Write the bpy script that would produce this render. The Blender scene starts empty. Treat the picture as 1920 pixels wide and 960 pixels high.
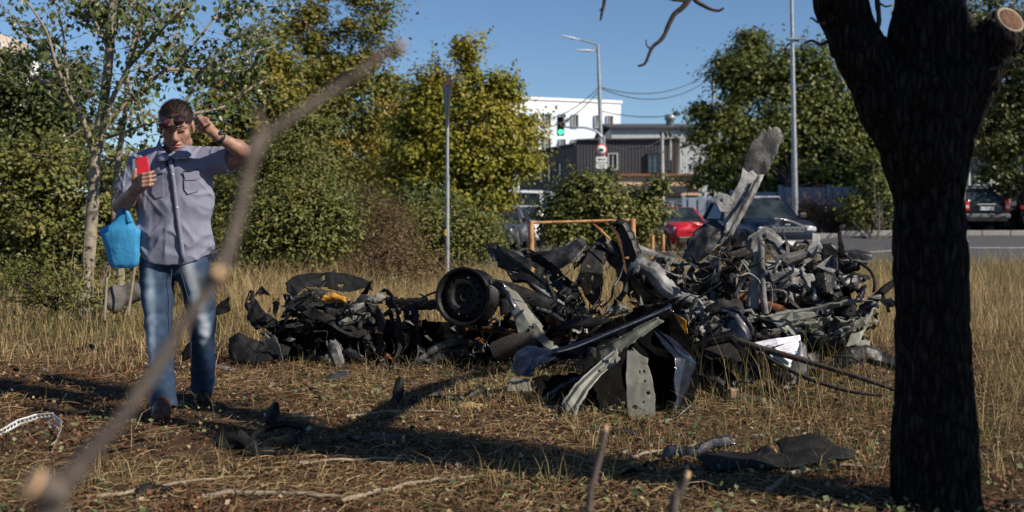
import bpy, bmesh, math, random
import numpy as np
from mathutils import Vector, Matrix
random.seed(11)
RNG = np.random.default_rng(7)
R = math.radians
SC = bpy.context.scene
COL = SC.collection

# ------------------------------------------------------------------ camera
FPX, HY, CX, CH = 2000.0, 405.0, 960.0, 1.14      # focal length in px, horizon row, centre column, eye height
cam = bpy.data.cameras.new('camera'); camo = bpy.data.objects.new('camera', cam); COL.objects.link(camo)
camo.location = (0, 0, CH); camo.rotation_euler = (R(90), 0, 0)
cam.sensor_width = 36.0; cam.lens = 36.0 * FPX / 1920.0; cam.shift_y = -75.0 / 1920.0
cam.clip_start = 0.05; cam.clip_end = 3000
cam.dof.use_dof = True; cam.dof.focus_distance = 6.7; cam.dof.aperture_fstop = 2.4
SC.camera = camo
# ------------------------------------------------------------------ sky and sun
SUN_AZ = math.atan2(0.87, -0.49)                   # towards the sun: right of and behind the camera
SUN_EL = R(35)
sun_dir = Vector((math.cos(SUN_EL) * math.sin(SUN_AZ), math.cos(SUN_EL) * math.cos(SUN_AZ), math.sin(SUN_EL)))
W = bpy.data.worlds.new('World'); SC.world = W; W.use_nodes = True
wn = W.node_tree.nodes; wl = W.node_tree.links
bg = wn['Background']; sky = wn.new('ShaderNodeTexSky'); sky.sky_type = 'NISHITA'; sky.sun_disc = False
sky.sun_elevation = SUN_EL; sky.sun_rotation = SUN_AZ; sky.air_density = 0.9; sky.dust_density = 0.0; sky.ozone_density = 5.5; sky.altitude = 300
wl.new(sky.outputs[0], bg.inputs[0]); bg.inputs[1].default_value = 0.073
sl = bpy.data.lights.new('sun', 'SUN'); slo = bpy.data.objects.new('sun', sl); COL.objects.link(slo)
sl.energy = 4.8; sl.angle = R(0.53); sl.color = (1.0, 0.90, 0.76)
slo.rotation_euler = (-sun_dir).to_track_quat('-Z', 'Y').to_euler(); slo.location = (20, -12, 16)
SC.view_settings.view_transform = 'Standard'; SC.view_settings.look = 'None'
SC.view_settings.exposure = 0.5; SC.view_settings.gamma = 1.0; SC.view_settings.use_curve_mapping = False
SC.cycles.max_bounces = 6; SC.cycles.diffuse_bounces = 2; SC.cycles.glossy_bounces = 3; SC.cycles.transmission_bounces = 4
SC.cycles.transparent_max_bounces = 6; SC.cycles.use_denoising = True
SC.cycles.sample_clamp_indirect = 4.0

# ------------------------------------------------------------------ helpers
def sstep(a, b, x):
    t = np.clip((np.asarray(x, float) - a) / (b - a), 0, 1); return t * t * (3 - 2 * t)
def _h(ix, iy, iz, s):
    n = (ix * 374761393 + iy * 668265263 + iz * 2147483647 + s * 974711).astype(np.int64) & 0x7fffffff
    n = ((n ^ (n >> 13)) * 1274126177) & 0x7fffffff
    return ((n ^ (n >> 16)) & 0xffff) / 32767.5 - 1.0
def vnoise(p, s=0):
    p = np.asarray(p, float); i = np.floor(p).astype(np.int64); f = p - i; f = f * f * (3 - 2 * f)
    x, y, z = i[..., 0], i[..., 1], i[..., 2]; r = 0
    for dx in (0, 1):
        for dy in (0, 1):
            for dz in (0, 1):
                w = (f[..., 0] if dx else 1 - f[..., 0]) * (f[..., 1] if dy else 1 - f[..., 1]) * (f[..., 2] if dz else 1 - f[..., 2])
                r = r + w * _h(x + dx, y + dy, z + dz, s)
    return r
def fbm(p, s=0, o=3):
    p = np.asarray(p, float); return sum(vnoise(p * 2 ** k, s + k) / 2 ** k for k in range(o))
def gz(x, y):
    x = np.asarray(x, float); y = np.asarray(y, float)
    rise = sstep(7.5, 13, x) * np.clip((y - 22) / 16.0, 0, 1) * 0.47
    q = np.stack([x, y, x * 0], -1)
    lump = (0.032 * vnoise(q * 0.9, 3) + 0.012 * vnoise(q * 3.1, 4)) * (1 - sstep(18, 22, y))
    return rise + lump * sstep(3.0, 4.5, y)
def gzf(x, y): return float(gz(np.array([x]), np.array([y]))[0])
def P(px, py, Y): return Vector(((px - CX) / FPX * Y, Y, CH - (py - HY) / FPX * Y))
def GP(px, py, dz=0.0):                            # the spot on the ground that a pixel of the photograph shows
    Y = CH * FPX / max(py - HY, 8)
    for _ in range(30): Y = 0.5 * Y + 0.5 * max((CH - gzf((px - CX) / FPX * Y, Y)), .2) * FPX / max(py - HY, 8)
    v = P(px, py, Y); v.z = gzf(v.x, v.y) + dz; return v

def tag(o, label=None, cat=None, group=None, kind=None):
    if label: o['label'] = label
    if cat: o['category'] = cat
    if group: o['group'] = group
    if kind: o['kind'] = kind
    return o
def empty(name, loc=(0, 0, 0), rz=0.0):
    o = bpy.data.objects.new(name, None); COL.objects.link(o); o.location = loc; o.rotation_euler = (0, 0, rz); o.empty_display_size = .1
    return o
def link(name, me, parent=None, keep=True):
    o = bpy.data.objects.new(name, me); COL.objects.link(o)
    if parent is not None:
        o.parent = parent
        if keep: o.matrix_parent_inverse = world_m(parent).inverted()
    return o
def world_m(o):
    m = o.matrix_basis.copy()
    if o.parent is not None: m = world_m(o.parent) @ o.matrix_parent_inverse @ m
    return m
def npmesh(name, V, Fq, mat, rnd=None, smooth=False, uv=None):
    """V (n,3); Fq (m,k) faces all with k corners; rnd: per-face value."""
    V = np.asarray(V, np.float32); Fq = np.asarray(Fq, np.int32)
    me = bpy.data.meshes.new(name); m, k = Fq.shape
    me.vertices.add(len(V)); me.vertices.foreach_set('co', V.ravel())
    me.loops.add(m * k); me.loops.foreach_set('vertex_index', Fq.ravel())
    me.polygons.add(m); me.polygons.foreach_set('loop_start', np.arange(0, m * k, k, dtype=np.int32))
    if rnd is not None:
        a = me.attributes.new('rnd', 'FLOAT', 'FACE'); a.data.foreach_set('value', np.asarray(rnd, np.float32))
    me.update(calc_edges=True)
    if smooth: me.polygons.foreach_set('use_smooth', np.ones(m, bool))
    if mat is not None: me.materials.append(mat)
    return me

class MB:                                          # collects boxes, tubes, lathes, prisms into one mesh
    def __init__(s): s.v = []; s.f = []; s.mi = []; s.sm = []
    def _add(s, vs, fs, mi=0, sm=False):
        b = len(s.v); s.v += [tuple(v) for v in vs]; s.f += [[b + i for i in f] for f in fs]; s.mi += [mi] * len(fs); s.sm += [sm] * len(fs); return s
    def box(s, c, d, rz=0.0, mi=0, m=None):
        hx, hy, hz = d[0] / 2, d[1] / 2, d[2] / 2
        M = m if m is not None else Matrix.Rotation(rz, 4, 'Z')
        vs = [Vector(c) + (M @ Vector((x * hx, y * hy, z * hz))) for x in (-1, 1) for y in (-1, 1) for z in (-1, 1)]
        return s._add(vs, [(0, 1, 3, 2), (4, 6, 7, 5), (0, 4, 5, 1), (2, 3, 7, 6), (0, 2, 6, 4), (1, 5, 7, 3)], mi)
    def tube(s, pts, rad, n=8, mi=0, cap=True, sq=1.0, jit=0.0):
        pts = [Vector(p) for p in pts]; k = len(pts)
        if not hasattr(rad, '__len__'): rad = [rad] * k
        prev = None; rings = []
        for i in range(k):
            t = (pts[min(i + 1, k - 1)] - pts[max(i - 1, 0)]).normalized()
            if prev is None:
                a = Vector((0, 0, 1)) if abs(t.z) < .9 else Vector((1, 0, 0)); u = t.cross(a).normalized()
            else: u = (prev - t * prev.dot(t)).normalized()
            prev = u; w = t.cross(u)
            rings.append([pts[i] + (u * math.cos(q) + w * math.sin(q) * sq) * rad[i] * (1 + (random.uniform(-jit, jit) if jit else 0)) for q in [2 * math.pi * j / n for j in range(n)]])
        vs = [v for r in rings for v in r]
        fs = [(i * n + j, i * n + (j + 1) % n, (i + 1) * n + (j + 1) % n, (i + 1) * n + j) for i in range(k - 1) for j in range(n)]
        s._add(vs, fs, mi, True)
        if cap:
            s._add(rings[0], [list(range(n))[::-1]], mi); s._add(rings[-1], [list(range(n))], mi)
        return s
    def lathe(s, prof, c=(0, 0, 0), axis='Z', n=24, mi=0, m=None):
        vs = []; k = len(prof)
        for r, h in prof:
            for j in range(n):
                q = 2 * math.pi * j / n; a, b = r * math.cos(q), r * math.sin(q)
                v = Vector((a, b, h)) if axis == 'Z' else (Vector((h, a, b)) if axis == 'X' else Vector((b, h, a)))
                if m is not None: v = m @ v
                vs.append(v + Vector(c))
        return s._add(vs, [(i * n + j, i * n + (j + 1) % n, (i + 1) * n + (j + 1) % n, (i + 1) * n + j) for i in range(k - 1) for j in range(n)], mi, True)
    def prism(s, poly, thick, m, mi=0):            # poly in local xy, extruded along local z by thick, placed by matrix m
        k = len(poly)
        vs = [m @ Vector((x, y, 0)) for x, y in poly] + [m @ Vector((x, y, thick)) for x, y in poly]
        return s._add(vs, [list(range(k))[::-1], list(range(k, 2 * k))] + [(i, (i + 1) % k, k + (i + 1) % k, k + i) for i in range(k)], mi)
    def quad(s, a, b, c, d, mi=0): return s._add([a, b, c, d], [(0, 1, 2, 3)], mi)
    def build(s, name, mats, parent=None, bevel=0.0, smooth=None, keep=True):
        me = bpy.data.meshes.new(name); me.from_pydata(s.v, [], s.f)
        for mt in (mats if isinstance(mats, (list, tuple)) else [mats]): me.materials.append(mt)
        me.polygons.foreach_set('material_index', s.mi)
        me.polygons.foreach_set('use_smooth', s.sm if smooth is None else [smooth] * len(s.f)); me.update()
        o = link(name, me, parent, keep)
        if bevel:
            b = o.modifiers.new('bevel', 'BEVEL'); b.width = bevel; b.segments = 2; b.limit_method = 'ANGLE'
        return o

# ------------------------------------------------------------------ materials
def ramp(nt, cols):
    r = nt.nodes.new('ShaderNodeValToRGB'); e = r.color_ramp.elements
    pos = [c[0] for c in cols]
    e[0].position = pos[0]; e[0].color = (*cols[0][1], 1); e[1].position = pos[-1]; e[1].color = (*cols[-1][1], 1)
    for p, c in cols[1:-1]:
        q = e.new(p); q.color = (*c, 1)
    return r
def material(name, cols, rough=.6, metal=0.0, scale=6.0, bump=0.0, bscale=None, attr=False, transl=0.0, spec=.5, coat=0.0, stretch=None, emit=None, detail=6.0, dist=0.0, alpha=None, rough2=None, bdist=0.01):
    m = bpy.data.materials.new(name); m.use_nodes = True; nt = m.node_tree; b = nt.nodes['Principled BSDF']; L = nt.links
    if isinstance(cols[0], (int, float)): cols = [(0, cols), (1, cols)]
    tc = nt.nodes.new('ShaderNodeTexCoord'); src = tc.outputs['Object']
    if stretch:
        mp = nt.nodes.new('ShaderNodeMapping'); mp.inputs['Scale'].default_value = stretch; L.new(src, mp.inputs[0]); src = mp.outputs[0]
    nz = nt.nodes.new('ShaderNodeTexNoise'); nz.inputs['Scale'].default_value = scale; nz.inputs['Detail'].default_value = detail; nz.inputs['Roughness'].default_value = .62
    nz.inputs['Distortion'].default_value = dist; L.new(src, nz.inputs['Vector'])
    r = ramp(nt, cols)
    if attr:
        at = nt.nodes.new('ShaderNodeAttribute'); at.attribute_name = 'rnd'; L.new(at.outputs['Fac'], r.inputs[0])
    else: L.new(nz.outputs['Fac'], r.inputs[0])
    L.new(r.outputs[0], b.inputs['Base Color'])
    b.inputs['Roughness'].default_value = rough; b.inputs['Metallic'].default_value = metal; b.inputs['Specular IOR Level'].default_value = spec; b.inputs['Coat Weight'].default_value = coat
    b.inputs['Coat Roughness'].default_value = .08
    if rough2 is not None:
        mr = nt.nodes.new('ShaderNodeMapRange'); mr.inputs[1].default_value = .3; mr.inputs[2].default_value = .7; mr.inputs[3].default_value = rough; mr.inputs[4].default_value = rough2
        n3 = nt.nodes.new('ShaderNodeTexNoise'); n3.inputs['Scale'].default_value = scale * 1.7; n3.inputs['Detail'].default_value = 5; L.new(src, n3.inputs['Vector'])
        L.new(n3.outputs['Fac'], mr.inputs[0]); L.new(mr.outputs[0], b.inputs['Roughness'])
    if bump:
        n2 = nt.nodes.new('ShaderNodeTexNoise'); n2.inputs['Scale'].default_value = bscale or scale * 4; n2.inputs['Detail'].default_value = 5; L.new(src, n2.inputs['Vector'])
        bp = nt.nodes.new('ShaderNodeBump'); bp.inputs['Strength'].default_value = bump; bp.inputs['Distance'].default_value = bdist; L.new(n2.outputs['Fac'], bp.inputs['Height']); L.new(bp.outputs[0], b.inputs['Normal'])
    if emit:
        b.inputs['Emission Color'].default_value = (*emit[0], 1); b.inputs['Emission Strength'].default_value = emit[1]
    if alpha is not None: b.inputs['Alpha'].default_value = alpha
    if transl:
        t = nt.nodes.new('ShaderNodeBsdfTranslucent'); mx = nt.nodes.new('ShaderNodeMixShader'); mx.inputs[0].default_value = transl
        L.new(r.outputs[0], t.inputs[0]); L.new(b.outputs[0], mx.inputs[1]); L.new(t.outputs[0], mx.inputs[2]); L.new(mx.outputs[0], nt.nodes['Material Output'].inputs[0])
    return m
def leafmat(name, cols, transl=.3, rough=.5): return material(name, cols, rough=rough, attr=True, transl=transl, spec=.35)
# ------------------------------------------------------------------ soft solids: smooth unions of tapered limbs, meshed as one skin
class Solid:
    def __init__(s, lo, hi, h):
        s.lo = np.array(lo, float); s.h = h; s.n = np.ceil((np.array(hi, float) - s.lo) / h).astype(int) + 1
        s.D = np.full(tuple(s.n), 1.0, np.float32)
    def _win(s, lo, hi):
        a = np.clip(np.floor((np.array(lo) - s.lo) / s.h).astype(int), 0, s.n); b = np.clip(np.ceil((np.array(hi) - s.lo) / s.h).astype(int) + 1, 0, s.n)
        if np.any(b <= a): return None
        ax = [s.lo[i] + s.h * np.arange(a[i], b[i]) for i in range(3)]
        X, Y, Z = np.meshgrid(*ax, indexing='ij'); return tuple(slice(a[i], b[i]) for i in range(3)), X, Y, Z
    def _mix(s, sl, d, k, sub):
        o = s.D[sl]; d = d.astype(np.float32)
        if sub: o2, d2 = -o, d
        else: o2, d2 = o, d
        if k > 0:
            hh = np.clip(.5 + .5 * (o2 - d2) / k, 0, 1); r = o2 * (1 - hh) + d2 * hh - k * hh * (1 - hh)
        else: r = np.minimum(o2, d2)
        s.D[sl] = -r if sub else r
    def cone(s, a, b, ra, rb=None, k=.02, sub=False, sq=None):
        a = np.array(a, float); b = np.array(b, float); rb = ra if rb is None else rb; m = max(ra, rb) * (max(sq) if sq else 1) + k * 2 + 3 * s.h
        w = s._win(np.minimum(a, b) - m, np.maximum(a, b) + m)
        if w is None: return s
        sl, X, Y, Z = w; ab = b - a; L2 = ab @ ab + 1e-12
        px, py, pz = X - a[0], Y - a[1], Z - a[2]; t = np.clip((px * ab[0] + py * ab[1] + pz * ab[2]) / L2, 0, 1)
        qx, qy, qz = px - t * ab[0], py - t * ab[1], pz - t * ab[2]
        if sq: qx, qy, qz = qx / sq[0], qy / sq[1], qz / sq[2]
        s._mix(sl, np.sqrt(qx * qx + qy * qy + qz * qz) - (ra + (rb - ra) * t), k, sub); return s
    def pipe(s, a, b, ra, rb, k=.01, sq=None):       # flat-ended tapered tube (a sleeve)
        a = np.array(a, float); b = np.array(b, float); m = max(ra, rb) * 1.5 + .04; w = s._win(np.minimum(a, b) - m, np.maximum(a, b) + m)
        sl, X, Y, Z = w; ab = b - a; L = math.sqrt(ab @ ab); u = ab / L; px, py, pz = X - a[0], Y - a[1], Z - a[2]; t = px * u[0] + py * u[1] + pz * u[2]
        qx, qy, qz = px - t * u[0], py - t * u[1], pz - t * u[2]
        if sq: qx, qy, qz = qx / sq[0], qy / sq[1], qz / sq[2]
        tc = np.clip(t / L, 0, 1); s._mix(sl, np.maximum(np.maximum(np.sqrt(qx * qx + qy * qy + qz * qz) - (ra + (rb - ra) * tc), t - L), -t), k, False); return s
    def path(s, pts, rad, k=.02, sub=False, sq=None):
        for i in range(len(pts) - 1): s.cone(pts[i], pts[i + 1], rad[i], rad[i + 1], k, sub, sq)
        return s
    def ell(s, c, r, k=.02, rot=None, sub=False):
        c = np.array(c, float); r = np.array(r, float); m = r.max() + k * 2 + 3 * s.h
        w = s._win(c - m, c + m)
        if w is None: return s
        sl, X, Y, Z = w; p = np.stack([X - c[0], Y - c[1], Z - c[2]], -1)
        if rot is not None: p = p @ np.array(rot.to_3x3())
        q = p / r; n = np.linalg.norm(q, axis=-1); n2 = np.linalg.norm(p / (r * r), axis=-1) + 1e-9
        s._mix(sl, n * (n - 1) / n2, k, sub); return s
    def disp(s, fn, band=.04):
        m = np.abs(s.D) < band; ii = np.argwhere(m); p = s.lo + ii * s.h
        s.D[m] += fn(p).astype(np.float32); return s
    def cut(s, c, n, k=0.0):                        # keep what lies on the -n side of the plane through c
        n = np.array(n, float); n /= np.linalg.norm(n); c = np.array(c, float)
        ax = [s.lo[i] + s.h * np.arange(s.n[i]) for i in range(3)]
        d = ((ax[0] - c[0]) * n[0])[:, None, None] + ((ax[1] - c[1]) * n[1])[None, :, None] + ((ax[2] - c[2]) * n[2])[None, None, :]
        s.D = np.maximum(s.D, d.astype(np.float32)); return s
    def verts(s):
        D = s.D; S = D < 0; n = D.shape; c = np.zeros(tuple(x - 1 for x in n), np.int16)
        for dx in (0, 1):
            for dy in (0, 1):
                for dz in (0, 1): c += S[dx:n[0] - 1 + dx, dy:n[1] - 1 + dy, dz:n[2] - 1 + dz]
        act = (c > 0) & (c < 8); I = np.argwhere(act); vid = np.full(act.shape, -1, np.int64); vid[act] = np.arange(len(I))
        acc = np.zeros((len(I), 3)); cnt = np.zeros(len(I)); cor = [(x, y, z) for x in (0, 1) for y in (0, 1) for z in (0, 1)]
        for a in cor:
            for ax in range(3):
                if a[ax]: continue
                b = list(a); b[ax] = 1; b = tuple(b)
                da = D[I[:, 0] + a[0], I[:, 1] + a[1], I[:, 2] + a[2]]; db = D[I[:, 0] + b[0], I[:, 1] + b[1], I[:, 2] + b[2]]
                cr = (da < 0) != (db < 0); t = np.where(cr, da / np.where(cr, da - db, 1), 0)
                p = np.array(a, float)[None] + np.zeros((len(I), 3)); p[:, ax] += t
                acc += np.where(cr[:, None], p, 0); cnt += cr
        V = s.lo + (I + acc / cnt[:, None]) * s.h; F = []
        for ax in range(3):
            o1, o2 = (ax + 1) % 3, (ax + 2) % 3
            sa = [slice(None)] * 3; sb = [slice(None)] * 3; sa[ax] = slice(0, -1); sb[ax] = slice(1, None)
            A, B = S[tuple(sa)], S[tuple(sb)]; E = np.argwhere(A != B)
            E = E[(E[:, o1] > 0) & (E[:, o2] > 0) & (E[:, o1] < n[o1] - 1) & (E[:, o2] < n[o2] - 1)]
            if not len(E): continue
            def cell(d1, d2):
                q = E.copy(); q[:, o1] -= d1; q[:, o2] -= d2; return vid[q[:, 0], q[:, 1], q[:, 2]]
            Q = np.stack([cell(1, 1), cell(0, 1), cell(0, 0), cell(1, 0)], 1); flip = ~A[tuple(E.T)]
            Q[flip] = Q[flip][:, ::-1]; F.append(Q)
        return V, np.concatenate(F)
    def build(s, name, mat, parent=None, smooth_iter=0):
        V, F = s.verts()
        for _ in range(smooth_iter):
            A = np.zeros_like(V); C = np.zeros(len(V))
            for i, j in ((0, 1), (1, 2), (2, 3), (3, 0)):
                np.add.at(A, F[:, i], V[F[:, j]]); np.add.at(C, F[:, i], 1); np.add.at(A, F[:, j], V[F[:, i]]); np.add.at(C, F[:, j], 1)
            V = .5 * V + .5 * A / C[:, None]
        o = link(name, npmesh(name, V, F, mat, smooth=True), parent); return o
# ================================================================== the setting
def soil_material():
    m = material('soil', [(0.30, (.02, .012, .007)), (.45, (.055, .03, .016)), (.55, (.085, .05, .027)), (.72, (.13, .085, .045))], rough=.95, scale=9, bump=.9, bscale=60, bdist=.02, spec=.15)
    return m
soil = soil_material()
def axis(dense_lo, dense_hi, step, far_lo, far_hi, n=26):
    a = np.arange(dense_lo, dense_hi + 1e-6, step)
    g = np.geomspace(step, 1, n)
    lo = dense_lo - (dense_lo - far_lo) * (np.geomspace(.002, 1, n)); hi = dense_hi + (far_hi - dense_hi) * (np.geomspace(.002, 1, n))
    return np.concatenate([lo[::-1], a, hi])
gx = axis(-7, 7, .09, -900, 900); gy = axis(2.5, 24, .11, -200, 1800)
XX, YY = np.meshgrid(gx, gy, indexing='ij')
ZZ = gz(XX, YY)
on_road = ((YY > 22.7) & (YY < 38.1)) | ((YY >= 38.1) & (YY < 74) & (XX > -6.7) & (XX < 9.7))
q = np.stack([XX, YY, XX * 0], -1)
ZZ = ZZ + np.where(YY < 21, .018 * vnoise(q * 9, 5) + .009 * vnoise(q * 21, 6), 0) - np.where(on_road, .12, 0)
nx, ny = XX.shape
idx = np.arange(nx * ny).reshape(nx, ny)
Fq = np.stack([idx[:-1, :-1], idx[1:, :-1], idx[1:, 1:], idx[:-1, 1:]], -1).reshape(-1, 4)
ground = link('ground', npmesh('ground', np.stack([XX, YY, ZZ], -1).reshape(-1, 3), Fq, soil, smooth=True))
tag(ground, kind='structure')

asphalt = material('asphalt', [(.3, (.055, .056, .06)), (.7, (.085, .086, .09))], rough=.85, scale=3, bump=.4, bscale=140, bdist=.004, spec=.3)
roadpaint = material('road_paint', [(.35, (.45, .45, .44)), (.6, (.75, .75, .72))], rough=.7, scale=14)
kerbm = material('kerb_concrete', [(.3, (.20, .19, .18)), (.7, (.33, .32, .30))], rough=.9, scale=9)
def sheet_on(x0, x1, y0, y1, dz, nx, ny):
    X, Y = np.meshgrid(np.linspace(x0, x1, nx), np.linspace(y0, y1, ny), indexing='ij'); Z = gz(X, Y) + dz
    i = np.arange(nx * ny).reshape(nx, ny); return np.stack([X, Y, Z], -1).reshape(-1, 3), np.stack([i[:-1, :-1], i[1:, :-1], i[1:, 1:], i[:-1, 1:]], -1).reshape(-1, 4)
tag(link('road', npmesh('road', *sheet_on(-90, 120, 22.6, 38.2, -.02, 240, 24), asphalt, smooth=True)), kind='structure')
tag(link('side_road', npmesh('side_road', *sheet_on(-6.6, 9.6, 38.25, 73.9, -.02, 24, 30), asphalt, smooth=True)), kind='structure')
tag(link('lane_line', npmesh('lane_line', *sheet_on(6, 80, 30.4, 30.58, -.014, 120, 2), roadpaint)), kind='structure')
for k in range(14):
    x0 = 7.2 + k * 5.0
    tag(link('lane_line', npmesh('lane_line', *sheet_on(x0, x0 + 2.4, 34.0, 34.15, -.014, 6, 2), roadpaint)), kind='structure')
mb = MB()
for k in range(50):
    x0 = 9.75 + k * 1.02; mb.box((x0 + .5, 38.42, gzf(x0 + .5, 38.4) + .03), (1.0, .22, .24))
tag(mb.build('kerb', kerbm, bevel=.02), kind='structure')

# ------------------------------------------------------------------ foliage helpers
def leaf_mesh(name, pos, nrm, size, rnd, mat, aspect=.62, along=None):
    n = len(pos); nrm = nrm / (np.linalg.norm(nrm, axis=1, keepdims=True) + 1e-9)
    a = RNG.normal(size=(n, 3)) if along is None else along
    t = a - nrm * np.sum(a * nrm, 1, keepdims=True); t /= (np.linalg.norm(t, axis=1, keepdims=True) + 1e-9)
    b = np.cross(nrm, t); s = np.asarray(size).reshape(-1, 1) * np.ones((n, 1))
    base = pos; tip = pos + t * s; mid = pos + t * s * .45
    lf = mid + b * s * aspect * .5 + nrm * s * .12; rt = mid - b * s * aspect * .5 + nrm * s * .12
    V = np.stack([base, rt, tip, lf], 1).reshape(-1, 3)
    k = np.arange(n)[:, None] * 4; F = np.concatenate([k + [[0, 1, 2]], k + [[0, 2, 3]]], 1).reshape(-1, 3)
    return npmesh(name, V, F, mat, rnd=np.repeat(np.clip(rnd, 0, 1), 2))
def crown(blobs, Y, clumps, leaves, size, crad, seed, depth=1.0, dY=0.0, flat=.6):
    """blobs: (px, py, rpx) seen at distance Y -> leaf positions in clumps through those volumes"""
    g = np.random.default_rng(seed); C = []; rad = []
    tot = sum(b[2] ** 2 for b in blobs)
    for b in blobs:
        n = max(3, int(clumps * b[2] ** 2 / tot)); c = P(b[0], b[1], Y + dY + (b[3] if len(b) > 3 else 0)); r = b[2] / FPX * Y
        d = g.normal(size=(n, 3)); d /= np.linalg.norm(d, axis=1, keepdims=True); rr = g.random((n, 1)) ** .45
        C.append(np.array(c) + d * rr * r * np.array([1, depth, 1]))
    C = np.concatenate(C); C = C[g.random(len(C)) < .72]; nc = len(C); cen = C.mean(0)
    m = leaves // nc + 1; ci = np.repeat(np.arange(nc), m)
    off = g.normal(size=(len(ci), 3)) * crad * np.array([1, 1, flat]) * g.uniform(.35, 1.7, (nc, 1))[ci]
    pos = C[ci] + off
    out = (pos - cen); out /= np.linalg.norm(out, axis=1, keepdims=True) + 1e-9
    co = off / (np.linalg.norm(off, axis=1, keepdims=True) + 1e-9)
    nrm = g.normal(size=pos.shape) * .5 + np.array([0, 0, .8]) + out * .35 + co * .8
    rnd = g.random(nc)[ci] * .6 + g.random(len(ci)) * .4
    ns = int(nc * .45); si = g.integers(0, nc, ns); d = C[si] - cen; d /= np.linalg.norm(d, axis=1, keepdims=True) + 1e-9; d = d * .9 + g.normal(size=(ns, 3)) * .45 + np.array([0, 0, .55]); d /= np.linalg.norm(d, axis=1, keepdims=True)
    Ls = g.uniform(1.2, 3.8, ns) * crad; m2 = 22; tt = np.tile(np.linspace(.1, 1, m2), ns); sj = np.repeat(np.arange(ns), m2)     # shoots that stand out of the crown
    sp = C[si][sj] + d[sj] * (tt * Ls[sj])[:, None] + g.normal(size=(ns * m2, 3)) * (crad * .3 * (1.15 - tt))[:, None]
    pos = np.concatenate([pos, sp]); nrm = np.concatenate([nrm, g.normal(size=sp.shape) + np.array([0, 0, .4])]); rnd = np.concatenate([rnd, g.random(ns)[sj] * .6 + g.random(len(sj)) * .4])
    return C, pos, nrm, size * g.uniform(.7, 1.25, len(pos)), rnd
def wig(a, b, n=5, amp=.08, g=random):
    a, b = Vector(a), Vector(b); L = (b - a).length; pts = [a.lerp(b, i / n) for i in range(n + 1)]
    for p in pts[1:-1]: p += Vector((g.uniform(-1, 1), g.uniform(-1, 1), g.uniform(-1, 1))) * amp * L
    return pts
bark_m = material('bark', [(.3, (.03, .024, .019)), (.7, (.09, .075, .06))], rough=.95, scale=5, stretch=(3, 3, .6), bump=.8, bscale=30)
def tree(name, label, cat, base, tr, blobs, Y, clumps, leaves, size, crad, mat, seed, depth=1.0, limbs=22, group=None, flat=.6, trunk_top=.55, stems=1, aspect=.62, partn=('trunk', 'crown')):
    C, pos, nrm, sz, rnd = crown(blobs, Y, clumps, leaves, size, crad, seed, depth, flat=flat)
    g = random.Random(seed); base = Vector(base)
    root = empty(name, base); tag(root, label, cat, group)
    top = Vector(C.mean(0)); top.z = C[:, 2].min() + (C[:, 2].max() - C[:, 2].min()) * trunk_top
    mb = MB()
    for s in range(stems):
        b0 = base + Vector((g.uniform(-.3, .3), g.uniform(-.3, .3), -.1)) * (1 if stems > 1 else 0) - Vector((0, 0, .1))
        tp = top if stems == 1 else Vector(C[g.randrange(len(C))])
        tp = tp.copy(); pts = wig(b0, tp, 6, .03, g); mb.tube(pts, [tr * (1 - .75 * i / 6) for i in range(7)], 8)
    trunk = [base.lerp(top, i / 6) for i in range(7)]
    for k in range(limbs):
        c = Vector(C[g.randrange(len(C))]); h = min(max((c.z - base.z) / max(top.z - base.z, .1) * .75, .2), .98)
        a = base.lerp(top, h * g.uniform(.7, 1)); r = tr * (.42 - .25 * h); mb.tube(wig(a, c, 5, .06, g), [max(r * (1 - .8 * i / 5), .006) for i in range(6)], 5, cap=False)
    mb.build(partn[0], bark_m, root)
    link(partn[1], leaf_mesh('foliage', pos, nrm, sz, rnd, mat, aspect), root)
    return root

maple_y = leafmat('maple_leaf', [(0, (0.147, 0.167, 0.024)), (.4, (0.245, 0.245, 0.031)), (.75, (0.334, 0.284, 0.039)), (1, (0.392, 0.255, 0.049))], .4)
maple_o = leafmat('maple_leaf_olive', [(0, (0.099, 0.121, 0.026)), (.5, (0.186, 0.180, 0.036)), (.85, (0.295, 0.225, 0.043)), (1, (0.334, 0.177, 0.049))], .36)
leaf_g = leafmat('shrub_leaf', [(0, (0.079, 0.099, 0.025)), (.5, (0.137, 0.151, 0.037)), (.85, (0.216, 0.204, 0.056)), (.95, (0.273, 0.224, 0.075)), (1, (0.345, 0.171, 0.056))], .3)
leaf_d = leafmat('dark_leaf', [(0, (0.044, 0.062, 0.020)), (.6, (0.088, 0.106, 0.027)), (1, (0.150, 0.144, 0.037))], .26)
leaf_l = leafmat('linden_leaf', [(0, (0.060, 0.090, 0.024)), (.5, (0.116, 0.140, 0.034)), (.92, (0.206, 0.206, 0.041)), (1, (0.319, 0.169, 0.037))], .3)
leaf_p = leafmat('poplar_leaf', [(0, (0.053, 0.083, 0.022)), (.6, (0.090, 0.128, 0.033)), (1, (0.195, 0.210, 0.075))], .32, .35)
dry_m = leafmat('dry_weed', [(0, (.12, .075, .04)), (.6, (.22, .15, .08)), (1, (.30, .21, .11))], .3, .8)

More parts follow.
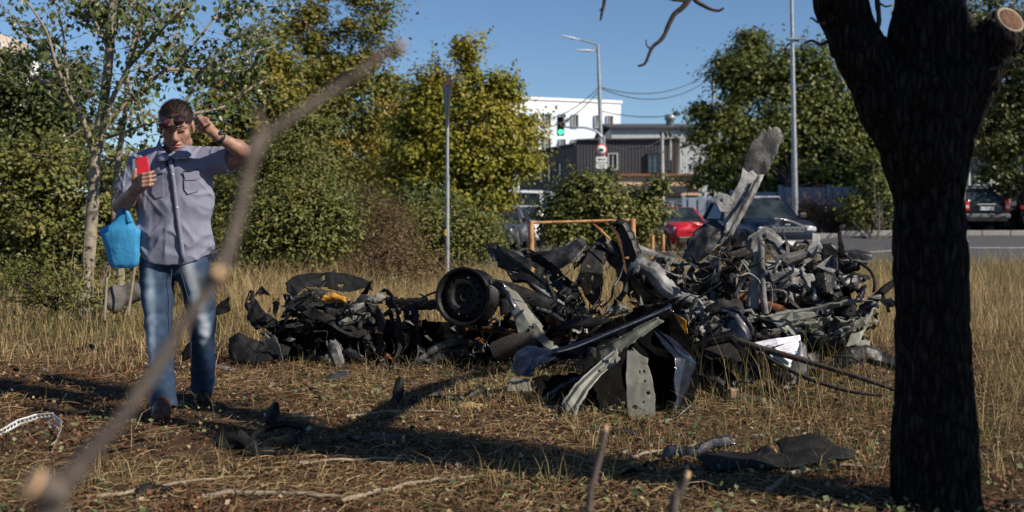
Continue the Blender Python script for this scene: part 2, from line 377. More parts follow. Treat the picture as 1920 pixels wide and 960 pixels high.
T = tree
T('maple_tree', 'tall olive maple with upright leader branches reaching out of the picture', 'tree', GP(630, 488), .16,
  [(560, 70, 40), (590, 120, 50), (545, 170, 52), (585, 20, 30), (600, -25, 22), (650, 60, 30), (690, 60, 30), (712, 30, 18), (705, 105, 34), (655, 140, 48), (610, 200, 60), (690, 190, 50), (540, 255, 60), (640, 290, 70), (690, -5, 16), (720, 160, 25), (560, 330, 60), (640, 360, 60), (672, 10, 16)], 27, 280, 42000, .11, .22, maple_o, 1, limbs=40)
T('maple_tree', 'rounded yellow green maple behind the edge-on road sign', 'tree', GP(870, 500), .17,
  [(880, 110, 34), (868, 85, 16), (840, 165, 42), (910, 175, 48), (955, 175, 34), (830, 250, 62), (900, 270, 66), (955, 255, 46), (985, 232, 20), (840, 340, 58), (915, 345, 52), (778, 230, 46), (760, 300, 58), (785, 150, 22), (978, 300, 26), (800, 190, 38), (870, 390, 40), (730, 350, 40)], 24, 300, 46000, .105, .21, maple_y, 2, limbs=40)
T('maple_tree', 'olive green maple filling the gap between two taller maples', 'tree', GP(745, 500), .13,
  [(735, 215, 38), (715, 260, 50), (745, 290, 50), (700, 330, 50), (740, 380, 45), (660, 360, 50), (760, 180, 20), (720, 170, 18)], 29, 110, 14000, .13, .24, maple_o, 3, limbs=16)
T('maple_tree', 'olive tree behind the man and his raised arm', 'tree', GP(450, 520), .12,
  [(420, 190, 42), (470, 150, 38), (500, 215, 55), (440, 260, 60), (500, 300, 60), (430, 330, 55), (395, 270, 40), (520, 120, 30), (380, 340, 50), (500, 80, 26)], 21, 150, 18000, .11, .22, maple_o, 4, limbs=20)
T('leafy_tree', 'dark green tree at the left edge behind the pale trunk', 'tree', GP(60, 530), .14,
  [(60, 150, 60), (110, 205, 60), (25, 215, 60), (125, 140, 46), (150, 230, 40), (60, 270, 70), (10, 130, 40), (130, 290, 60), (-40, 180, 60), (-30, 280, 60), (10, 320, 60)], 18.5, 170, 24000, .085, .2, leaf_d, 5, limbs=24)
T('leafy_shrub', 'broad green shrub at the left edge below the dark tree', 'shrub', GP(70, 545), .04,
  [(30, 330, 56), (90, 350, 56), (60, 420, 66), (140, 420, 50), (15, 450, 55), (120, 310, 40), (100, 470, 50), (-40, 400, 60), (190, 470, 36), (215, 400, 40), (220, 330, 40)], 14.5, 170, 24000, .07, .15, leaf_g, 6, limbs=40, stems=7, partn=('stems', 'foliage'))
T('locust_shrub', 'feathery locust shrub right of the raised arm', 'shrub', GP(520, 545), .04,
  [(445, 350, 50), (500, 300, 46), (560, 290, 52), (595, 245, 34), (540, 240, 36), (520, 370, 56), (460, 420, 56), (420, 390, 40), (610, 310, 36), (590, 350, 40)], 15.2, 130, 20000, .062, .17, leaf_g, 7, limbs=36, stems=6, flat=.4, aspect=.4, partn=('stems', 'foliage'))
T('leafy_shrub', 'upright dark green shrub in dry grass between man and wreck', 'shrub', GP(560, 560), .03,
  [(510, 420, 48), (575, 415, 54), (625, 400, 34), (550, 460, 48), (485, 470, 38), (612, 455, 38), (640, 430, 24), (540, 380, 30), (600, 375, 24)], 13.2, 130, 17000, .065, .12, leaf_g, 8, limbs=40, stems=9, flat=.9, aspect=.42, partn=('stems', 'foliage'))
T('dry_weed_clump', 'brown dried weed clump behind the left wreckage', 'weeds', GP(700, 545), .015,
  [(690, 395, 30), (715, 420, 36), (675, 430, 32), (740, 445, 30), (700, 460, 40), (705, 380, 14)], 14.5, 90, 9000, .05, .12, dry_m, 9, limbs=60, stems=16, flat=1.3, aspect=.14, partn=('stems', 'seed_heads'))
T('leafy_shrub', 'low green shrub around the foot of the sign pole', 'shrub', GP(840, 520), .03,
  [(775, 425, 36), (830, 405, 28), (885, 425, 38), (760, 455, 36), (860, 455, 40), (925, 470, 20), (800, 470, 34)], 17.5, 110, 14000, .07, .14, leaf_g, 10, limbs=36, stems=8, flat=.8, aspect=.45, partn=('stems', 'foliage'))
T('leafy_bush', 'round green bush behind the rusty orange rail', 'bush', GP(1120, 515), .03,
  [(1060, 390, 40), (1110, 368, 38), (1150, 400, 40), (1190, 392, 34), (1048, 430, 38), (1120, 430, 44), (1182, 435, 34), (1226, 365, 18), (1080, 350, 18), (1132, 345, 16), (1212, 400, 26), (1240, 350, 10)], 19, 150, 17000, .085, .13, leaf_g, 11, limbs=40, stems=9, flat=.8, partn=('stems', 'foliage'))
T('linden_tree', 'big green linden behind the blue grey fence', 'tree', GP(1470, 438), .3,
  [(1400, 115, 42), (1412, 72, 22), (1440, 85, 26), (1462, 140, 42), (1385, 180, 46), (1350, 215, 34), (1352, 120, 16), (1372, 140, 26), (1325, 262, 30), (1400, 250, 62), (1470, 230, 60), (1530, 180, 50), (1560, 255, 58), (1500, 310, 60), (1430, 320, 52), (1605, 275, 48), (1625, 320, 48), (1362, 310, 48), (1550, 120, 28), (1500, 105, 24), (1320, 335, 26), (1650, 240, 30), (1312, 212, 10), (1420, 360, 34), (1480, 350, 36), (1540, 345, 40), (1590, 340, 36), (1360, 350, 28), (1600, 300, 40), (1640, 290, 40), (1580, 205, 42), (1622, 235, 42), (1662, 275, 36), (1565, 155, 26)], 48, 520, 70000, .2, .42, leaf_l, 12, limbs=24)
T('leafy_bush', 'green bush at the roadside left of the dark trunk', 'bush', GP(1640, 448), .04,
  [(1625, 360, 34), (1655, 385, 36), (1605, 395, 26), (1645, 325, 32), (1670, 340, 26), (1690, 400, 40), (1610, 420, 22), (1660, 425, 26)], 39.6, 90, 11000, .14, .2, leaf_l, 13, limbs=24, stems=6, partn=('stems', 'foliage'))
T('dry_weed_clump', 'dry brownish weeds at the foot of the tall lamp post', 'weeds', GP(1540, 445), .015,
  [(1500, 408, 16), (1525, 400, 20), (1550, 405, 20), (1575, 410, 20), (1520, 418, 18), (1560, 420, 16), (1490, 390, 10)], 41, 90, 9000, .12, .2, dry_m, 14, limbs=50, stems=16, flat=1.2, aspect=.3, partn=('stems', 'seed_heads'))
T('leafy_tree', 'dark overhanging tree above the black car at right', 'tree', GP(1960, 438), .3,
  [(1860, 60, 66), (1900, 150, 66), (1840, 180, 52), (1890, 250, 62), (1830, 285, 36), (1875, 325, 36), (1935, 320, 60), (1850, 120, 40), (1935, 60, 60), (1800, 30, 30), (1960, 200, 70), (1820, 230, 40), (1990, 100, 80), (1780, 120, 40)], 41.5, 220, 30000, .19, .32, leaf_d, 15, limbs=40)

T('leafy_shrub', 'olive green thicket in the gap behind the pale poplar and the man', 'shrub', GP(310, 520), .05,
  [(250, 340, 50), (300, 360, 55), (350, 350, 50), (240, 410, 55), (300, 430, 60), (360, 420, 55), (270, 300, 26), (340, 300, 26), (400, 420, 50), (220, 460, 40), (190, 380, 40)], 17.5, 150, 19000, .08, .2, leaf_g, 21, limbs=40, stems=7, partn=('stems', 'foliage'))
T('leafy_shrub', 'dark thicket closing the view under the maples', 'shrub', GP(700, 505), .05,
  [(600, 420, 45), (660, 400, 45), (700, 430, 40), (760, 410, 45), (820, 430, 45), (640, 450, 40), (880, 440, 36), (560, 400, 40), (500, 390, 40), (790, 380, 36), (860, 395, 26)], 21, 170, 20000, .1, .22, leaf_d, 22, limbs=40, stems=9, partn=('stems', 'foliage'))
T('weed_patch', 'weedy green growth in the grass at the left edge', 'weeds', GP(90, 600), .008,
  [(30, 520, 22), (80, 530, 22), (130, 545, 20), (60, 555, 16), (120, 575, 12), (200, 560, 16), (240, 590, 12), (20, 560, 14)], 10.6, 110, 1500, .04, .09, leaf_g, 23, limbs=50, stems=14, flat=1.2, aspect=.4, partn=('stems', 'foliage'))
T('weed_patch', 'tangle of brown and green weeds behind the left heap', 'weeds', GP(640, 560), .01,
  [(560, 500, 16), (600, 490, 20), (650, 480, 22), (700, 490, 20), (760, 490, 22), (800, 500, 18), (740, 470, 20), (660, 505, 14)], 13.6, 120, 5000, .05, .13, dry_m, 24, limbs=60, stems=20, flat=1.4, aspect=.25, partn=('stems', 'foliage'))
# ================================================================== near trees and branches
pale_bark = material('pale_bark', [(.36, (.06, .05, .038)), (.46, (.22, .185, .135)), (.7, (.31, .27, .20))], rough=.9, scale=9, stretch=(1, 1, 1.6), bump=.5, bscale=40)
twig_bark = material('twig_bark', [(.3, (.16, .125, .09)), (.7, (.30, .25, .18))], rough=.9, scale=20, bump=.3)
cut_wood = material('cut_wood', [(.3, (.42, .25, .12)), (.6, (.55, .36, .19))], rough=.8, scale=18)
YP = 11.2
pop = empty('poplar_tree', GP(155, 612)); tag(pop, 'young poplar with pale trunk and loose leaves behind the man', 'tree')
def pth(l, Y=YP, dY=0): return [P(a, b, Y + dY * i / max(len(l) - 1, 1)) for i, (a, b) in enumerate(l)]
def smoothpath(pts, n=5):
    pts = [Vector(p) for p in pts]; out = []
    for i in range(len(pts) - 1):
        p0, p1, p2, p3 = pts[max(i - 1, 0)], pts[i], pts[i + 1], pts[min(i + 2, len(pts) - 1)]
        for k in range(n):
            t = k / n; out.append(.5 * ((2 * p1) + (p2 - p0) * t + (2 * p0 - 5 * p1 + 4 * p2 - p3) * t * t + (3 * p1 - p0 - 3 * p2 + p3) * t ** 3))
    out.append(pts[-1]); return out
def taper(pts, r0, r1): return [r0 + (r1 - r0) * i / (len(pts) - 1) for i in range(len(pts))]
mb = MB(); t = smoothpath(pth([(152, 625), (160, 540), (170, 440), (176, 350), (180, 280), (194, 200), (205, 100), (212, 0), (222, -90)])); mb.tube(t, taper(t, .076, .036), 12, jit=.05); mb.build('trunk', pale_bark, pop)
limbs = [[(178, 300), (160, 235), (130, 180), (105, 120), (85, 55), (40, -10)], [(180, 268), (215, 215), (260, 172), (310, 130), (352, 95), (400, 35), (420, -10)], [(186, 280), (205, 200), (238, 130), (262, 60), (275, -10)],
         [(105, 125), (60, 75), (15, 20)], [(310, 130), (380, 128), (440, 108), (520, 85)], [(200, 60), (225, 30), (255, 0)], [(192, 52), (175, 10)], [(204, 95), (178, 40), (160, 0)], [(240, 225), (290, 130), (330, 70), (350, 10)],
         [(190, 262), (240, 245), (300, 225), (330, 215)], [(345, 195), (405, 100), (470, 60)], [(130, 180), (70, 150), (25, 130)], [(160, 235), (128, 150), (118, 60), (100, -10)], [(400, 35), (460, 20), (530, 10)], [(345, 215), (420, 200), (470, 165), (500, 150)],
         [(330, 130), (420, 135), (480, 128)], [(238, 130), (300, 60), (340, 20)]]
g = random.Random(4); pos = []; nor = []; mb = MB()
for li, l in enumerate(limbs):
    s = smoothpath(pth(l, YP, g.uniform(-1, 1)), 6); mb.tube(s, taper(s, .035 if li < 4 else .02, .006), 6, cap=False)
    for k in range(26 if li < 9 else 19):
        i = g.randrange(2, len(s)); a = s[i]; L = g.uniform(.18, .6)
        d = Vector((g.uniform(-1, 1), g.uniform(-1, 1), g.uniform(-.2, .9))).normalized(); tw = wig(a, a + d * L, 3, .08, g)
        mb.tube(tw, [.005, .004, .003, .002], 4, cap=False)
        for q in range(g.randrange(6, 13)):
            f = g.random(); c = tw[0].lerp(tw[-1], f) + Vector((g.gauss(0, .05), g.gauss(0, .05), g.gauss(-.02, .05))); pos.append(c); nor.append((g.gauss(0, 1), g.gauss(-.4, 1), g.gauss(.3, .6)))
mb.build('limbs', twig_bark, pop)
pos = np.array(pos); nor = np.array(nor); al = np.stack([RNG.normal(0, .6, len(pos)), RNG.normal(0, .6, len(pos)), np.full(len(pos), -1.0)], 1)
link('foliage', leaf_mesh('foliage', pos, nor, RNG.uniform(.045, .085, len(pos)), RNG.random(len(pos)), leaf_p, .8, al), pop)
pop2 = empty('young_tree', GP(222, 590)); tag(pop2, 'slim dark trunk just right of the pale poplar', 'tree')
mb = MB(); t = smoothpath(pth([(222, 600), (226, 500), (215, 400), (222, 300), (236, 200), (240, 120), (262, 40)], 12.4)); mb.tube(t, taper(t, .055, .02), 8, jit=.05); mb.build('trunk', twig_bark, pop2)
pos = []; mb = MB()
for k in range(34):
    i = g.randrange(6, len(t)); a = t[i]; d = Vector((g.uniform(-1, 1), g.uniform(-1, 1), g.uniform(-.3, .8))).normalized(); tw = wig(a, a + d * g.uniform(.3, .8), 3, .1, g); mb.tube(tw, [.009, .006, .004, .002], 4, cap=False)
    for q in range(16): pos.append(tw[0].lerp(tw[-1], g.uniform(.3, 1.05)) + Vector((g.gauss(0, .07), g.gauss(0, .07), g.gauss(0, .07))))
mb.build('limbs', twig_bark, pop2); pos = np.array(pos)
link('foliage', leaf_mesh('foliage', pos, RNG.normal(size=pos.shape), .06, RNG.random(len(pos)), leaf_g), pop2)
# sucker shoots round the poplar's foot
pos = []; mb = MB(); b0 = GP(158, 612)
for k in range(26):
    a = b0 + Vector((g.gauss(.05, .22), g.gauss(0, .15), -.02)); tw = wig(a, a + Vector((g.gauss(.05, .15), g.gauss(0, .1), g.uniform(.3, 1.0))), 4, .05, g); mb.tube(tw, [.008, .007, .005, .004, .002], 4, cap=False)
    for q in range(13): pos.append(tw[0].lerp(tw[-1], g.uniform(.1, 1.05)) + Vector((g.gauss(0, .06), g.gauss(0, .06), g.gauss(0, .04))))
sk = empty('sucker_shoots', b0); tag(sk, 'leafy sucker shoots round the foot of the pale poplar', 'shoots'); mb.build('stems', twig_bark, sk); pos = np.array(pos)
link('foliage', leaf_mesh('foliage', pos, RNG.normal(size=pos.shape), .06, RNG.random(len(pos)), leaf_g), sk)

# the big dark tree at the right
YT = 4.15
def barkdisp(p):
    q = p * np.array([22, 22, 6.0]); a = np.abs(fbm(q, 20, 3)); return .075 * np.clip(.2 - a, 0, 1) - .006 + .010 * vnoise(p * 4, 23)
dark_bark = material('rough_dark_bark', [(.32, (.008, .0065, .0055)), (.5, (.022, .018, .0145)), (.62, (.042, .034, .027)), (.8, (.08, .062, .048))], rough=.95, scale=16, stretch=(2.4, 2.4, .6), bump=1.0, bscale=20, bdist=.03, spec=.15)
nt = dark_bark.node_tree; vo = nt.nodes.new('ShaderNodeTexVoronoi'); vo.feature = 'DISTANCE_TO_EDGE'; vo.inputs['Scale'].default_value = 17; vo.inputs['Randomness'].default_value = 1.0
mpn = [n_ for n_ in nt.nodes if n_.type == 'MAPPING'][0]; wn_ = nt.nodes.new('ShaderNodeTexNoise'); wn_.inputs['Scale'].default_value = 9; nt.links.new(mpn.outputs[0], wn_.inputs['Vector'])
mxv = nt.nodes.new('ShaderNodeMix'); mxv.data_type = 'VECTOR'; mxv.inputs[0].default_value = .06; nt.links.new(mpn.outputs[0], mxv.inputs[4]); nt.links.new(wn_.outputs['Color'], mxv.inputs[5]); nt.links.new(mxv.outputs[1], vo.inputs['Vector'])
cr = ramp(nt, [(0.0, (0.0, 0.0, 0.0)), (.12, (.6, .6, .6)), (.4, (1, 1, 1))]); nt.links.new(vo.outputs['Distance'], cr.inputs[0]); bsdf_ = nt.nodes['Principled BSDF']; ml = nt.nodes.new('ShaderNodeMix'); ml.data_type = 'RGBA'; ml.blend_type = 'MULTIPLY'; ml.inputs[0].default_value = .85
nt.links.new(bsdf_.inputs['Base Color'].links[0].from_socket, ml.inputs[6]); nt.links.new(cr.outputs[0], ml.inputs[7]); nt.links.new(ml.outputs[2], bsdf_.inputs['Base Color'])
bpn = [n_ for n_ in nt.nodes if n_.type == 'BUMP'][0]; b2 = nt.nodes.new('ShaderNodeBump'); b2.inputs['Strength'].default_value = 1.0; b2.inputs['Distance'].default_value = .02; nt.links.new(cr.outputs[0], b2.inputs['Height']); nt.links.new(bpn.outputs[0], b2.inputs['Normal']); nt.links.new(b2.outputs[0], bsdf_.inputs['Normal'])
S = Solid((.95, 3.55, -.06), (2.75, 4.85, 4.2), .0125)
pT = lambda a, b, d=0: P(a, b, YT + d)
S.path([pT(1757, 985), pT(1752, 920), pT(1751, 800), pT(1747, 600), pT(1744, 400), pT(1738, 290)], [.178, .163, .150, .137, .128, .134], .008)
S.path([pT(1735, 300), pT(1742, 170), pT(1742, 60), pT(1742, -60), pT(1750, -250, .1), pT(1756, -420, .22), pT(1760, -640, .32), pT(1762, -860, .4)], [.145, .15, .13, .125, .115, .11, .105, .09], .07)
S.path([pT(1722, 300), pT(1672, 205), pT(1612, 95), pT(1578, 10), pT(1545, -120), pT(1490, -300), pT(1430, -520)], [.11, .105, .094, .088, .085, .08, .07], .04)
S.path([pT(1760, 250), pT(1815, 150, -.03), pT(1862, 78, -.08), pT(1920, 20, -.14)], [.12, .10, .078, .072], .05)
cutc = np.array(pT(1893, 38, -.115)); cutn = np.array(pT(1912, 27, -.16)) - np.array(pT(1862, 78, -.08)); cutn += np.array([0, -.11, .02]); cutn /= np.linalg.norm(cutn)
w = S._win(cutc - .16, cutc + .28); sl, X_, Y_, Z_ = w; dd = (X_ - cutc[0]) * cutn[0] + (Y_ - cutc[1]) * cutn[1] + (Z_ - cutc[2]) * cutn[2]
S.D[sl] = np.maximum(S.D[sl], dd)
for a, b, r in ((1710, 965, .04), (1800, 962, .04)): S.cone(pT(a, b, -.1), pT(1752, 860), r, .06, .08)
S.disp(barkdisp, .05)
tr = empty('broad_tree', pT(1755, 955)); tag(tr, 'thick dark forked tree trunk with sawn-off limb at the right', 'tree')
V_, F_ = S.verts(); me = npmesh('trunk', V_, F_, dark_bark, smooth=True); link('trunk', me, tr)
mb = MB(); zm = Vector(cutn).to_track_quat('Z', 'Y').to_matrix().to_4x4(); mb.lathe([(.0001, .004), (.03, .006), (.047, .004), (.05, -.01)], Vector(cutc) + Vector(cutn) * .002, n=24, m=zm)
mb.build('sawn_face', material('sawn_face', [(.3, (.05, .022, .010)), (.5, (.11, .052, .024)), (.7, (.15, .085, .042))], rough=.9, scale=22, dist=3, bump=1.0, bscale=70, bdist=.01), tr)
mb = MB(); mb.lathe([(.047, .004), (.053, .009), (.060, .004), (.062, -.012)], Vector(cutc) + Vector(cutn) * .0, n=24, m=zm); mb.build('callus_ring', material('callus', [(.3, (.13, .095, .065)), (.7, (.2, .155, .11))], scale=20), tr)
dead = material('dead_twig', [(.3, (.018, .012, .010)), (.7, (.055, .038, .03))], rough=.9, scale=30, bump=.4)
mb = MB()
for l, r0, r1, dy in [([(1640, -190), (1648, -90), (1645, -10), (1648, 40), (1643, 62), (1650, 75), (1656, 82)], .012, .007, -.02), ([(1648, 5), (1660, 12), (1672, 10)], .004, .003, -.02), ([(1550, 78), (1538, 84), (1522, 76), (1508, 82)], .008, .003, -.12), ([(1548, 44), (1534, 42), (1522, 34), (1519, 36)], .006, .002, -.12),
                   ([(1470, -250), (1400, -160), (1330, -70), (1290, 2), (1262, 30), (1243, 70), (1222, 90), (1210, 118), (1196, 124)], .014, .004, -.3), ([(1222, 92), (1213, 86), (1211, 74)], .004, .002, -.3), ([(1330, -70), (1300, -10), (1322, 12), (1345, 20), (1357, 15)], .01, .004, -.3), ([(1290, 2), (1262, 0), (1246, -6)], .006, .003, -.3),
                   ([(1400, -160), (1260, -120), (1150, -50), (1132, 10), (1126, 38)], .013, .004, -.3), ([(1133, 12), (1124, 20)], .004, .002, -.3),
                   ([(1855, 130), (1880, 126), (1900, 118), (1922, 108)], .006, .003, -.2)]:
    s = smoothpath([P(a, b, YT + dy) for a, b in l], 5); MB().tube(s, taper(s, r0, r1), 7, jit=.12).build('dead_twig', dead, tr)
S_l = smoothpath([(1.68, 4.2, 2.0), (2.45, 4.75, 2.5), (3.1, 5.3, 2.8), (3.75, 5.8, 3.0)], 4); MB().tube(S_l, taper(S_l, .075, .04), 9, jit=.06).build('upper_limb', dark_bark, tr)
# unseen trunk added right of the camera, head widened to shade the forked tree
nb = Vector((1.66 + .871 * 3.4, 4.15 - .491 * 3.4, -.1)); ntree = empty('shade_caster', nb); tag(ntree, 'unseen trunk added right of the camera to shade the forked tree', 'tree')
mb = MB(); off = Vector((.491, .871, 0)) * -.125
pts = [nb + off + Vector((.491, .871, 0)) * (-.17 if z > 3.9 else (-.05 if z > 3.5 else 0)) + Vector((0, 0, z)) for z in (0, .4, 1.5, 2.6, 3.3, 3.8, 4.2, 4.6, 4.85)]; mb.tube(pts, [.2, .14, .12, .115, .12, .17, .24, .26, .18], 14, jit=.07)
mb.build('trunk', bark_m, ntree)

# sprig of leaves beside the fork
pos = np.array([P(1700, 15, 4.6)]) + RNG.normal(size=(26, 3)) * np.array([.045, .05, .03]); 
tag(link('leaf_sprig', leaf_mesh('leaf_sprig', pos, RNG.normal(size=pos.shape), .03, RNG.random(26), leaf_g), tr), kind='stuff')

# blurred branch right in front of the lens
fore_bark = material('fore_bark', [(.3, (.05, .038, .031)), (.5, (.085, .066, .055)), (.7, (.14, .11, .09))], rough=.85, scale=28, bump=.5)
fb = empty('pruned_branch', (-.41, .9, 0)); tag(fb, 'out-of-focus brown branch slanting up in front of the man', 'branch')
mb = MB(); s = smoothpath([Vector((-.50, .94, -.02)), Vector((-.46, .92, .4)), P(95, 985, 0.897), P(100, 930, 0.897), P(135, 890, 0.897), P(240, 768, 0.905), P(330, 630, 0.920), P(402, 522, 0.936), P(440, 432, 0.952), P(478, 280, 0.967), P(500, 255, 0.975), P(570, 205, 0.983), P(655, 150, 0.998), P(712, 106, 1.014), P(752, 86, 1.014)], 4)
n = len(s); rr = []
for i in range(n):
    f = i / (n - 1); r = .0150 if f < .16 else (.0068 - .0027 * (f - .16) / .84)
    for c, w_, a in ((.5, .02, .002), (.66, .025, .0028), (.28, .03, .004)): r += a * math.exp(-((f - c) / w_) ** 2)
    rr.append(r)
mb.tube(s, rr, 10, jit=.06); mb.tube([P(120, 925, 0.897), P(80, 915, 0.889), P(62, 908, 0.881)], [.0156, .0148, .0133], 9); mb.tube([P(402, 524, 0.936), P(409, 515, 0.924), P(411, 511, 0.920)], [.0047, .0047, .0039], 8)
mb.build('stem', fore_bark, fb)
for i_, d_ in ((18, (.012, -.004, .006)), (27, (-.010, -.004, .012)), (40, (-.006, .0, .014)), (47, (.012, .0, .008))): MB().tube([s[i_], s[i_] + Vector(d_), s[i_] + Vector(d_) * 1.6 + Vector((0, 0, .004))], [.0035, .003, .0015], 6).build('side_bud', fore_bark, fb)
for a_, b_, r_ in ((P(752, 86, 1.014), P(758, 83.5, 1.014), .0056), (P(410.5, 512, 0.921), P(412, 509, 0.918), .0048), (P(63, 908.5, 0.881), P(56, 905, 0.879), .0137)): MB().tube([a_, b_], [r_, r_ * .88], 10).build('cut_end', cut_wood, fb)
for lab, l, Yb, r0, r1 in (('thin pruned shoot with an orange cut tip standing near the wreck panel', [(1090, 1060), (1104, 960), (1112, 905), (1126, 850), (1135, 806)], 2.3, .0095, .0065), ('short pruned shoot with a pale slanted tip at the bottom edge', [(1245, 1080), (1262, 960), (1278, 920), (1288, 893)], 2.5, .014, .008)):
    s = [P(a, b, Yb) for a, b in l]; s[0].z = min(s[0].z, .1); s = [Vector((s[0].x - .02, s[0].y, -.03))] + s; s = smoothpath(s, 4); e = empty('pruned_shoot', s[0]); tag(e, lab, 'shoot')
    MB().tube(s, taper(s, r0, r1), 9, jit=.08).build('stem', fore_bark, e); d = (s[-1] - s[-2]).normalized(); MB().tube([s[-1] - d * .001, s[-1] + d * .012], [r1 * 1.05, r1 * .8], 9).build('cut_end', cut_wood, e)

# ================================================================== grass, straw and leaf litter
def blades(name, x, y, h, w, lean, rnd, mat, z=None):
    n = len(x); z = gz(x, y) - .01 if z is None else z; th = RNG.uniform(0, 2 * np.pi, n); la = RNG.uniform(0, 2 * np.pi, n)
    sx, sy = np.cos(th) * w / 2, np.sin(th) * w / 2; lx, ly = np.cos(la) * lean * h, np.sin(la) * lean * h
    B = np.stack([x, y, z], 1); S_ = np.stack([sx, sy, 0 * sx], 1); M = B + np.stack([lx * .35, ly * .35, h * .58], 1); Tp = B + np.stack([lx, ly, h * np.clip(1 - lean * lean * .35, .5, 1)], 1)
    V = np.stack([B - S_, B + S_, M - S_ * .75, M + S_ * .75, Tp], 1).reshape(-1, 3); k = np.arange(n)[:, None] * 5
    F = np.concatenate([k + [[0, 1, 3]], k + [[0, 3, 2]], k + [[2, 3, 4]]], 1).reshape(-1, 3)
    return npmesh(name, V, F, mat, rnd=np.repeat(np.clip(rnd, 0, 1), 3))
grass_m = leafmat('dry_grass', [(0, (.07, .085, .025)), (.28, (.16, .14, .05)), (.5, (.31, .22, .10)), (.8, (.46, .34, .165)), (1, (.56, .44, .24))], .35, .7)
straw_m = leafmat('straw', [(0, (.06, .035, .018)), (.4, (.15, .095, .045)), (.7, (.27, .19, .09)), (1, (.46, .36, .19))], .15, .8)
def scatter(n, y0, y1, side=.62, powr=1.0):
    y = y0 + (y1 - y0) * RNG.random(n) ** powr; x = (RNG.random(n) * 2 - 1) * (side * y + .8); return x, y
def dens(x, y, sc, seed): return vnoise(np.stack([x * sc, y * sc, x * 0], 1), seed) * .5 + .5
def wreck_zone(x, y): return (y > 5.6) & (y < 9.4) & (x > -2.35 + .0 * y) & (x < 3.1) & ~((y < 7.6) & (x < -.1))
x, y = scatter(150000, 7.6, 22.4, .6, .85); d = dens(x, y, .8, 31)
keep = (RNG.random(len(x)) < .25 + .9 * d) & ~(wreck_zone(x, y) & (RNG.random(len(x)) < .75)) & (RNG.random(len(x)) < sstep(7.4, 9.3, y) + .12 + .5 * (x > 2.8))
x, y, d = x[keep], y[keep], d[keep]; n = len(x)
big = dens(x, y, .35, 33); h = RNG.uniform(.10, .5, n) * (.35 + .55 * d + .5 * big ** 2) * (.55 + .45 * sstep(8, 11, y)) * (1 + .5 * (RNG.random(n) < .08)); green = dens(x, y, .6, 37) + .25 * (x < -.24 * y)
rnd = np.where(RNG.random(n) < .12 + .38 * (green > .62), RNG.uniform(0, .35, n), RNG.uniform(.35, 1, n))
tag(link('dry_grass', blades('dry_grass', x, y, h, RNG.uniform(.003, .006, n) * (1 + .05 * (y - 8)), RNG.uniform(.1, .75, n), rnd, grass_m)), 'tall dry straw coloured grass behind and around the wreckage', 'grass', kind='stuff')
x, y = scatter(16000, 4.4, 8.2, .62); d = dens(x, y, 1.3, 41); keep = (RNG.random(len(x)) < .12 + .9 * (d > .62)) | ((x > .47 * y - .25) & (y > 4.9)); x, y = x[keep], y[keep]; n = len(x)
h = RNG.uniform(.05, .2, n) * (1 + 1.0 * ((x > .44 * y) & (y > 5.2))); rnd = np.where(RNG.random(n) < .35, RNG.uniform(0, .3, n), RNG.uniform(.3, .9, n))
tag(link('short_grass', blades('short_grass', x, y, h, RNG.uniform(.002, .0045, n), RNG.uniform(.2, 1.1, n), rnd, grass_m)), 'short thin grass tufts sprouting through the near litter', 'grass', kind='stuff')
# standing stalks in front of the right wreckage
x = RNG.uniform(1.1, 2.6, 420); y = RNG.uniform(5.9, 7.2, 420); n = 420; h = RNG.uniform(.12, .5, n)
tag(link('grass_stalks', blades('grass_stalks', x, y, h, RNG.uniform(.002, .004, n), RNG.uniform(.1, .6, n), np.where(RNG.random(n) < .6, RNG.uniform(.05, .35, n), RNG.uniform(.4, 1, n)), grass_m)), 'thin green and straw stalks before the right wreckage', 'grass', kind='stuff')
# seeding weeds on the road verge
x = np.concatenate([RNG.uniform(2.6, 10, 700), RNG.uniform(-1, 3.4, 600)]); y = np.concatenate([RNG.uniform(9.5, 20, 700), RNG.uniform(9.5, 13, 600)]); n = len(x)
tag(link('seed_stalks', blades('seed_stalks', x, y, RNG.uniform(.4, .85, n), RNG.uniform(.004, .008, n), RNG.uniform(.05, .5, n), RNG.uniform(.4, 1, n), grass_m)), 'tall thin seeding stalks along the road verge', 'grass', kind='stuff')
x = np.concatenate([RNG.uniform(.115, .33, 2600), RNG.uniform(-.06, .12, 900)]); y = np.concatenate([RNG.uniform(10.5, 16, 2600), RNG.uniform(10, 13, 900)]); x = x * y; n = len(x); cl = dens(x, y, 1.5, 91); keep = cl > .42; x, y = x[keep], y[keep]; n = len(x)
tag(link('tall_weeds', blades('tall_weeds', x, y, RNG.uniform(.35, .95, n), RNG.uniform(.004, .008, n), RNG.uniform(.1, .7, n), RNG.uniform(.3, .95, n), grass_m)), 'tall brown seeding weeds between the right heap and the road', 'weeds', kind='stuff')
x = RNG.uniform(-.27, .0, 7000); y = RNG.uniform(10.2, 13.0, 7000); x = x * y; cl = dens(x, y, 1.1, 95); keep = RNG.random(7000) < sstep(.25, .8, cl); x, y, cl = x[keep], y[keep], cl[keep]; n = len(x)
tag(link('tall_grass_band', blades('tall_grass_band', x, y, RNG.uniform(.3, .85, n) * (.5 + .6 * cl), RNG.uniform(.004, .007, n), RNG.uniform(.1, .8, n), RNG.uniform(.3, 1, n), grass_m)), 'band of tall dry tan grass at the foot of the shrubs', 'grass', kind='stuff')
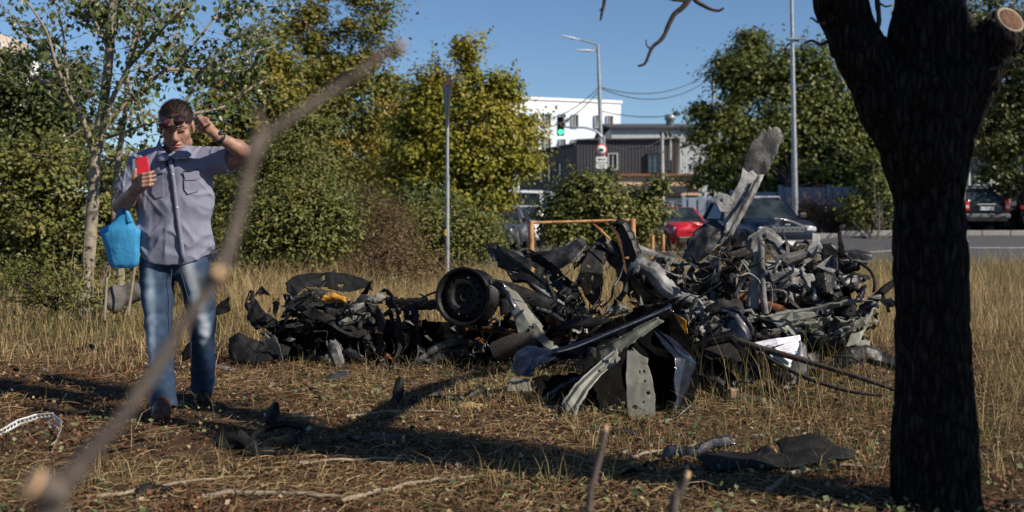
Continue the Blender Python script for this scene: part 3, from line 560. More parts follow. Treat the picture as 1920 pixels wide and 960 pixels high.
# lying straw
def straw(name, x, y, L, w, lift, rnd, mat):
    n = len(x); th = RNG.uniform(0, 2 * np.pi, n); dx, dy = np.cos(th), np.sin(th); px, py = -dy, dx; bend = RNG.normal(0, .16, n) * L; z0 = gz(x, y)
    rows = []
    for f, wf in ((0, .6), (.33, 1), (.67, 1), (1, .4)):
        cx = x + dx * (f - .5) * L + px * bend * 4 * f * (1 - f); cy = y + dy * (f - .5) * L + py * bend * 4 * f * (1 - f)
        cz = z0 + .012 + lift * (4 * f * (1 - f) * .6 + .4 * f) + RNG.normal(0, .006, n)
        for sg in (-1, 1): rows.append(np.stack([cx + px * sg * w * wf / 2, cy + py * sg * w * wf / 2, cz + sg * w * .25], 1))
    V = np.stack(rows, 1).reshape(-1, 3); k = np.arange(n)[:, None] * 8; F = np.concatenate([k + [[a, a + 1, a + 3, a + 2]] for a in (0, 2, 4)], 1).reshape(-1, 4)
    return npmesh(name, V, F, mat, rnd=np.repeat(np.clip(rnd, 0, 1), 3))
x, y = scatter(90000, 3.3, 9.6, .56, 1.15); n = len(x); d = dens(x, y, 1.1, 51)
keep = RNG.random(n) < (.08 + 1.0 * sstep(.32, .78, d)) * (.7 + .3 * sstep(5, 7, y)); x, y, d = x[keep], y[keep], d[keep]; n = len(x)
tag(link('straw_litter', straw('straw_litter', x, y, RNG.uniform(.04, .2, n), RNG.uniform(.0016, .004, n), RNG.uniform(0, .035, n), np.clip(RNG.beta(1.6, 2.2, n) + .25 * (d - .5), 0, 1), straw_m)), 'flattened dry straw covering the near ground', 'straw', kind='stuff')
redbrown = leafmat('red_brown_needles', [(0, (.045, .018, .009)), (.5, (.13, .05, .022)), (.85, (.21, .09, .04)), (1, (.3, .17, .08))], .1, .85)
x, y = scatter(38000, 3.3, 8.8, .56, 1.2); d = dens(x, y, 1.7, 57); keep = RNG.random(len(x)) < sstep(.35, .75, d); x, y = x[keep], y[keep]; n = len(x)
tag(link('needle_litter', straw('needle_litter', x, y, RNG.uniform(.02, .07, n), RNG.uniform(.0015, .004, n), RNG.uniform(0, .025, n), RNG.random(n), redbrown)), 'fine red brown plant crumbs matted over the near ground', 'litter', kind='stuff')
x, y = scatter(2600, 3.4, 9.0, .56); n = len(x)
tag(link('twig_litter', straw('twig_litter', x, y, RNG.uniform(.08, .35, n), RNG.uniform(.004, .008, n), RNG.uniform(0, .03, n), RNG.uniform(0, .5, n), straw_m)), 'small broken twigs strewn through the straw', 'twigs', kind='stuff')
litter_m = leafmat('leaf_litter', [(0, (.07, .028, .015)), (.35, (.15, .062, .03)), (.6, (.22, .12, .055)), (.8, (.28, .2, .11)), (1, (.33, .27, .17))], .1, .8)
x, y = scatter(46000, 3.3, 9.4, .56); n = len(x); d = dens(x, y, 1.6, 61); keep = RNG.random(n) < .2 + .9 * d; x, y = x[keep], y[keep]; n = len(x)
pos = np.stack([x, y, gz(x, y) + RNG.uniform(.006, .035, n)], 1); nr = RNG.normal(size=(n, 3)) * .7 + np.array([0, 0, 1])
tag(link('leaf_litter', leaf_mesh('leaf_litter', pos, nr, RNG.uniform(.008, .030, n), RNG.random(n) ** 1.3, litter_m, .75)), 'brown and rusty dead leaves scattered over the ground', 'leaves', kind='stuff')
green_l = leafmat('green_litter', [(0, (.05, .08, .025)), (.6, (.12, .15, .06)), (1, (.24, .26, .14))], .2, .6)
x, y = scatter(7500, 3.4, 9.5, .56); n = len(x); d = dens(x, y, 1.2, 71); keep = d > .45; x, y = x[keep], y[keep]; n = len(x)
pos = np.stack([x, y, gz(x, y) + RNG.uniform(.012, .06, n)], 1); nr = RNG.normal(size=(n, 3)) * .55 + np.array([0, 0, 1])
tag(link('green_leaf_litter', leaf_mesh('green_leaf_litter', pos, nr, RNG.uniform(.012, .036, n), RNG.random(n), green_l, .85)), 'fallen green leaves and sprouts among the straw', 'leaves', kind='stuff')
# ================================================================== buildings, poles, fence
white_w = material('white_plaster', [(.3, (.80, .81, .82)), (.7, (.86, .87, .88))], rough=.85, scale=.4)
blue_w = material('pale_blue_plaster', [(.3, (.60, .68, .78)), (.7, (.66, .73, .82))], rough=.85, scale=.4)
frame_w = material('white_frame', (.7, .7, .7), rough=.6)
glass_d = material('dark_glass', [(.4, (.012, .015, .018)), (.6, (.03, .035, .04))], rough=.08, scale=1.2, spec=.6)
glass_t = material('teal_glass', [(.4, (.05, .10, .12)), (.6, (.10, .17, .20))], rough=.12, scale=3, spec=.6)
grey_corr = material('grey_corrugated', [(.3, (.40, .42, .43)), (.7, (.50, .52, .53))], rough=.6, scale=.5)
dark_clad = material('dark_cladding', [(.3, (.042, .043, .050)), (.7, (.062, .063, .072))], rough=.7, scale=.8)
brown_brick = material('brown_block', [(.3, (.10, .078, .07)), (.7, (.16, .125, .11))], rough=.9, scale=3)
salmon = material('salmon_brick', [(.3, (.62, .39, .27)), (.7, (.72, .49, .35))], rough=.9, scale=8)
roof_d = material('dark_roofing', [(.3, (.035, .036, .042)), (.7, (.07, .07, .075))], rough=.85, scale=1)
rust = material('rust', [(.3, (.12, .05, .025)), (.55, (.26, .11, .045)), (.75, (.36, .2, .1))], rough=.9, scale=12, bump=.4)
galv = material('galvanised', [(.35, (.26, .28, .29)), (.65, (.40, .42, .43))], rough=.45, metal=.6, scale=6)
concrete = material('pole_concrete', [(.3, (.28, .28, .27)), (.7, (.42, .42, .40))], rough=.9, scale=3)
blackm = material('black_plastic', (.014, .014, .015), rough=.5)
def corrugated(mb, p0, p1, z0, z1, pitch, dep, mi=0):
    p0, p1 = Vector(p0), Vector(p1); d = p1 - p0; n = max(2, int(d.length / pitch)); nrm = Vector((d.y, -d.x, 0)).normalized(); vs = []
    for i in range(n * 2 + 1):
        q = p0 + d * (i / (n * 2)) + nrm * (dep if i % 2 else 0); vs += [(q.x, q.y, z0), (q.x, q.y, z1)]
    mb._add(vs, [(2 * i, 2 * i + 2, 2 * i + 3, 2 * i + 1) for i in range(n * 2)], mi)
def window(parent, c, w, h, rz, frm, gl, mull=1, bars=0, dep=.16):
    """a frame that stands proud of the wall with a pane set back inside it; c = centre on the wall face, rz turns the wall's outward -Y"""
    M = Matrix.Translation(c) @ Matrix.Rotation(rz, 4, 'Z'); t = .09 * max(.6, w / 1.5)
    def bx(mb, cx, cz, dx, dz, dy=dep, cy=None):
        mb.box(M @ Vector((cx, -dy / 2 + .02 if cy is None else cy, cz)), (dx, dy, dz), m=Matrix.Rotation(rz, 4, 'Z'))
    mb = MB(); bx(mb, 0, h / 2 - t / 2, w, t); bx(mb, 0, -h / 2 + t / 2, w, t); bx(mb, -w / 2 + t / 2, 0, t, h - 2 * t - .004); bx(mb, w / 2 - t / 2, 0, t, h - 2 * t - .004)
    for k in range(mull): bx(mb, -w / 2 + w * (k + 1) / (mull + 1), 0, t * .8, h - 2 * t - .004, dep * .6)
    for k in range(bars): bx(mb, 0, -h / 2 + h * (k + 1) / (bars + 1), w - 2 * t - .004, t * .5, dep * .4)
    o = mb.build('window', frm, parent); pm = MB(); bx(pm, 0, 0, w - 2 * t - .01, h - 2 * t - .01, .02, -.012); pm.build('pane', gl, o)
    return o
# white office block
Yw = 120; s = Yw / FPX; X0, X1 = (900 - CX) * s, (1142 - CX) * s; zt = 1.14 + 218 * s
b = empty('office_block', ((X0 + X1) / 2, Yw + 6, 0)); tag(b, 'white and pale blue office block rising behind the dark building', 'building')
zb = 1.14 + 196 * s
MB().box(((X0 + X1) / 2, Yw + 6, (zb + zt) / 2), (X1 - X0, 12, zt - zb)).build('upper_wall', white_w, b)
MB().box(((X0 + X1) / 2, Yw + 6, zb / 2 - .004), (X1 - X0 - .02, 11.98, zb)).build('lower_wall', blue_w, b)
MB().box(((X0 + X1) / 2, Yw + 6, zt + .05), (X1 - X0 + .3, 12.3, .3)).build('parapet', white_w, b)
for px in (915, 940, 965, 990, 1020, 1046, 1093, 1118):
    for py, hh in ((225, 24), (272, 24), (318, 24)): window(b, P(px, py, Yw), 13 * s, hh * s, 0, frame_w, glass_d, 1, 0, .3)
b.rotation_euler = (0, 0, R(20))
# grey warehouse
Yh = 95; s = Yh / FPX; X0, X1 = (1146 - CX) * s, (1350 - CX) * s; zt = 1.14 + 165 * s
b = empty('warehouse', ((X0 + X1) / 2, Yh + 9, 0)); tag(b, 'grey corrugated warehouse with dark roof and round vents', 'building')
mb = MB(); corrugated(mb, (X0, Yh, 0), (X1, Yh, 0), 0, zt, .24, .03); mb.box(((X0 + X1) / 2, Yh + 9.2, zt / 2), (X1 - X0, 18, zt - .02)); mb.build('wall', grey_corr, b)
mb = MB(); mb._add([(X0 - .3, Yh - .4, zt - .05), (X1 + .3, Yh - .4, zt - .05), (X1 + .3, Yh + 9, zt + 1.0), (X0 - .3, Yh + 9, zt + 1.0), (X0 - .3, Yh - .4, zt + .1), (X1 + .3, Yh - .4, zt + .1), (X1 + .3, Yh + 9, zt + 1.15), (X0 - .3, Yh + 9, zt + 1.15), (X0 - .3, Yh + 18.4, zt - .05), (X1 + .3, Yh + 18.4, zt - .05)], [(0, 1, 5, 4), (4, 5, 6, 7), (0, 4, 7, 3), (1, 2, 6, 5), (7, 6, 9, 8)])
rf = mb.build('roof', roof_d, b)
for px in (1256, 1318): MB().lathe([(.001, 1.3), (.5, 1.2), (.5, .75), (.36, .7), (.36, -.2)], P(px, 240, Yh + 3), n=14).build('vent', galv, rf)
# dark building: clad right wing, block-built left wing
C0 = Vector((4.08, 68, 0)); CR = Vector((10.3, 66.8, 0)); CL = Vector((.55, 80, 0)); zt = 1.14 + 142 * .034
b = empty('dark_building', C0); tag(b, 'dark grey clad building with brown block side wall', 'building')
mb = MB(); corrugated(mb, C0, CR, 0, zt, .2, .02); d = CR - C0; mb._add([(C0.x, C0.y + .1, 0), (CR.x, CR.y + .1, 0), (CR.x + 2, CR.y + 12, 0), (C0.x + .5, C0.y + 12, 0), (C0.x, C0.y + .1, zt - .02), (CR.x, CR.y + .1, zt - .02), (CR.x + 2, CR.y + 12, zt - .02), (C0.x + .5, C0.y + 12, zt - .02)], [(0, 1, 5, 4), (1, 2, 6, 5), (2, 3, 7, 6), (3, 0, 4, 7), (4, 5, 6, 7)]); mb.build('clad_wall', dark_clad, b)
mb = MB(); zl = zt - .25
mb._add([(CL.x, CL.y, 0), (C0.x - .01, C0.y + .02, 0), (C0.x + .5, C0.y + 12, 0), (CL.x + 2, CL.y + 8, 0), (CL.x, CL.y, zl), (C0.x - .01, C0.y + .02, zl), (C0.x + .5, C0.y + 12, zl), (CL.x + 2, CL.y + 8, zl)], [(0, 1, 5, 4), (1, 2, 6, 5), (3, 0, 4, 7), (4, 5, 6, 7)]); mb.build('block_wall', brown_brick, b)
mb = MB(); mb.tube([C0 + Vector((0, -.05, zt)), CR + Vector((0, -.1, zt))], .09, 6); mb.tube([CL + Vector((0, 0, zl)), C0 + Vector((-.03, 0, zl))], .12, 6); mb.build('roof_edge', roof_d, b)
mb = MB()
for k in range(7): mb.box((C0.x + 1.0 + k * .32, C0.y + 2 + (k % 3) * .5, zt + .12 + .06 * (k % 2)), (.7, .9, .2), rz=k)
mb.build('roof_scrap', rust, b)
dl = (C0 - CL); rzl = math.atan2(dl.y, dl.x)
for f, py in ((.17, 0), (.42, 0), (.57, 0), (.75, 0)):
    q = CL.lerp(C0, f); window(b, Vector((q.x, q.y, zl - 1.65)), .75, 1.25, rzl, roof_d, glass_d, 0, 0, .1)
dr = CR - C0; rzr = math.atan2(dr.y, dr.x)
for px, w_, h_, py, fm, gl, mu, ba in ((1149, .62, 1.05, 303, frame_w, glass_d, 1, 0), (1227, .95, 1.3, 306, roof_d, glass_t, 2, 3)):
    Yq = 67.6; q = P(px, py, Yq); f = (q.x - C0.x) / dr.x; window(b, Vector((q.x, C0.y + dr.y * f - .06, q.z)), w_, h_, rzr, fm, gl, mu, ba, .12)
# salmon brick shed with dark lean-to and white garage wall
b = empty('brick_shed', P(1230, 420, 62)); tag(b, 'low salmon brick shed with rusty roof edge and white garage front', 'building'); s = 62 / FPX
bm_ = MB(); x0, x1 = (1160 - CX) * s, (1312 - CX) * s; zt = 1.14 + 75 * s
bm_.box(((x0 + x1) / 2, 65, zt / 2), (x1 - x0, 6, zt)); bm_.build('wall', salmon, b)
MB().box(((x0 + x1) / 2, 64.9, zt + .06), (x1 - x0 + .2, 6.3, .12)).build('roof_edge', rust, b)
s = 58 / FPX; x0, x1 = (1158 - CX) * s, (1318 - CX) * s; z1 = 1.14 + 42 * s; z2 = 1.14 + 56 * 62 / FPX
mb = MB(); n = 26
vs = [];
for i in range(n * 2 + 1):
    xx = x0 + (x1 - x0) * i / (n * 2); h = .05 if i % 2 else 0; vs += [(xx, 57.6, z1 + h), (xx, 61.98, z2 + h)]
mb._add(vs, [(2 * i, 2 * i + 2, 2 * i + 3, 2 * i + 1) for i in range(n * 2)]); mb.build('lean_to_roof', roof_d, b)
MB().box(((x0 + x1) / 2, 58.6, (z1 - .08) / 2), (x1 - x0 - .2, 1, z1 - .08)).build('garage_wall', white_w, b)
gm = material('green_trim', (.10, .24, .14), rough=.6); mb = MB()
mb.box(((x0 + x1) / 2, 58.07, z1 - .18), (x1 - x0 - .1, .05, .12)); mb.box(((1289 - CX) * s, 58.06, .9), (.14, .05, 1.8)); mb.build('green_trim', gm, b)
# stacks and small poles by the sheds
tag(MB().lathe([(.14, 0), (.14, 3.6), (.2, 3.62), (.2, 3.8), (.001, 3.82)], (P(1275, 405, 64).x, 64.9, 2.2), n=12).build('metal_chimney', galv), 'thin grey metal chimney above the salmon brick shed', 'chimney')
# far apartment tower at the upper left
s = 160 / FPX; b = empty('apartment_block', P(10, 405, 160)); tag(b, 'distant beige apartment block showing through leaves at upper left', 'building'); ap = material('beige_block', [(.3, (.45, .36, .29)), (.7, (.55, .46, .38))], scale=.3)
MB().box(P(-40, 240, 166), (130 * s, 12, 350 * s)).build('wall', ap, b); MB().box(P(40, 250, 165), (24 * s, 10, 290 * s)).build('stair_tower', white_w, b)
for kx in range(6):
    for ky in range(5): window(b, P(-80 + kx * 20, 85 + ky * 22, 159.9), 8 * s, 10 * s, 0, frame_w, glass_d, 1, 0, .3)
# house behind the right tree
s = 46 / FPX; b = empty('white_house', P(1870, 430, 46)); tag(b, 'white house with brown roof half hidden by the dark right tree', 'house')
MB().box(((1870 - CX) * s, 48, 1.9), (9, 4, 3.6)).build('wall', white_w, b); rm = material('brown_roof', [(.3, (.10, .06, .05)), (.7, (.17, .10, .085))], scale=4)
MB().prism([(-2.6, 0), (2.6, 0), (0, 1.9)], 9.6, Matrix.Translation(((1870 - CX) * s - 4.8, 48, 3.72)) @ Matrix(((0, 0, 1, 0), (1, 0, 0, 0), (0, 1, 0, 0), (0, 0, 0, 1)))).build('roof', rm, b)
for px in (1835, 1905): window(b, P(px, 325, 45.98), .9, 1.1, 0, frame_w, glass_d, 1, 0, .1)
# concrete panel fence
fm_ = material('fence_panel', [(.3, (.17, .20, .26)), (.7, (.23, .27, .34))], rough=.85, scale=2); fr = empty('panel_fence', (12, 45.5, .3)); tag(fr, 'blue grey panel fence behind the dark blue car', 'fence')
for k in range(9):
    xa = 7.3 + k * 2.06; z0 = gzf(xa + 1, 45); mb = MB(); mb.box((xa + 1.0, 45.5, z0 + .98), (1.88, .07, 1.85))
    for r_ in range(4): mb.box((xa + .35 + r_ * .43, 45.44, z0 + .98), (.3, .045, 1.7))
    mb.build('panel', fm_, fr, bevel=.01)
    MB().box((xa, 45.45, z0 + 1.0), (.15, .16, 2.0)).build('post', fm_, fr, bevel=.01)
# lamp posts
lampm = material('lamp_head', (.62, .64, .66), rough=.35)
lp = empty('lamp_post', GP(1491, 440)); tag(lp, 'tall grey lamp post in front of the linden and panel fence', 'lamp post'); bz = gzf(10.7, 40.6)
q = P(1491, 405, 40.6); MB().tube([(q.x, 40.6, bz), (q.x, 40.6, 1.6), (q.x - .08, 40.6, 6), (q.x - .16, 40.6, 10.6)], [.13, .115, .085, .06], 12).build('pole', galv, lp)
MB().tube([(q.x - .16, 40.6, 10.5), (q.x - .9, 40.6, 11.0), (q.x - 1.8, 40.6, 11.1)], .04, 8).build('arm', galv, lp); MB().lathe([(.001, -.4), (.1, -.35), (.13, 0), (.08, .35), (.001, .4)], (q.x - 2.1, 40.6, 11.1), axis='X', n=10).build('lamp_head', lampm, lp)
MB().box(P(1488, 73, 40.6), (.5, .3, .08)).build('wire_bracket', galv, lp)
lp = empty('lamp_post', P(1123, 440, 45)); tag(lp, 'double-armed street lamp with wires left of the warehouse', 'lamp post')
MB().tube([P(1131, 450, 45), P(1128, 330, 45), P(1124, 165, 45), P(1121, 84, 45)], [.12, .1, .085, .055], 10).build('pole', galv, lp)
for A, B in (((1121, 84), (1085, 74)), ((1121, 95), (1112, 95))): MB().tube([P(*A, 45), P(*B, 45)], [.04, .035], 6).build('arm', galv, lp)
for A, B in (((1088, 75), (1054, 67)), ((1116, 95.5), (1081, 94))):
    a, c = P(*A, 45), P(*B, 45); MB().tube([a, a.lerp(c, .35), a.lerp(c, .4), c], [.04, .085, .1, .05], 8, sq=.5).build('lamp_head', lampm, lp)
up = empty('utility_pole', P(1241, 440, 56)); tag(up, 'slim utility pole with insulators before the dark building', 'pole')
MB().tube([P(1243, 450, 56), P(1241, 250, 56)], [.13, .09], 8).build('pole', concrete, up); MB().tube([P(1241, 262, 56), P(1258, 258, 56)], .05, 6).build('crossbar', galv, up)
for px in (1240, 1249, 1257): MB().lathe([(.001, .3), (.06, .28), (.1, .12), (.06, 0), (.001, -.05)], P(px, 257, 56), n=8).build('insulator', blackm, up)
MB().tube([P(1257, 300, 56), P(1257, 252, 56)], [.06, .06], 6).build('post', concrete, up)
up2 = empty('utility_pole', P(1338, 440, 60)); tag(up2, 'thin grey pole at the left edge of the linden crown', 'pole'); MB().tube([P(1339, 450, 60), P(1337, 135, 60), P(1342, 122, 60)], [.12, .08, .05], 8).build('pole', galv, up2)
wirem = material('wire', (.04, .042, .045), rough=.6)
def wire(a, b, sag, lab):
    a, b = Vector(a), Vector(b); pts = []
    for i in range(15):
        f = i / 14; p = a.lerp(b, f); p.z -= sag * 4 * f * (1 - f); pts.append(p)
    tag(MB().tube(pts, .022, 5).build('overhead_wire', wirem), lab, 'wire')
wire(P(1124, 163, 45), P(1340, 128, 60), .75, 'upper overhead wire from the double lamp to the thin pole'); wire(P(1124, 165, 45), P(1337, 142, 60), .85, 'lower overhead wire from the double lamp to the thin pole')
wire(P(1123, 163, 45), P(1010, 225, 40), .3, 'upper overhead wire running down left of the double lamp'); wire(P(1123, 170, 45), P(1020, 240, 40), .3, 'lower overhead wire running down left of the double lamp')
wire(P(1488, 72, 40.6), P(1760, 66, 44), .3, 'upper overhead wire from the tall lamp post to the right'); wire(P(1488, 76, 40.6), P(1760, 74, 44), .3, 'second overhead wire from the tall lamp post to the right')
wire(P(1126, 208, 45), P(1338, 192, 60), .5, 'faint low wire crossing above the warehouse'); wire(P(1242, 260, 56), P(1128, 268, 45), .4, 'wire from the utility pole to the double lamp')
wire(P(1255, 258, 56), P(1420, 215, 60), .6, 'wire from the utility pole into the linden'); wire(P(1488, 74, 40.6), P(1337, 138, 60), .7, 'wire from the tall lamp post to the thin pole')
# traffic light on a curved arm
tl = empty('traffic_light', P(1132, 440, 43)); tag(tl, 'traffic light showing green on a curved arm', 'traffic light'); s = 43 / FPX
MB().tube([P(1134, 455, 43), P(1132, 255, 43)], [.07, .06], 8).build('pole', galv, tl)
a = smoothpath([P(1132, 262, 43), P(1120, 248, 43), P(1100, 240, 43), P(1080, 239, 43), P(1056, 238, 43)], 4); MB().tube(a, .04, 7).build('arm', galv, tl)
hc = P(1051, 237, 42.9); hd = MB().box(hc, (.28, .22, .76)).build('housing', blackm, tl, bevel=.04)
for k, (nm, mt) in enumerate((('green_lens', material('green_lens', (.0, .25, .08), rough=.2, emit=((.05, 1, .35), 2.2))), ('amber_lens', material('amber_lens', (.03, .025, .02), rough=.15)), ('red_lens', material('red_lens', (.03, .02, .02), rough=.15)))):
    c = hc + Vector((0, -.115, -.235 + .235 * k)); MB().lathe([(.0001, -.03), (.07, -.022), (.098, 0)], c, axis='Y', n=18).build(nm, mt, hd); MB().lathe([(.104, .01), (.11, -.13), (.1, -.13), (.098, .01)], c, axis='Y', n=18).build('visor', blackm, hd)
ar = MB().box(P(1063, 226, 42.95), (.24, .02, .24)).build('arrow_plate', frame_w, tl); green_p = material('green_paint', (.02, .22, .12), rough=.5)
c = P(1063, 226, 42.93); MB().prism([(-.09, -.02), (.02, -.02), (.02, -.06), (.1, 0), (.02, .06), (.02, .02), (-.09, .02)], .004, Matrix.Translation(c) @ Matrix.Rotation(R(90), 4, 'X')).build('green_arrow', green_p, ar)
redp = material('sign_red', (.5, .03, .035), rough=.4); whitep = material('sign_white', (.72, .72, .70), rough=.4); blackp = material('sign_black', (.02, .02, .02), rough=.5)
rs = empty('round_sign', P(1127, 281, 42.8)); tag(rs, 'round no-trucks sign with red rim above two plates', 'sign'); c = P(1127, 281, 42.8); r = 11 * s
MB().lathe([(.0001, 0), (r, 0), (r, .02), (.0001, .02)], c, axis='Y', n=28).build('red_disc', redp, rs); MB().lathe([(.0001, -.006), (r * .78, -.006), (r * .78, .001)], c, axis='Y', n=28).build('white_field', whitep, rs)
mb = MB(); mb.box(c + Vector((.03, -.012, .02)), (.13, .006, .09)); mb.box(c + Vector((-.07, -.012, -.005)), (.05, .006, .06)); mb.box(c + Vector((0, -.0121, -.04)), (.21, .006, .022)); mb.build('truck_symbol', blackp, rs)
sg = empty('arrow_sign', P(1128, 299, 42.8)); tag(sg, 'white plate with a black arrow under the no-trucks sign', 'sign'); c = P(1128, 299, 42.8); MB().box(c, (.44, .02, .21)).build('plate', whitep, sg, bevel=.004)
MB().prism([(-.17, 0), (-.08, .06), (-.08, .02), (.16, .02), (.16, -.02), (-.08, -.02), (-.08, -.06)], .004, Matrix.Translation(c + Vector((0, -.012, 0))) @ Matrix.Rotation(R(90), 4, 'X')).build('arrow', blackp, sg)
sg = empty('text_plate', P(1128, 311, 42.8)); tag(sg, 'small white plate with lines of text, lowest on the sign pole', 'sign'); c = P(1128, 311, 42.8); MB().box(c, (.44, .02, .22)).build('plate', whitep, sg, bevel=.004)
for k in range(3): MB().box(c + Vector((0, -.012, .06 - .06 * k)), (.34 - .05 * k, .004, .022)).build('text_line', blackp, sg)
# inverted triangle sign seen edge-on
ys = 15.0; sp = empty('road_sign', P(838, 560, ys)); tag(sp, 'triangular road sign seen edge-on atop a grey pole', 'road sign')
MB().tube([P(838.5, 560, ys), P(838.5, 332, ys)], .034, 10).build('pole', galv, sp); MB().tube([P(838.5, 333, ys), P(839, 160, ys)], .026, 10).build('pole_top', galv, sp)
MB().tube([P(838.5, 334, ys), P(838.5, 328, ys)], .04, 10).build('collar', galv, sp); MB().box(P(836, 436, ys - .036), (.03, .01, .085)).build('yellow_sticker', material('sticker', (.5, .36, .12)), sp)
c = P(839, 151, ys); sback = material('sign_back', [(.3, (.08, .085, .09)), (.7, (.15, .155, .16))], rough=.5, scale=9)
mt = Matrix.Translation(c + Vector((-.01, -.05, 0))) @ Matrix.Rotation(R(103), 4, 'Z') @ Matrix.Rotation(R(90), 4, 'X')
tri = MB().prism([(-.35, -.01), (.35, -.01), (.37, -.04), (.03, -.66), (-.03, -.66), (-.37, -.04)], .02, mt).build('triangle_plate', sback, sp)
mt2 = Matrix.Translation(c + Vector((-.01, -.05, 0))) @ Matrix.Rotation(R(103), 4, 'Z') @ Matrix.Rotation(R(90), 4, 'X') @ Matrix.Translation((0, 0, -.004))
MB().prism([(-.35, -.02), (.35, -.02), (.33, -.09), (-.33, -.09)], .002, mt2).build('red_border', redp, tri)
# rusty orange pipe barrier
orange = material('rusty_orange', [(.32, (.20, .07, .03)), (.45, (.42, .2, .075)), (.6, (.5, .28, .12)), (.75, (.58, .46, .33))], rough=.85, scale=14, stretch=(1, 1, .35), bump=.3)
yb = 16.5; br = empty('pipe_barrier', P(1090, 545, yb)); tag(br, 'rusty orange pipe barrier in front of the green bush', 'barrier')
for px, pt in ((996, 414), (1186, 411)): MB().tube([P(px, 552, yb), P(px, pt, yb)], .046, 10).build('post', orange, br)
MB().tube([P(992, 418, yb - .01), P(1060, 416, yb - .01), P(1130, 414, yb), P(1192, 413, yb)], .022, 8).build('top_rail', orange, br); MB().tube([P(1108, 415, yb), P(1133, 438, yb + .1), P(1190, 500, yb + .3)], .018, 8).build('brace', orange, br)
for px, pt, Yq, lb in ((1223, 441, 17, 'short orange post just right of the pipe barrier'), (1243, 439, 18.5, 'short orange post beside the red car headlight')): tag(MB().tube([P(px, 540, Yq), P(px, pt, Yq)], [.032, .03], 10).build('short_post', orange), lb, 'post')

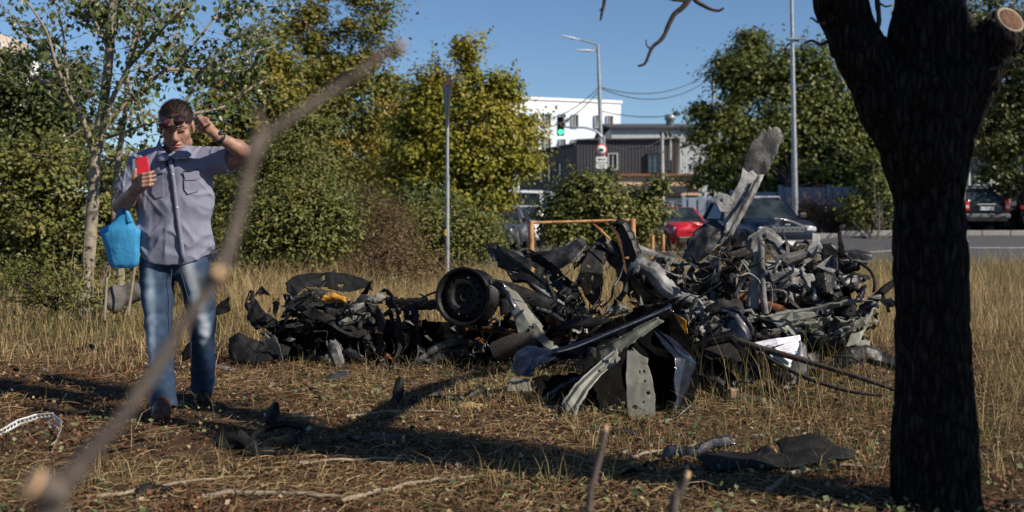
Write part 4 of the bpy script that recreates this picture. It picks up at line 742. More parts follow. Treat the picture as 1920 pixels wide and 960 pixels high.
# ================================================================== vehicles
tyre_m = material('tyre', (.012, .012, .012), rough=.85); alloy = material('alloy', (.35, .36, .37), rough=.35, metal=.8)
chrome = material('chrome', (.7, .7, .7), rough=.12, metal=1.0); lampg = material('headlamp_glass', (.5, .53, .55), rough=.08, spec=.8); tail = material('tail_lamp', (.45, .012, .012), rough=.15, spec=.7)
plate_w = material('plate_white', (.7, .71, .72), rough=.5); cabin = material('car_glass', [(.4, (.010, .014, .016)), (.6, (.03, .042, .05))], rough=.05, spec=.35, scale=2)
def paint(name, c, rough=.35): return material(name, c, rough=rough, coat=.3, spec=.3)
def car(name, label, cat, loc, rz, Lg, Wd, Ht, pm, hood=.95, belt=1.0, xf=.62, xr=-.95, hoodx=None, roof=(.35, -.9), boxy=1.0, clear=.22, wheel=.34, rack=False, estate=True, group=None):
    """local +X = forward; xf windscreen foot, xr rear-window foot, roof = (front, rear) roof corners in metres from the middle"""
    root = empty(name, loc, rz); tag(root, label, cat, group); h = Lg / 2; w = Wd / 2
    def lb(mb, nm, mt, par=root, **k): return mb.build(nm, mt, par, keep=False, **k)
    st = [(-h, .86, belt - .12, clear + .2), (-h + .06, .95, belt - .02, clear + .1), (-h + .5, .99, belt, clear), (0, 1.0, belt, clear), (xf, 1.0, belt - .01, clear), (xf + .1, .99, hood + .02, clear), (h - .55, .97, hood, clear), (h - .18, .93, hood - .05, clear + .02), (h - .04, .88, hood - .11, clear + .06), (h, .82, hood - .2, clear + .14)]
    vs = []; k = 14
    for x, wf, zt, zb in st:
        W_ = w * wf; half = [(0, zt + .012), (W_ * .55, zt + .006), (W_ * .86, zt - .02), (W_ * .97, zt - .09), (W_, zt - .28), (W_ * .985, (zb + zt) / 2 - .1), (W_ * .96, zb + .04), (W_ * .8, zb)]
        ring = half + [(-a, b_) for a, b_ in half[::-1]]; k = len(ring); vs += [(x, a, b_) for a, b_ in ring]
    m = len(st); fs = [(i * k + j, i * k + (j + 1) % k, (i + 1) * k + (j + 1) % k, (i + 1) * k + j) for i in range(m - 1) for j in range(k)] + [list(range(k))[::-1], list(range((m - 1) * k, m * k))]
    mb = MB(); mb._add(vs, fs, 0, True); body = lb(mb, 'body', pm)
    zb_, zr = belt - .02, Ht; wb, wr = w * .93, w * (.74 if boxy < 1.5 else .86)
    B = {(s_, 'f'): Vector((xf, s_ * wb, zb_)) for s_ in (-1, 1)}; B.update({(s_, 'r'): Vector((xr, s_ * wb, zb_)) for s_ in (-1, 1)})
    T_ = {(s_, 'f'): Vector((roof[0], s_ * wr, zr - .06)) for s_ in (-1, 1)}; T_.update({(s_, 'r'): Vector((roof[1], s_ * wr, zr - .08)) for s_ in (-1, 1)})
    def pane(nm, a, b_, c, d):
        n_ = (b_ - a).cross(d - a).normalized() * .02; mb = MB(); mb._add([a, b_, c, d, a - n_, b_ - n_, c - n_, d - n_], [(0, 1, 2, 3), (7, 6, 5, 4), (0, 4, 5, 1), (1, 5, 6, 2), (2, 6, 7, 3), (3, 7, 4, 0)]); return lb(mb, nm, cabin)
    pane('windshield', B[1, 'f'], B[-1, 'f'], T_[-1, 'f'], T_[1, 'f']); pane('rear_window', B[-1, 'r'], B[1, 'r'], T_[1, 'r'], T_[-1, 'r'])
    for s_ in (-1, 1):
        a, b_, c, d = (B[s_, 'r'], B[s_, 'f'], T_[s_, 'f'], T_[s_, 'r']); mid_b = a.lerp(b_, .5); mid_t = d.lerp(c, .5)
        if s_ < 0: pane('side_window', a, mid_b, mid_t, d); pane('side_window', mid_b, b_, c, mid_t)
        else: pane('side_window', mid_b, a, d, mid_t); pane('side_window', b_, mid_b, mid_t, c)
        for p0, p1, rr_ in ((b_, c, .04), (a, d, .07), (mid_b, mid_t, .035)): lb(MB().tube([p0, p1], rr_, 6), 'pillar', pm)
    vs = []; rs_ = [(roof[0] + .06, zr - .075, wr * .99), (roof[0] - .15, zr - .02, wr * 1.02), ((roof[0] + roof[1]) / 2, zr, wr * 1.03), (roof[1] + .15, zr - .03, wr * 1.02), (roof[1] - .1, zr - .1, wr)]
    for x, z, ww in rs_: vs += [(x, -ww, z - .075), (x, -ww * .9, z - .02), (x, 0, z), (x, ww * .9, z - .02), (x, ww, z - .075), (x, 0, z - .1)]
    lb(MB()._add(vs, [(i * 6 + j, i * 6 + (j + 1) % 6, i * 6 + 6 + (j + 1) % 6, i * 6 + 6 + j) for i in range(4) for j in range(6)] + [list(range(6))[::-1], list(range(24, 30))], 0, True), 'roof', pm)
    for sx in (1, -1):
        for s_ in (-1, 1):
            c = (sx * h * .60, s_ * (w - .1), wheel); wo = empty('wheel', c); wo.parent = root
            MB().lathe([(wheel * .62, -.1), (wheel * .95, -.1), (wheel, -.06), (wheel, .06), (wheel * .95, .1), (wheel * .62, .1)], axis='Y', n=22).build('tyre', tyre_m, wo, keep=False); MB().lathe([(.001, s_ * .07), (.06, s_ * .08), (wheel * .5, s_ * .05), (wheel * .63, s_ * .085), (wheel * .63, -s_ * .05)], axis='Y', n=18).build('rim', alloy, wo, keep=False)
            lb(MB().lathe([(wheel + .015, s_ * .112), (wheel + .1, s_ * .105), (wheel + .1, s_ * .02), (wheel + .015, 0)], c, axis='Y', n=22), 'wheel_arch', blackm)
    for s_ in (-1, 1): lb(MB().box((xf - .12, s_ * (w + .1), belt + .08), (.12, .2, .15)), 'mirror', blackm, bevel=.03)
    lb(MB().box((h - .01, 0, clear + .16), (.16, Wd * .8, .22)), 'front_bumper', blackm, bevel=.04); lb(MB().box((-h + .01, 0, clear + .18), (.18, Wd * .84, .26)), 'rear_bumper', blackm, bevel=.05)
    if rack:
        for s_ in (-1, 1): lb(MB().tube([(roof[0] - .2, s_ * wr * .95, zr + .03), (roof[1] + .1, s_ * wr * .95, zr + .03)], .018, 6), 'roof_rail', galv)
        for x in (roof[0] - .35, roof[1] + .35): lb(MB().tube([(x, -wr * 1.02, zr + .07), (x, wr * 1.02, zr + .07)], .02, 6), 'roof_bar', galv)
    return root, lb, h, w
def text(body, size, m, parent, mat, name='lettering'):
    cu = bpy.data.curves.new(name, 'FONT'); cu.body = body; cu.size = size; cu.align_x = 'CENTER'; cu.align_y = 'CENTER'; cu.extrude = .001; cu.materials.append(mat)
    t_ = bpy.data.objects.new('tmp', cu); COL.objects.link(t_); bpy.context.view_layer.update(); me = bpy.data.meshes.new_from_object(t_.evaluated_get(bpy.context.evaluated_depsgraph_get()))
    bpy.data.objects.remove(t_); o = bpy.data.objects.new(name, me); COL.objects.link(o); o.parent = parent; o.matrix_basis = m; o['kind'] = 'stuff'; return o
def face_m(x, y, z, fwd): return Matrix.Translation((x, y, z)) @ Matrix.Rotation(R(90) if fwd else R(-90), 4, 'Z') @ Matrix.Rotation(R(90), 4, 'X')
# dark blue SUV
navy = paint('navy_paint', (.004, .007, .017)); q = P(1418, 405, 30.5)
rt, lb, h, w = car('parked_suv', 'dark blue SUV with slotted chrome grille and roof bars', 'car', (q.x, 30.5, gzf(q.x, 30.5) - .02), R(-90 + 9), 4.4, 1.84, 1.64, navy, hood=1.06, belt=1.1, xf=.95, xr=-2.0, roof=(.35, -1.75), wheel=.36, rack=True, clear=.26)
for k in range(7): lb(MB().box((h + .0, -.39 + k * .13, .80), (.03, .112, .15)), 'grille_slot', chrome, bevel=.02); lb(MB().box((h + .016, -.39 + k * .13, .80), (.008, .06, .095)), 'slot_recess', blackm)
for s_ in (-1, 1): lb(MB().box((h - .06, s_ * .66, .81), (.13, .3, .13)), 'headlight', lampg, bevel=.04); lb(MB().box((h - .05, s_ * .6, .5), (.05, .14, .1)), 'fog_lamp', lampg, bevel=.03)
lb(MB().box((h - .02, 0, .93), (.03, .16, .05)), 'badge', chrome, bevel=.01); lb(MB().box((h + .086, 0, .44), (.012, .52, .11)), 'number_plate', plate_w); lb(MB().box((h + .02, 0, .40), (.14, 1.2, .06)), 'skid_plate', blackm, bevel=.02)
# red hatchback
redc = paint('red_paint', (.42, .010, .022)); q = P(1262, 405, 37)
rt, lb, h, w = car('parked_car', 'bright red hatchback beside the green bush', 'car', (q.x, 37, gzf(q.x, 37) - .02), R(-90 + 14), 4.1, 1.72, 1.5, redc, hood=.93, belt=.96, xf=.85, xr=-1.75, roof=(.2, -1.5), wheel=.31)
for s_ in (-1, 1): lb(MB().box((h - .16, s_ * .62, .72), (.16, .32, .16)), 'headlight', lampg, bevel=.05)
lb(MB().box((h - .02, 0, .62), (.04, .8, .1)), 'grille', blackm, bevel=.02); lb(MB().box((h + .09, 0, .42), (.012, .52, .11)), 'number_plate', plate_w)
for a in (90, 210, 330):
    ca, sa = math.cos(R(a)) * .055, math.sin(R(a)) * .055
    lb(MB().prism([(0, 0), (ca * .5 - sa * .3, sa * .5 + ca * .3), (ca, sa), (ca * .5 + sa * .3, sa * .5 - ca * .3)], .01, face_m(h + .01, 0, .71, True)), 'badge_diamond', chrome)
# pale grey SUV behind the red car
silver = paint('silver_paint', (.40, .42, .44)); q = P(1282, 405, 47)
car('parked_suv', 'pale silver SUV partly hidden behind the red hatchback', 'car', (q.x, 47, gzf(q.x, 47)), R(-90 + 16), 4.4, 1.82, 1.7, silver, hood=1.0, belt=1.06, xf=.9, xr=-2.0, roof=(.3, -1.75), rack=True)
# cars at left behind the bush
darkc = paint('slate_paint', (.03, .035, .05)); q = P(936, 405, 37)
car('parked_car', 'dark slate car left of the green bush', 'car', (q.x, 37, gzf(q.x, 37)), R(-90 - 8), 4.3, 1.76, 1.45, darkc, hood=.9, belt=.93, xf=.8, xr=-1.8, roof=(.15, -1.3))
whitec = paint('white_paint', (.62, .63, .65)); q = P(978, 405, 41)
car('parked_car', 'white car between the slate car and the van', 'car', (q.x, 41, gzf(q.x, 41)), R(-90 - 6), 4.4, 1.78, 1.55, whitec, hood=.95, belt=.98, xf=.85, xr=-1.9, roof=(.2, -1.5))
q = P(1000, 405, 52); rt, lb, h, w = car('delivery_van', 'white delivery van with blue lettering seen from behind', 'van', (q.x, 54, gzf(q.x, 53)), R(90 - 12), 5.4, 2.0, 2.42, whitec, hood=1.2, belt=1.25, xf=2.0, xr=-2.66, roof=(1.2, -2.6), boxy=2, wheel=.35)
lb(MB().box((-.9, 0, 1.83), (3.35, 1.86, 1.08)), 'cargo_box', whitec, bevel=.08)
for s_ in (-1, 1): lb(MB().box((-2.69, s_ * .43, 1.55), (.03, .5, .5)), 'door_window', glass_d, bevel=.04); lb(MB().box((-2.71, s_ * .88, 1.15), (.05, .13, .35)), 'tail_light', tail, bevel=.03)
bluep = material('blue_print', (.03, .09, .35)); mb = MB()
for k in range(8): mb.box((-2.592, -.5 + k * .13, 2.06), (.006, .09, .09 if k % 3 else .06))
tag(lb(mb, 'blue_lettering', bluep), kind='stuff'); lb(MB().box((-2.592, 0, 2.28), (.006, .14, .07)), 'red_mark', redp)
# black SUV seen from behind at the right
blk = paint('black_paint', (.007, .008, .009)); q = P(1850, 405, 41); zc = gzf(q.x, 41) + .1
rt, lb, h, w = car('parked_suv', 'black SUV seen from behind, right of the dark trunk', 'car', (q.x + .05, 43, zc), R(90 - 3), 4.3, 1.82, 1.68, blk, hood=1.05, belt=1.08, xf=.9, xr=-2.03, roof=(.25, -1.72), wheel=.35, rack=True, clear=.3)
for s_ in (-1, 1): lb(MB().box((-h + .0, s_ * .76, .98), (.16, .2, .42)), 'tail_light', tail, bevel=.04); lb(MB().box((-h - .075, s_ * .76, .93), (.02, .12, .1)), 'lamp_lens', lampg)
np_ = lb(MB().box((-h - .05, .02, .86), (.016, .54, .125)), 'number_plate', plate_w); lb(MB().box((-h - .045, .02, 1.02), (.02, .7, .035)), 'chrome_strip', chrome)
text('KA 5909 HM', .105, face_m(-h - .06, .02, .86, False), rt, blackp); lb(MB().box((-h - .0595, .262, .86), (.002, .035, .12)), 'blue_band', bluep)
greyb = material('grey_bumper', (.10, .10, .105), rough=.6); lb(MB().box((-h - .02, 0, .57), (.2, 1.72, .18)), 'bumper_cover', greyb, bevel=.05)
lb(MB().tube([(-h + .12, -.3, 1.16), (-h + .1, .15, 1.2)], .012, 5), 'wiper', blackm)
q = P(1944, 405, 42); rt, lb, h, w = car('parked_car', 'black car cut off by the right edge of the picture', 'car', (q.x + .1, 44, gzf(q.x, 42) + .1), R(90), 4.3, 1.8, 1.55, blk, hood=.98, belt=1.0, xf=.85, xr=-2.0, roof=(.2, -1.6))
for s_ in (-1, 1): lb(MB().box((-h + .0, s_ * .72, .92), (.14, .26, .2)), 'tail_light', tail, bevel=.04)
# ================================================================== the blown-apart car
char = material('charred_metal', [(.3, (.004, .004, .004)), (.5, (.011, .0105, .010)), (.62, (.026, .024, .022)), (.76, (.06, .056, .052))], rough=.5, rough2=.8, scale=9, bump=.45, bscale=70, spec=.22)
charb = material('charred_black', [(.35, (.0025, .0025, .0025)), (.6, (.008, .008, .008)), (.8, (.026, .025, .024))], rough=.32, rough2=.65, scale=11, bump=.4, bscale=70, spec=.32)
ash = material('ash_grey_metal', [(.3, (.014, .0135, .013)), (.42, (.07, .068, .065)), (.54, (.17, .165, .158)), (.68, (.31, .30, .29))], rough=.6, rough2=.9, scale=7, bump=.5, bscale=60, metal=.1, spec=.25)
palem = material('pale_burnt_zinc', [(.3, (.06, .058, .055)), (.5, (.17, .168, .165)), (.62, (.27, .268, .262)), (.75, (.36, .355, .35))], rough=.5, rough2=.8, scale=6, bump=.4, bscale=50, metal=.2, spec=.3)
uppm = material('scorched_zinc', [(.3, (.02, .019, .018)), (.5, (.06, .058, .056)), (.64, (.12, .117, .113)), (.78, (.2, .195, .19))], rough=.4, rough2=.75, scale=7, bump=.4, bscale=50, metal=.2, spec=.3)
steel = material('burnt_steel', [(.3, (.006, .006, .0062)), (.48, (.022, .022, .0225)), (.6, (.055, .054, .054)), (.75, (.14, .137, .132))], rough=.28, rough2=.62, scale=8, bump=.35, bscale=55, metal=.35, spec=.4)
primer = material('grey_green_primer', [(.27, (.03, .027, .02)), (.36, (.115, .117, .098)), (.55, (.165, .168, .142)), (.75, (.215, .217, .188))], rough=.4, rough2=.65, scale=5, bump=.2, bscale=40, spec=.35)
navyp = material('navy_car_paint', [(.3, (.005, .006, .010)), (.55, (.008, .011, .022)), (.66, (.016, .021, .036)), (.74, (.11, .115, .12))], rough=.3, rough2=.55, scale=6, bump=.2, bscale=40, coat=.65, stretch=(1, 1, 3), spec=.3)
rusty = material('rusted_steel', [(.3, (.012, .009, .008)), (.45, (.05, .025, .014)), (.58, (.17, .07, .02)), (.75, (.28, .135, .045))], rough=.8, scale=8, bump=.4, spec=.2)
charrust = material('charred_rusting_steel', [(.3, (.005, .005, .005)), (.52, (.018, .016, .015)), (.6, (.06, .03, .017)), (.72, (.2, .085, .022))], rough=.6, scale=5, bump=.3, spec=.25)
rubber = material('torn_rubber', [(.3, (.006, .006, .0065)), (.7, (.018, .018, .019))], rough=.6, rough2=.85, scale=8, bump=.4, bscale=60, spec=.14)
orangef = material('orange_foam', [(.3, (.32, .13, .01)), (.7, (.52, .26, .02))], rough=.8, scale=12, bump=.4)
tanf = material('tan_foam', [(.3, (.22, .14, .06)), (.7, (.36, .25, .12))], rough=.9, scale=12, bump=.5)
shade_black = material('shade_black', [(.35, (.002, .002, .002)), (.7, (.007, .0068, .0065))], rough=.95, scale=14, bump=.5, spec=.06)  # near-black colour stands in for shade inside cavities and under the heaps
def lnoise(p, s=0):                                # like vnoise but with straight facets and hard creases
    p = np.asarray(p, float); i = np.floor(p).astype(np.int64); f = p - i; x, y, z = i[..., 0], i[..., 1], i[..., 2]; u, v = f[..., 0], f[..., 1]
    a, b, c, d = (_h(x + dx, y + dy, z, s) for dx, dy in ((0, 0), (1, 0), (0, 1), (1, 1)))
    return np.where(u + v < 1, a + (b - a) * u + (c - a) * v, d + (c - d) * (1 - u) + (b - d) * (1 - v))
def strip(name, sp, mat, parent=None, prof='flat', dep=.0, crum=.012, jag=.12, holes=(), seed=0, thick=.0022, res=.018, m=14, soft=False, sharp=16):
    """a torn sheet-metal piece: sp = [(px, py, Y, width_px, twist_deg)], its real distance, width and lean at each point"""
    g = np.random.default_rng(seed + 900); A = np.array([[*P(a[0], a[1], a[2]), a[3] / FPX * a[2], a[4] if len(a) > 4 else 0.0] for a in sp], float)
    k = len(A); out = []
    for i in range(k - 1):
        p0, p1, p2, p3 = A[max(i - 1, 0)], A[i], A[i + 1], A[min(i + 2, k - 1)]; q = max(3, int(np.linalg.norm(p2[:3] - p1[:3]) / res))
        for j in range(q):
            t = j / q; out.append((p1 + (p2 - p1) * t) if not soft else .5 * (2 * p1 + (p2 - p0) * t + (2 * p0 - 5 * p1 + 4 * p2 - p3) * t * t + (3 * p1 - p0 - 3 * p2 + p3) * t ** 3))
    out.append(A[-1]); A = np.array(out); n = len(A); C = A[:, :3]; w = np.maximum(A[:, 3], .002); tw = np.radians(A[:, 4])
    T_ = np.gradient(C, axis=0); T_ /= np.linalg.norm(T_, axis=1, keepdims=True) + 1e-9; view = np.array([0, 1.0, 0])
    U0 = np.cross(T_, view); U0 /= np.linalg.norm(U0, axis=1, keepdims=True) + 1e-6; N0 = np.cross(T_, U0)
    U = U0 * np.cos(tw)[:, None] + N0 * np.sin(tw)[:, None]; N = -U0 * np.sin(tw)[:, None] + N0 * np.cos(tw)[:, None]
    v = np.linspace(-1, 1, m); L = np.cumsum(np.r_[0, np.linalg.norm(np.diff(C, axis=0), axis=1)]); S_, Vv = np.meshgrid(L, v, indexing='ij'); wm = w[:, None]
    X = Vv * wm / 2
    e = np.abs(Vv)
    o = {'flat': 0 * e, 'arc': dep * np.interp(e, [0, .3, .72, 1], [1, .96, .5, 0]), 'U': -dep * np.clip((e - .68) / .32, 0, 1), 'hat': dep * np.interp(e, [0, .5, .62, 1], [1, 1, 0, 0]), 'gut': -dep * np.interp(e, [0, .35, .75, 1], [1, .95, .5, 0]), 'Z': dep * np.sign(Vv) * np.clip((e - .4) / .3, 0, 1), 'lip': -dep * np.clip((Vv - .6) / .4, 0, 1)}[prof]
    for k_, (cell, am) in enumerate(((.16, 1.0), (.085, .8), (.04, .42))):
        a_ = g.uniform(0, math.pi); ca, sa = math.cos(a_) / cell, math.sin(a_) / cell
        o = o + crum * .95 * am * lnoise(np.stack([S_ * ca + X * sa + g.uniform(0, 9), -S_ * sa + X * ca, S_ * 0 + seed * 3.0], -1), seed + 20 * k_)
    edge = sstep(.45, 1, e); sg = np.sign(Vv) * 3
    jg = 1 + jag * 1.5 * edge * (lnoise(np.stack([S_ * 13, sg, S_ * 0 + seed], -1), seed + 9) + .7 * lnoise(np.stack([S_ * 37, sg, S_ * 0 + seed], -1), seed + 10) + .5 * lnoise(np.stack([S_ * 80, sg, S_ * 0 + seed], -1), seed + 12) - .15)
    xq = np.stack([X * 26, S_ * 0, S_ * 0 + seed], -1); en = lnoise(xq, seed + 11) + .6 * lnoise(xq * 2.6, seed + 13)
    endj = (.25 + jag) * .5 * np.minimum(w.max(), .22) * en * (sstep(.2, 0, S_ / L[-1]) - sstep(.8, 1, S_ / L[-1]))
    skew = X * g.uniform(-.9, .9) * sstep(.3, 0, S_ / L[-1]) + X * g.uniform(-.9, .9) * sstep(.7, 1, S_ / L[-1]); endj = endj + skew * (0 if jag < .06 else 1)
    V = C[:, None, :] + U[:, None, :] * (X * jg)[..., None] + N[:, None, :] * o[..., None] + T_[:, None, :] * endj[..., None]
    idx = np.arange(n * m).reshape(n, m); F = np.stack([idx[:-1, :-1], idx[1:, :-1], idx[1:, 1:], idx[:-1, 1:]], -1).reshape(-1, 4)
    sc = ((S_[:-1, :-1] + S_[1:, 1:]) / 2).ravel() / L[-1]; xc = ((Vv[:-1, :-1] + Vv[1:, 1:]) / 2).ravel(); keep = np.ones(len(F), bool)
    for hs, hv, hr in holes: keep &= (((sc - hs) * L[-1]) ** 2 + ((xc - hv) * w.mean() / 2) ** 2) > hr ** 2
    bt = lnoise(np.stack([sc * L[-1] * 30, xc * w.mean() * 30, sc * 0 + seed], -1), seed + 15); rim = np.maximum(np.abs(xc), np.abs(sc * 2 - 1) ** .5 * .98)
    if jag > .06: keep &= ~((bt > .45) & (rim > .86)) & ~((bt > .8 - jag * .3) & (rim > .5) & (jag > .22))
    me = npmesh(name, V.reshape(-1, 3), F[keep], mat, smooth=True); me.set_sharp_from_angle(angle=R(sharp))
    o_ = link(name, me, parent); so = o_.modifiers.new('thickness', 'SOLIDIFY'); so.thickness = thick; so.offset = 0
    return o_
def poly(name, out, mat, parent=None, crum=.008, jag=.012, seed=0, fold=0.0, fdir=0.6, thick=.0025, cell=.09, bow=0.0, holes=(), rings=9, sharp=16):
    """a torn plate with its own outline: out = [(px, py, Y), ...] in order round the rim, each point at its real distance"""
    g = np.random.default_rng(seed + 4000); O = np.array([P(*a) for a in out], float); k = len(O); c = O.mean(0); R_ = []
    for i in range(k):
        a, b = O[i], O[(i + 1) % k]; q = max(2, int(np.linalg.norm(b - a) / .016)); R_ += [a + (b - a) * j / q for j in range(q)]
    R_ = np.array(R_); u, s_, vt = np.linalg.svd(O - c); nrm = vt[2]; nrm = -nrm if nrm[1] > 0 else nrm; e1 = vt[0]; e2 = np.cross(nrm, e1); n = len(R_)
    rad = R_ - c; rl = np.linalg.norm(rad, axis=1, keepdims=True) + 1e-6; tt = np.arange(n) * .016
    jn = lnoise(np.stack([tt * 28, tt * 0, tt * 0 + seed], -1), seed + 3) + .6 * lnoise(np.stack([tt * 75, tt * 0, tt * 0 + seed], -1), seed + 4); R_ = R_ + rad / rl * (jag * jn)[:, None]
    rs = np.linspace(0.0, 1, rings + 1)[1:]; V = [c[None]] + [c + (R_ - c) * r for r in rs]; V = np.concatenate(V); x = (V - c) @ e1; y = (V - c) @ e2
    d = 0 * x
    for cl, am in ((cell * 1.9, 1.0), (cell, .8), (cell * .45, .4)):
        a_ = g.uniform(0, 3.14); ca, sa = math.cos(a_) / cl, math.sin(a_) / cl; d = d + crum * am * lnoise(np.stack([x * ca + y * sa + g.uniform(0, 9), -x * sa + y * ca, x * 0 + seed], -1), seed + 7)
    d = d - fold * np.abs(x * math.cos(fdir) + y * math.sin(fdir)) + bow * (1 - ((V - c) ** 2).sum(1) / ((R_ - c) ** 2).sum(1).max()); V = V + nrm * d[:, None]
    F = [(0, 1 + i, 1 + (i + 1) % n) for i in range(n)]; Fq = [(1 + r * n + i, 1 + (r + 1) * n + i, 1 + (r + 1) * n + (i + 1) % n, 1 + r * n + (i + 1) % n) for r in range(rings - 1) for i in range(n)]
    if holes:
        H_ = [(np.array(P(hx, hy, float(np.mean([a[2] for a in out])))), hr) for hx, hy, hr in holes]; ok = lambda f: all(math.hypot(*( (V[list(f)].mean(0) - h)[[0, 2]])) > r for h, r in H_); Fq = [f for f in Fq if ok(f)]; F = [f for f in F if ok(f)]
    me = bpy.data.meshes.new(name); me.from_pydata(V.tolist(), [], F + Fq); me.materials.append(mat); me.polygons.foreach_set('use_smooth', [True] * len(me.polygons)); me.update(); me.set_sharp_from_angle(angle=R(sharp)); o = link(name, me, parent)
    so = o.modifiers.new('thickness', 'SOLIDIFY'); so.thickness = thick; so.offset = 0; return o
def plates(parent, n, boxpx, Yr, size, mats, seed, name='plate'):
    """small torn, folded scraps of sheet metal, each a part of its heap"""
    g = random.Random(seed)
    for k in range(n):
        px, py, Y = g.uniform(boxpx[0], boxpx[2]), g.uniform(boxpx[1], boxpx[3]), g.uniform(*Yr); r = g.uniform(*size) / FPX * Y; m = g.randrange(5, 9); c = P(px, py, Y)
        M_ = Matrix.Rotation(g.uniform(0, 6.28), 3, 'Z') @ Matrix.Rotation(g.uniform(0, 3.14), 3, 'X') @ Matrix.Rotation(g.uniform(0, 6.28), 3, 'Z'); st = g.uniform(.35, .8); fo = g.uniform(.1, .9)
        def pt(a, q): x, y = math.cos(a) * q, math.sin(a) * q * st; return c + M_ @ Vector((x, y, -abs(y) * fo + g.uniform(-.12, .12) * r))
        ang = sorted(g.uniform(0, 6.28) for _ in range(m)); rim = [pt(a, r * g.uniform(.45, 1.1)) for a in ang]; inn = [pt(a, r * g.uniform(.3, .5)) for a in ang]; top = [c] + inn + rim; th = M_ @ Vector((0, 0, .003)); vs = top + [v + th for v in rim]
        f = [(0, 1 + i, 1 + (i + 1) % m) for i in range(m)] + [(1 + i, 1 + m + i, 1 + m + (i + 1) % m, 1 + (i + 1) % m) for i in range(m)] + [(1 + m + i, 1 + 2 * m + i, 1 + 2 * m + (i + 1) % m, 1 + m + (i + 1) % m) for i in range(m)]
        MB()._add(vs, f).build(name, g.choice(mats), parent)
def wires(parent, n, boxpx, Yr, mats, seed):
    g = random.Random(seed)
    for k in range(n):
        px, py, Y = g.uniform(boxpx[0], boxpx[2]), g.uniform(boxpx[1], boxpx[3]), g.uniform(*Yr); l = [(px, py, Y)]; dx, dy = g.uniform(-18, 18), g.uniform(-22, 6)
        for q in range(g.randrange(2, 5)): dx += g.uniform(-14, 14); dy += g.uniform(-6, 16); l.append((l[-1][0] + dx, min(l[-1][1] + dy, boxpx[3] + 20), Y + g.uniform(-.1, .1)))
        rods('wire', l, g.choice([.003, .004, .006, .009]), g.choice(mats), parent, 5, 4)
def rods(name, l, r, mat, parent, n=8, sm=4):
    s = smoothpath([P(*a) for a in l], sm); return MB().tube(s, r, n).build(name, mat, parent)
def thing(name, label, cat, loc, group=None): e = empty(name, loc); return tag(e, label, cat, group)
def shards(parent, n, boxpx, Yr, size, mats, seed, name='shard'):
    g = random.Random(seed)
    for k in range(n):
        px, py, Y = g.uniform(boxpx[0], boxpx[2]), g.uniform(boxpx[1], boxpx[3]), g.uniform(*Yr); a = g.uniform(0, 6.28); L = g.uniform(*size)
        strip(name, [(px, py, Y, L * g.uniform(.3, .9), g.uniform(-70, 70)), (px + math.cos(a) * L * .5, py + math.sin(a) * L * .4, Y + g.uniform(-.05, .05), L * g.uniform(.4, 1), g.uniform(-70, 70)), (px + math.cos(a) * L, py + math.sin(a) * L * .8, Y + g.uniform(-.1, .1), L * g.uniform(.1, .6), g.uniform(-70, 70))],
              g.choice(mats), parent, g.choice(['flat', 'arc', 'U']), .015, .012, .4, seed=seed * 100 + k, m=7, res=.03)
# ---- left heap
A = thing('wreck_heap', 'charred black heap of car parts left of the bare wheel rim', 'wreckage', GP(600, 690))
poly('curved_panel', [(536, 532, 8.66), (548, 520, 8.7), (563, 513, 8.74), (600, 510, 8.76), (625, 508, 8.76), (628, 541, 8.66), (604, 536, 8.68), (574, 539, 8.66), (557, 551, 8.6), (539, 547, 8.6)], rubber, A, .014, .006, 1, .12, 1.4, holes=[(606, 522, .018)])
poly('curved_panel', [(618, 508, 8.76), (662, 514, 8.76), (692, 527, 8.72), (700, 547, 8.64), (680, 541, 8.66), (642, 545, 8.64), (614, 538, 8.66)], rubber, A, .014, .006, 2, .12, 1.4, holes=[(640, 536, .016)])
strip('dark_panel', [(540, 575, 8.3, 30, 30), (590, 575, 8.3, 40, 45), (650, 580, 8.3, 40, 40), (700, 590, 8.3, 30, 30)], charb, A, 'U', .03, .02, .25, seed=3)
strip('body_side', [(500, 640, 8.45, 70, 10), (570, 640, 8.4, 95, 5), (650, 645, 8.4, 90, -5), (730, 640, 8.4, 90, 10)], shade_black, A, 'flat', 0, .03, .05, seed=4)
strip('floor_panel', [(470, 672, 8.3, 30, 60), (560, 680, 8.25, 60, 70), (660, 682, 8.2, 60, 65), (760, 680, 8.2, 50, 70)], shade_black, A, 'U', .03, .02, .05, seed=5)
poly('twisted_plastic', [(460, 566, 8.2), (480, 560, 8.22), (492, 580, 8.18), (512, 590, 8.16), (525, 602, 8.14), (500, 612, 8.1), (478, 614, 8.1), (466, 594, 8.14)], rubber, A, .03, .01, 6, .3, .6)
strip('twisted_plastic', [(474, 550, 8.25, 14, 10), (470, 572, 8.25, 22, 50), (482, 600, 8.25, 22, -30), (476, 612, 8.2, 14, 0)], rubber, A, 'arc', .03, .02, .4, seed=7)
strip('torn_flap', [(484, 548, 8.3, 10, 0), (492, 543, 8.3, 18, 25), (503, 550, 8.3, 10, 40)], steel, A, 'flat', 0, .012, .4, seed=8)
strip('torn_flap', [(520, 555, 8.3, 14, 0), (515, 575, 8.3, 22, 30), (508, 592, 8.3, 12, 50)], charb, A, 'flat', 0, .015, .5, seed=9)
strip('torn_flap', [(541, 552, 8.4, 20, 10), (548, 575, 8.35, 30, 30), (530, 600, 8.3, 22, 50)], charb, A, 'flat', 0, .02, .4, seed=10)
poly('bumper_end', [(426, 632, 8.0), (448, 622, 8.02), (480, 632, 8.0), (520, 640, 8.0), (545, 648, 7.98), (540, 664, 7.92), (505, 676, 7.9), (465, 682, 7.88), (430, 668, 7.92)], rubber, A, .03, .008, 11, .2, 1.3)
strip('bent_bracket', [(505, 628, 7.9, 20, 10), (518, 650, 7.9, 38, 35), (528, 680, 7.88, 16, 40)], primer, A, 'flat', 0, .012, .3, seed=12)
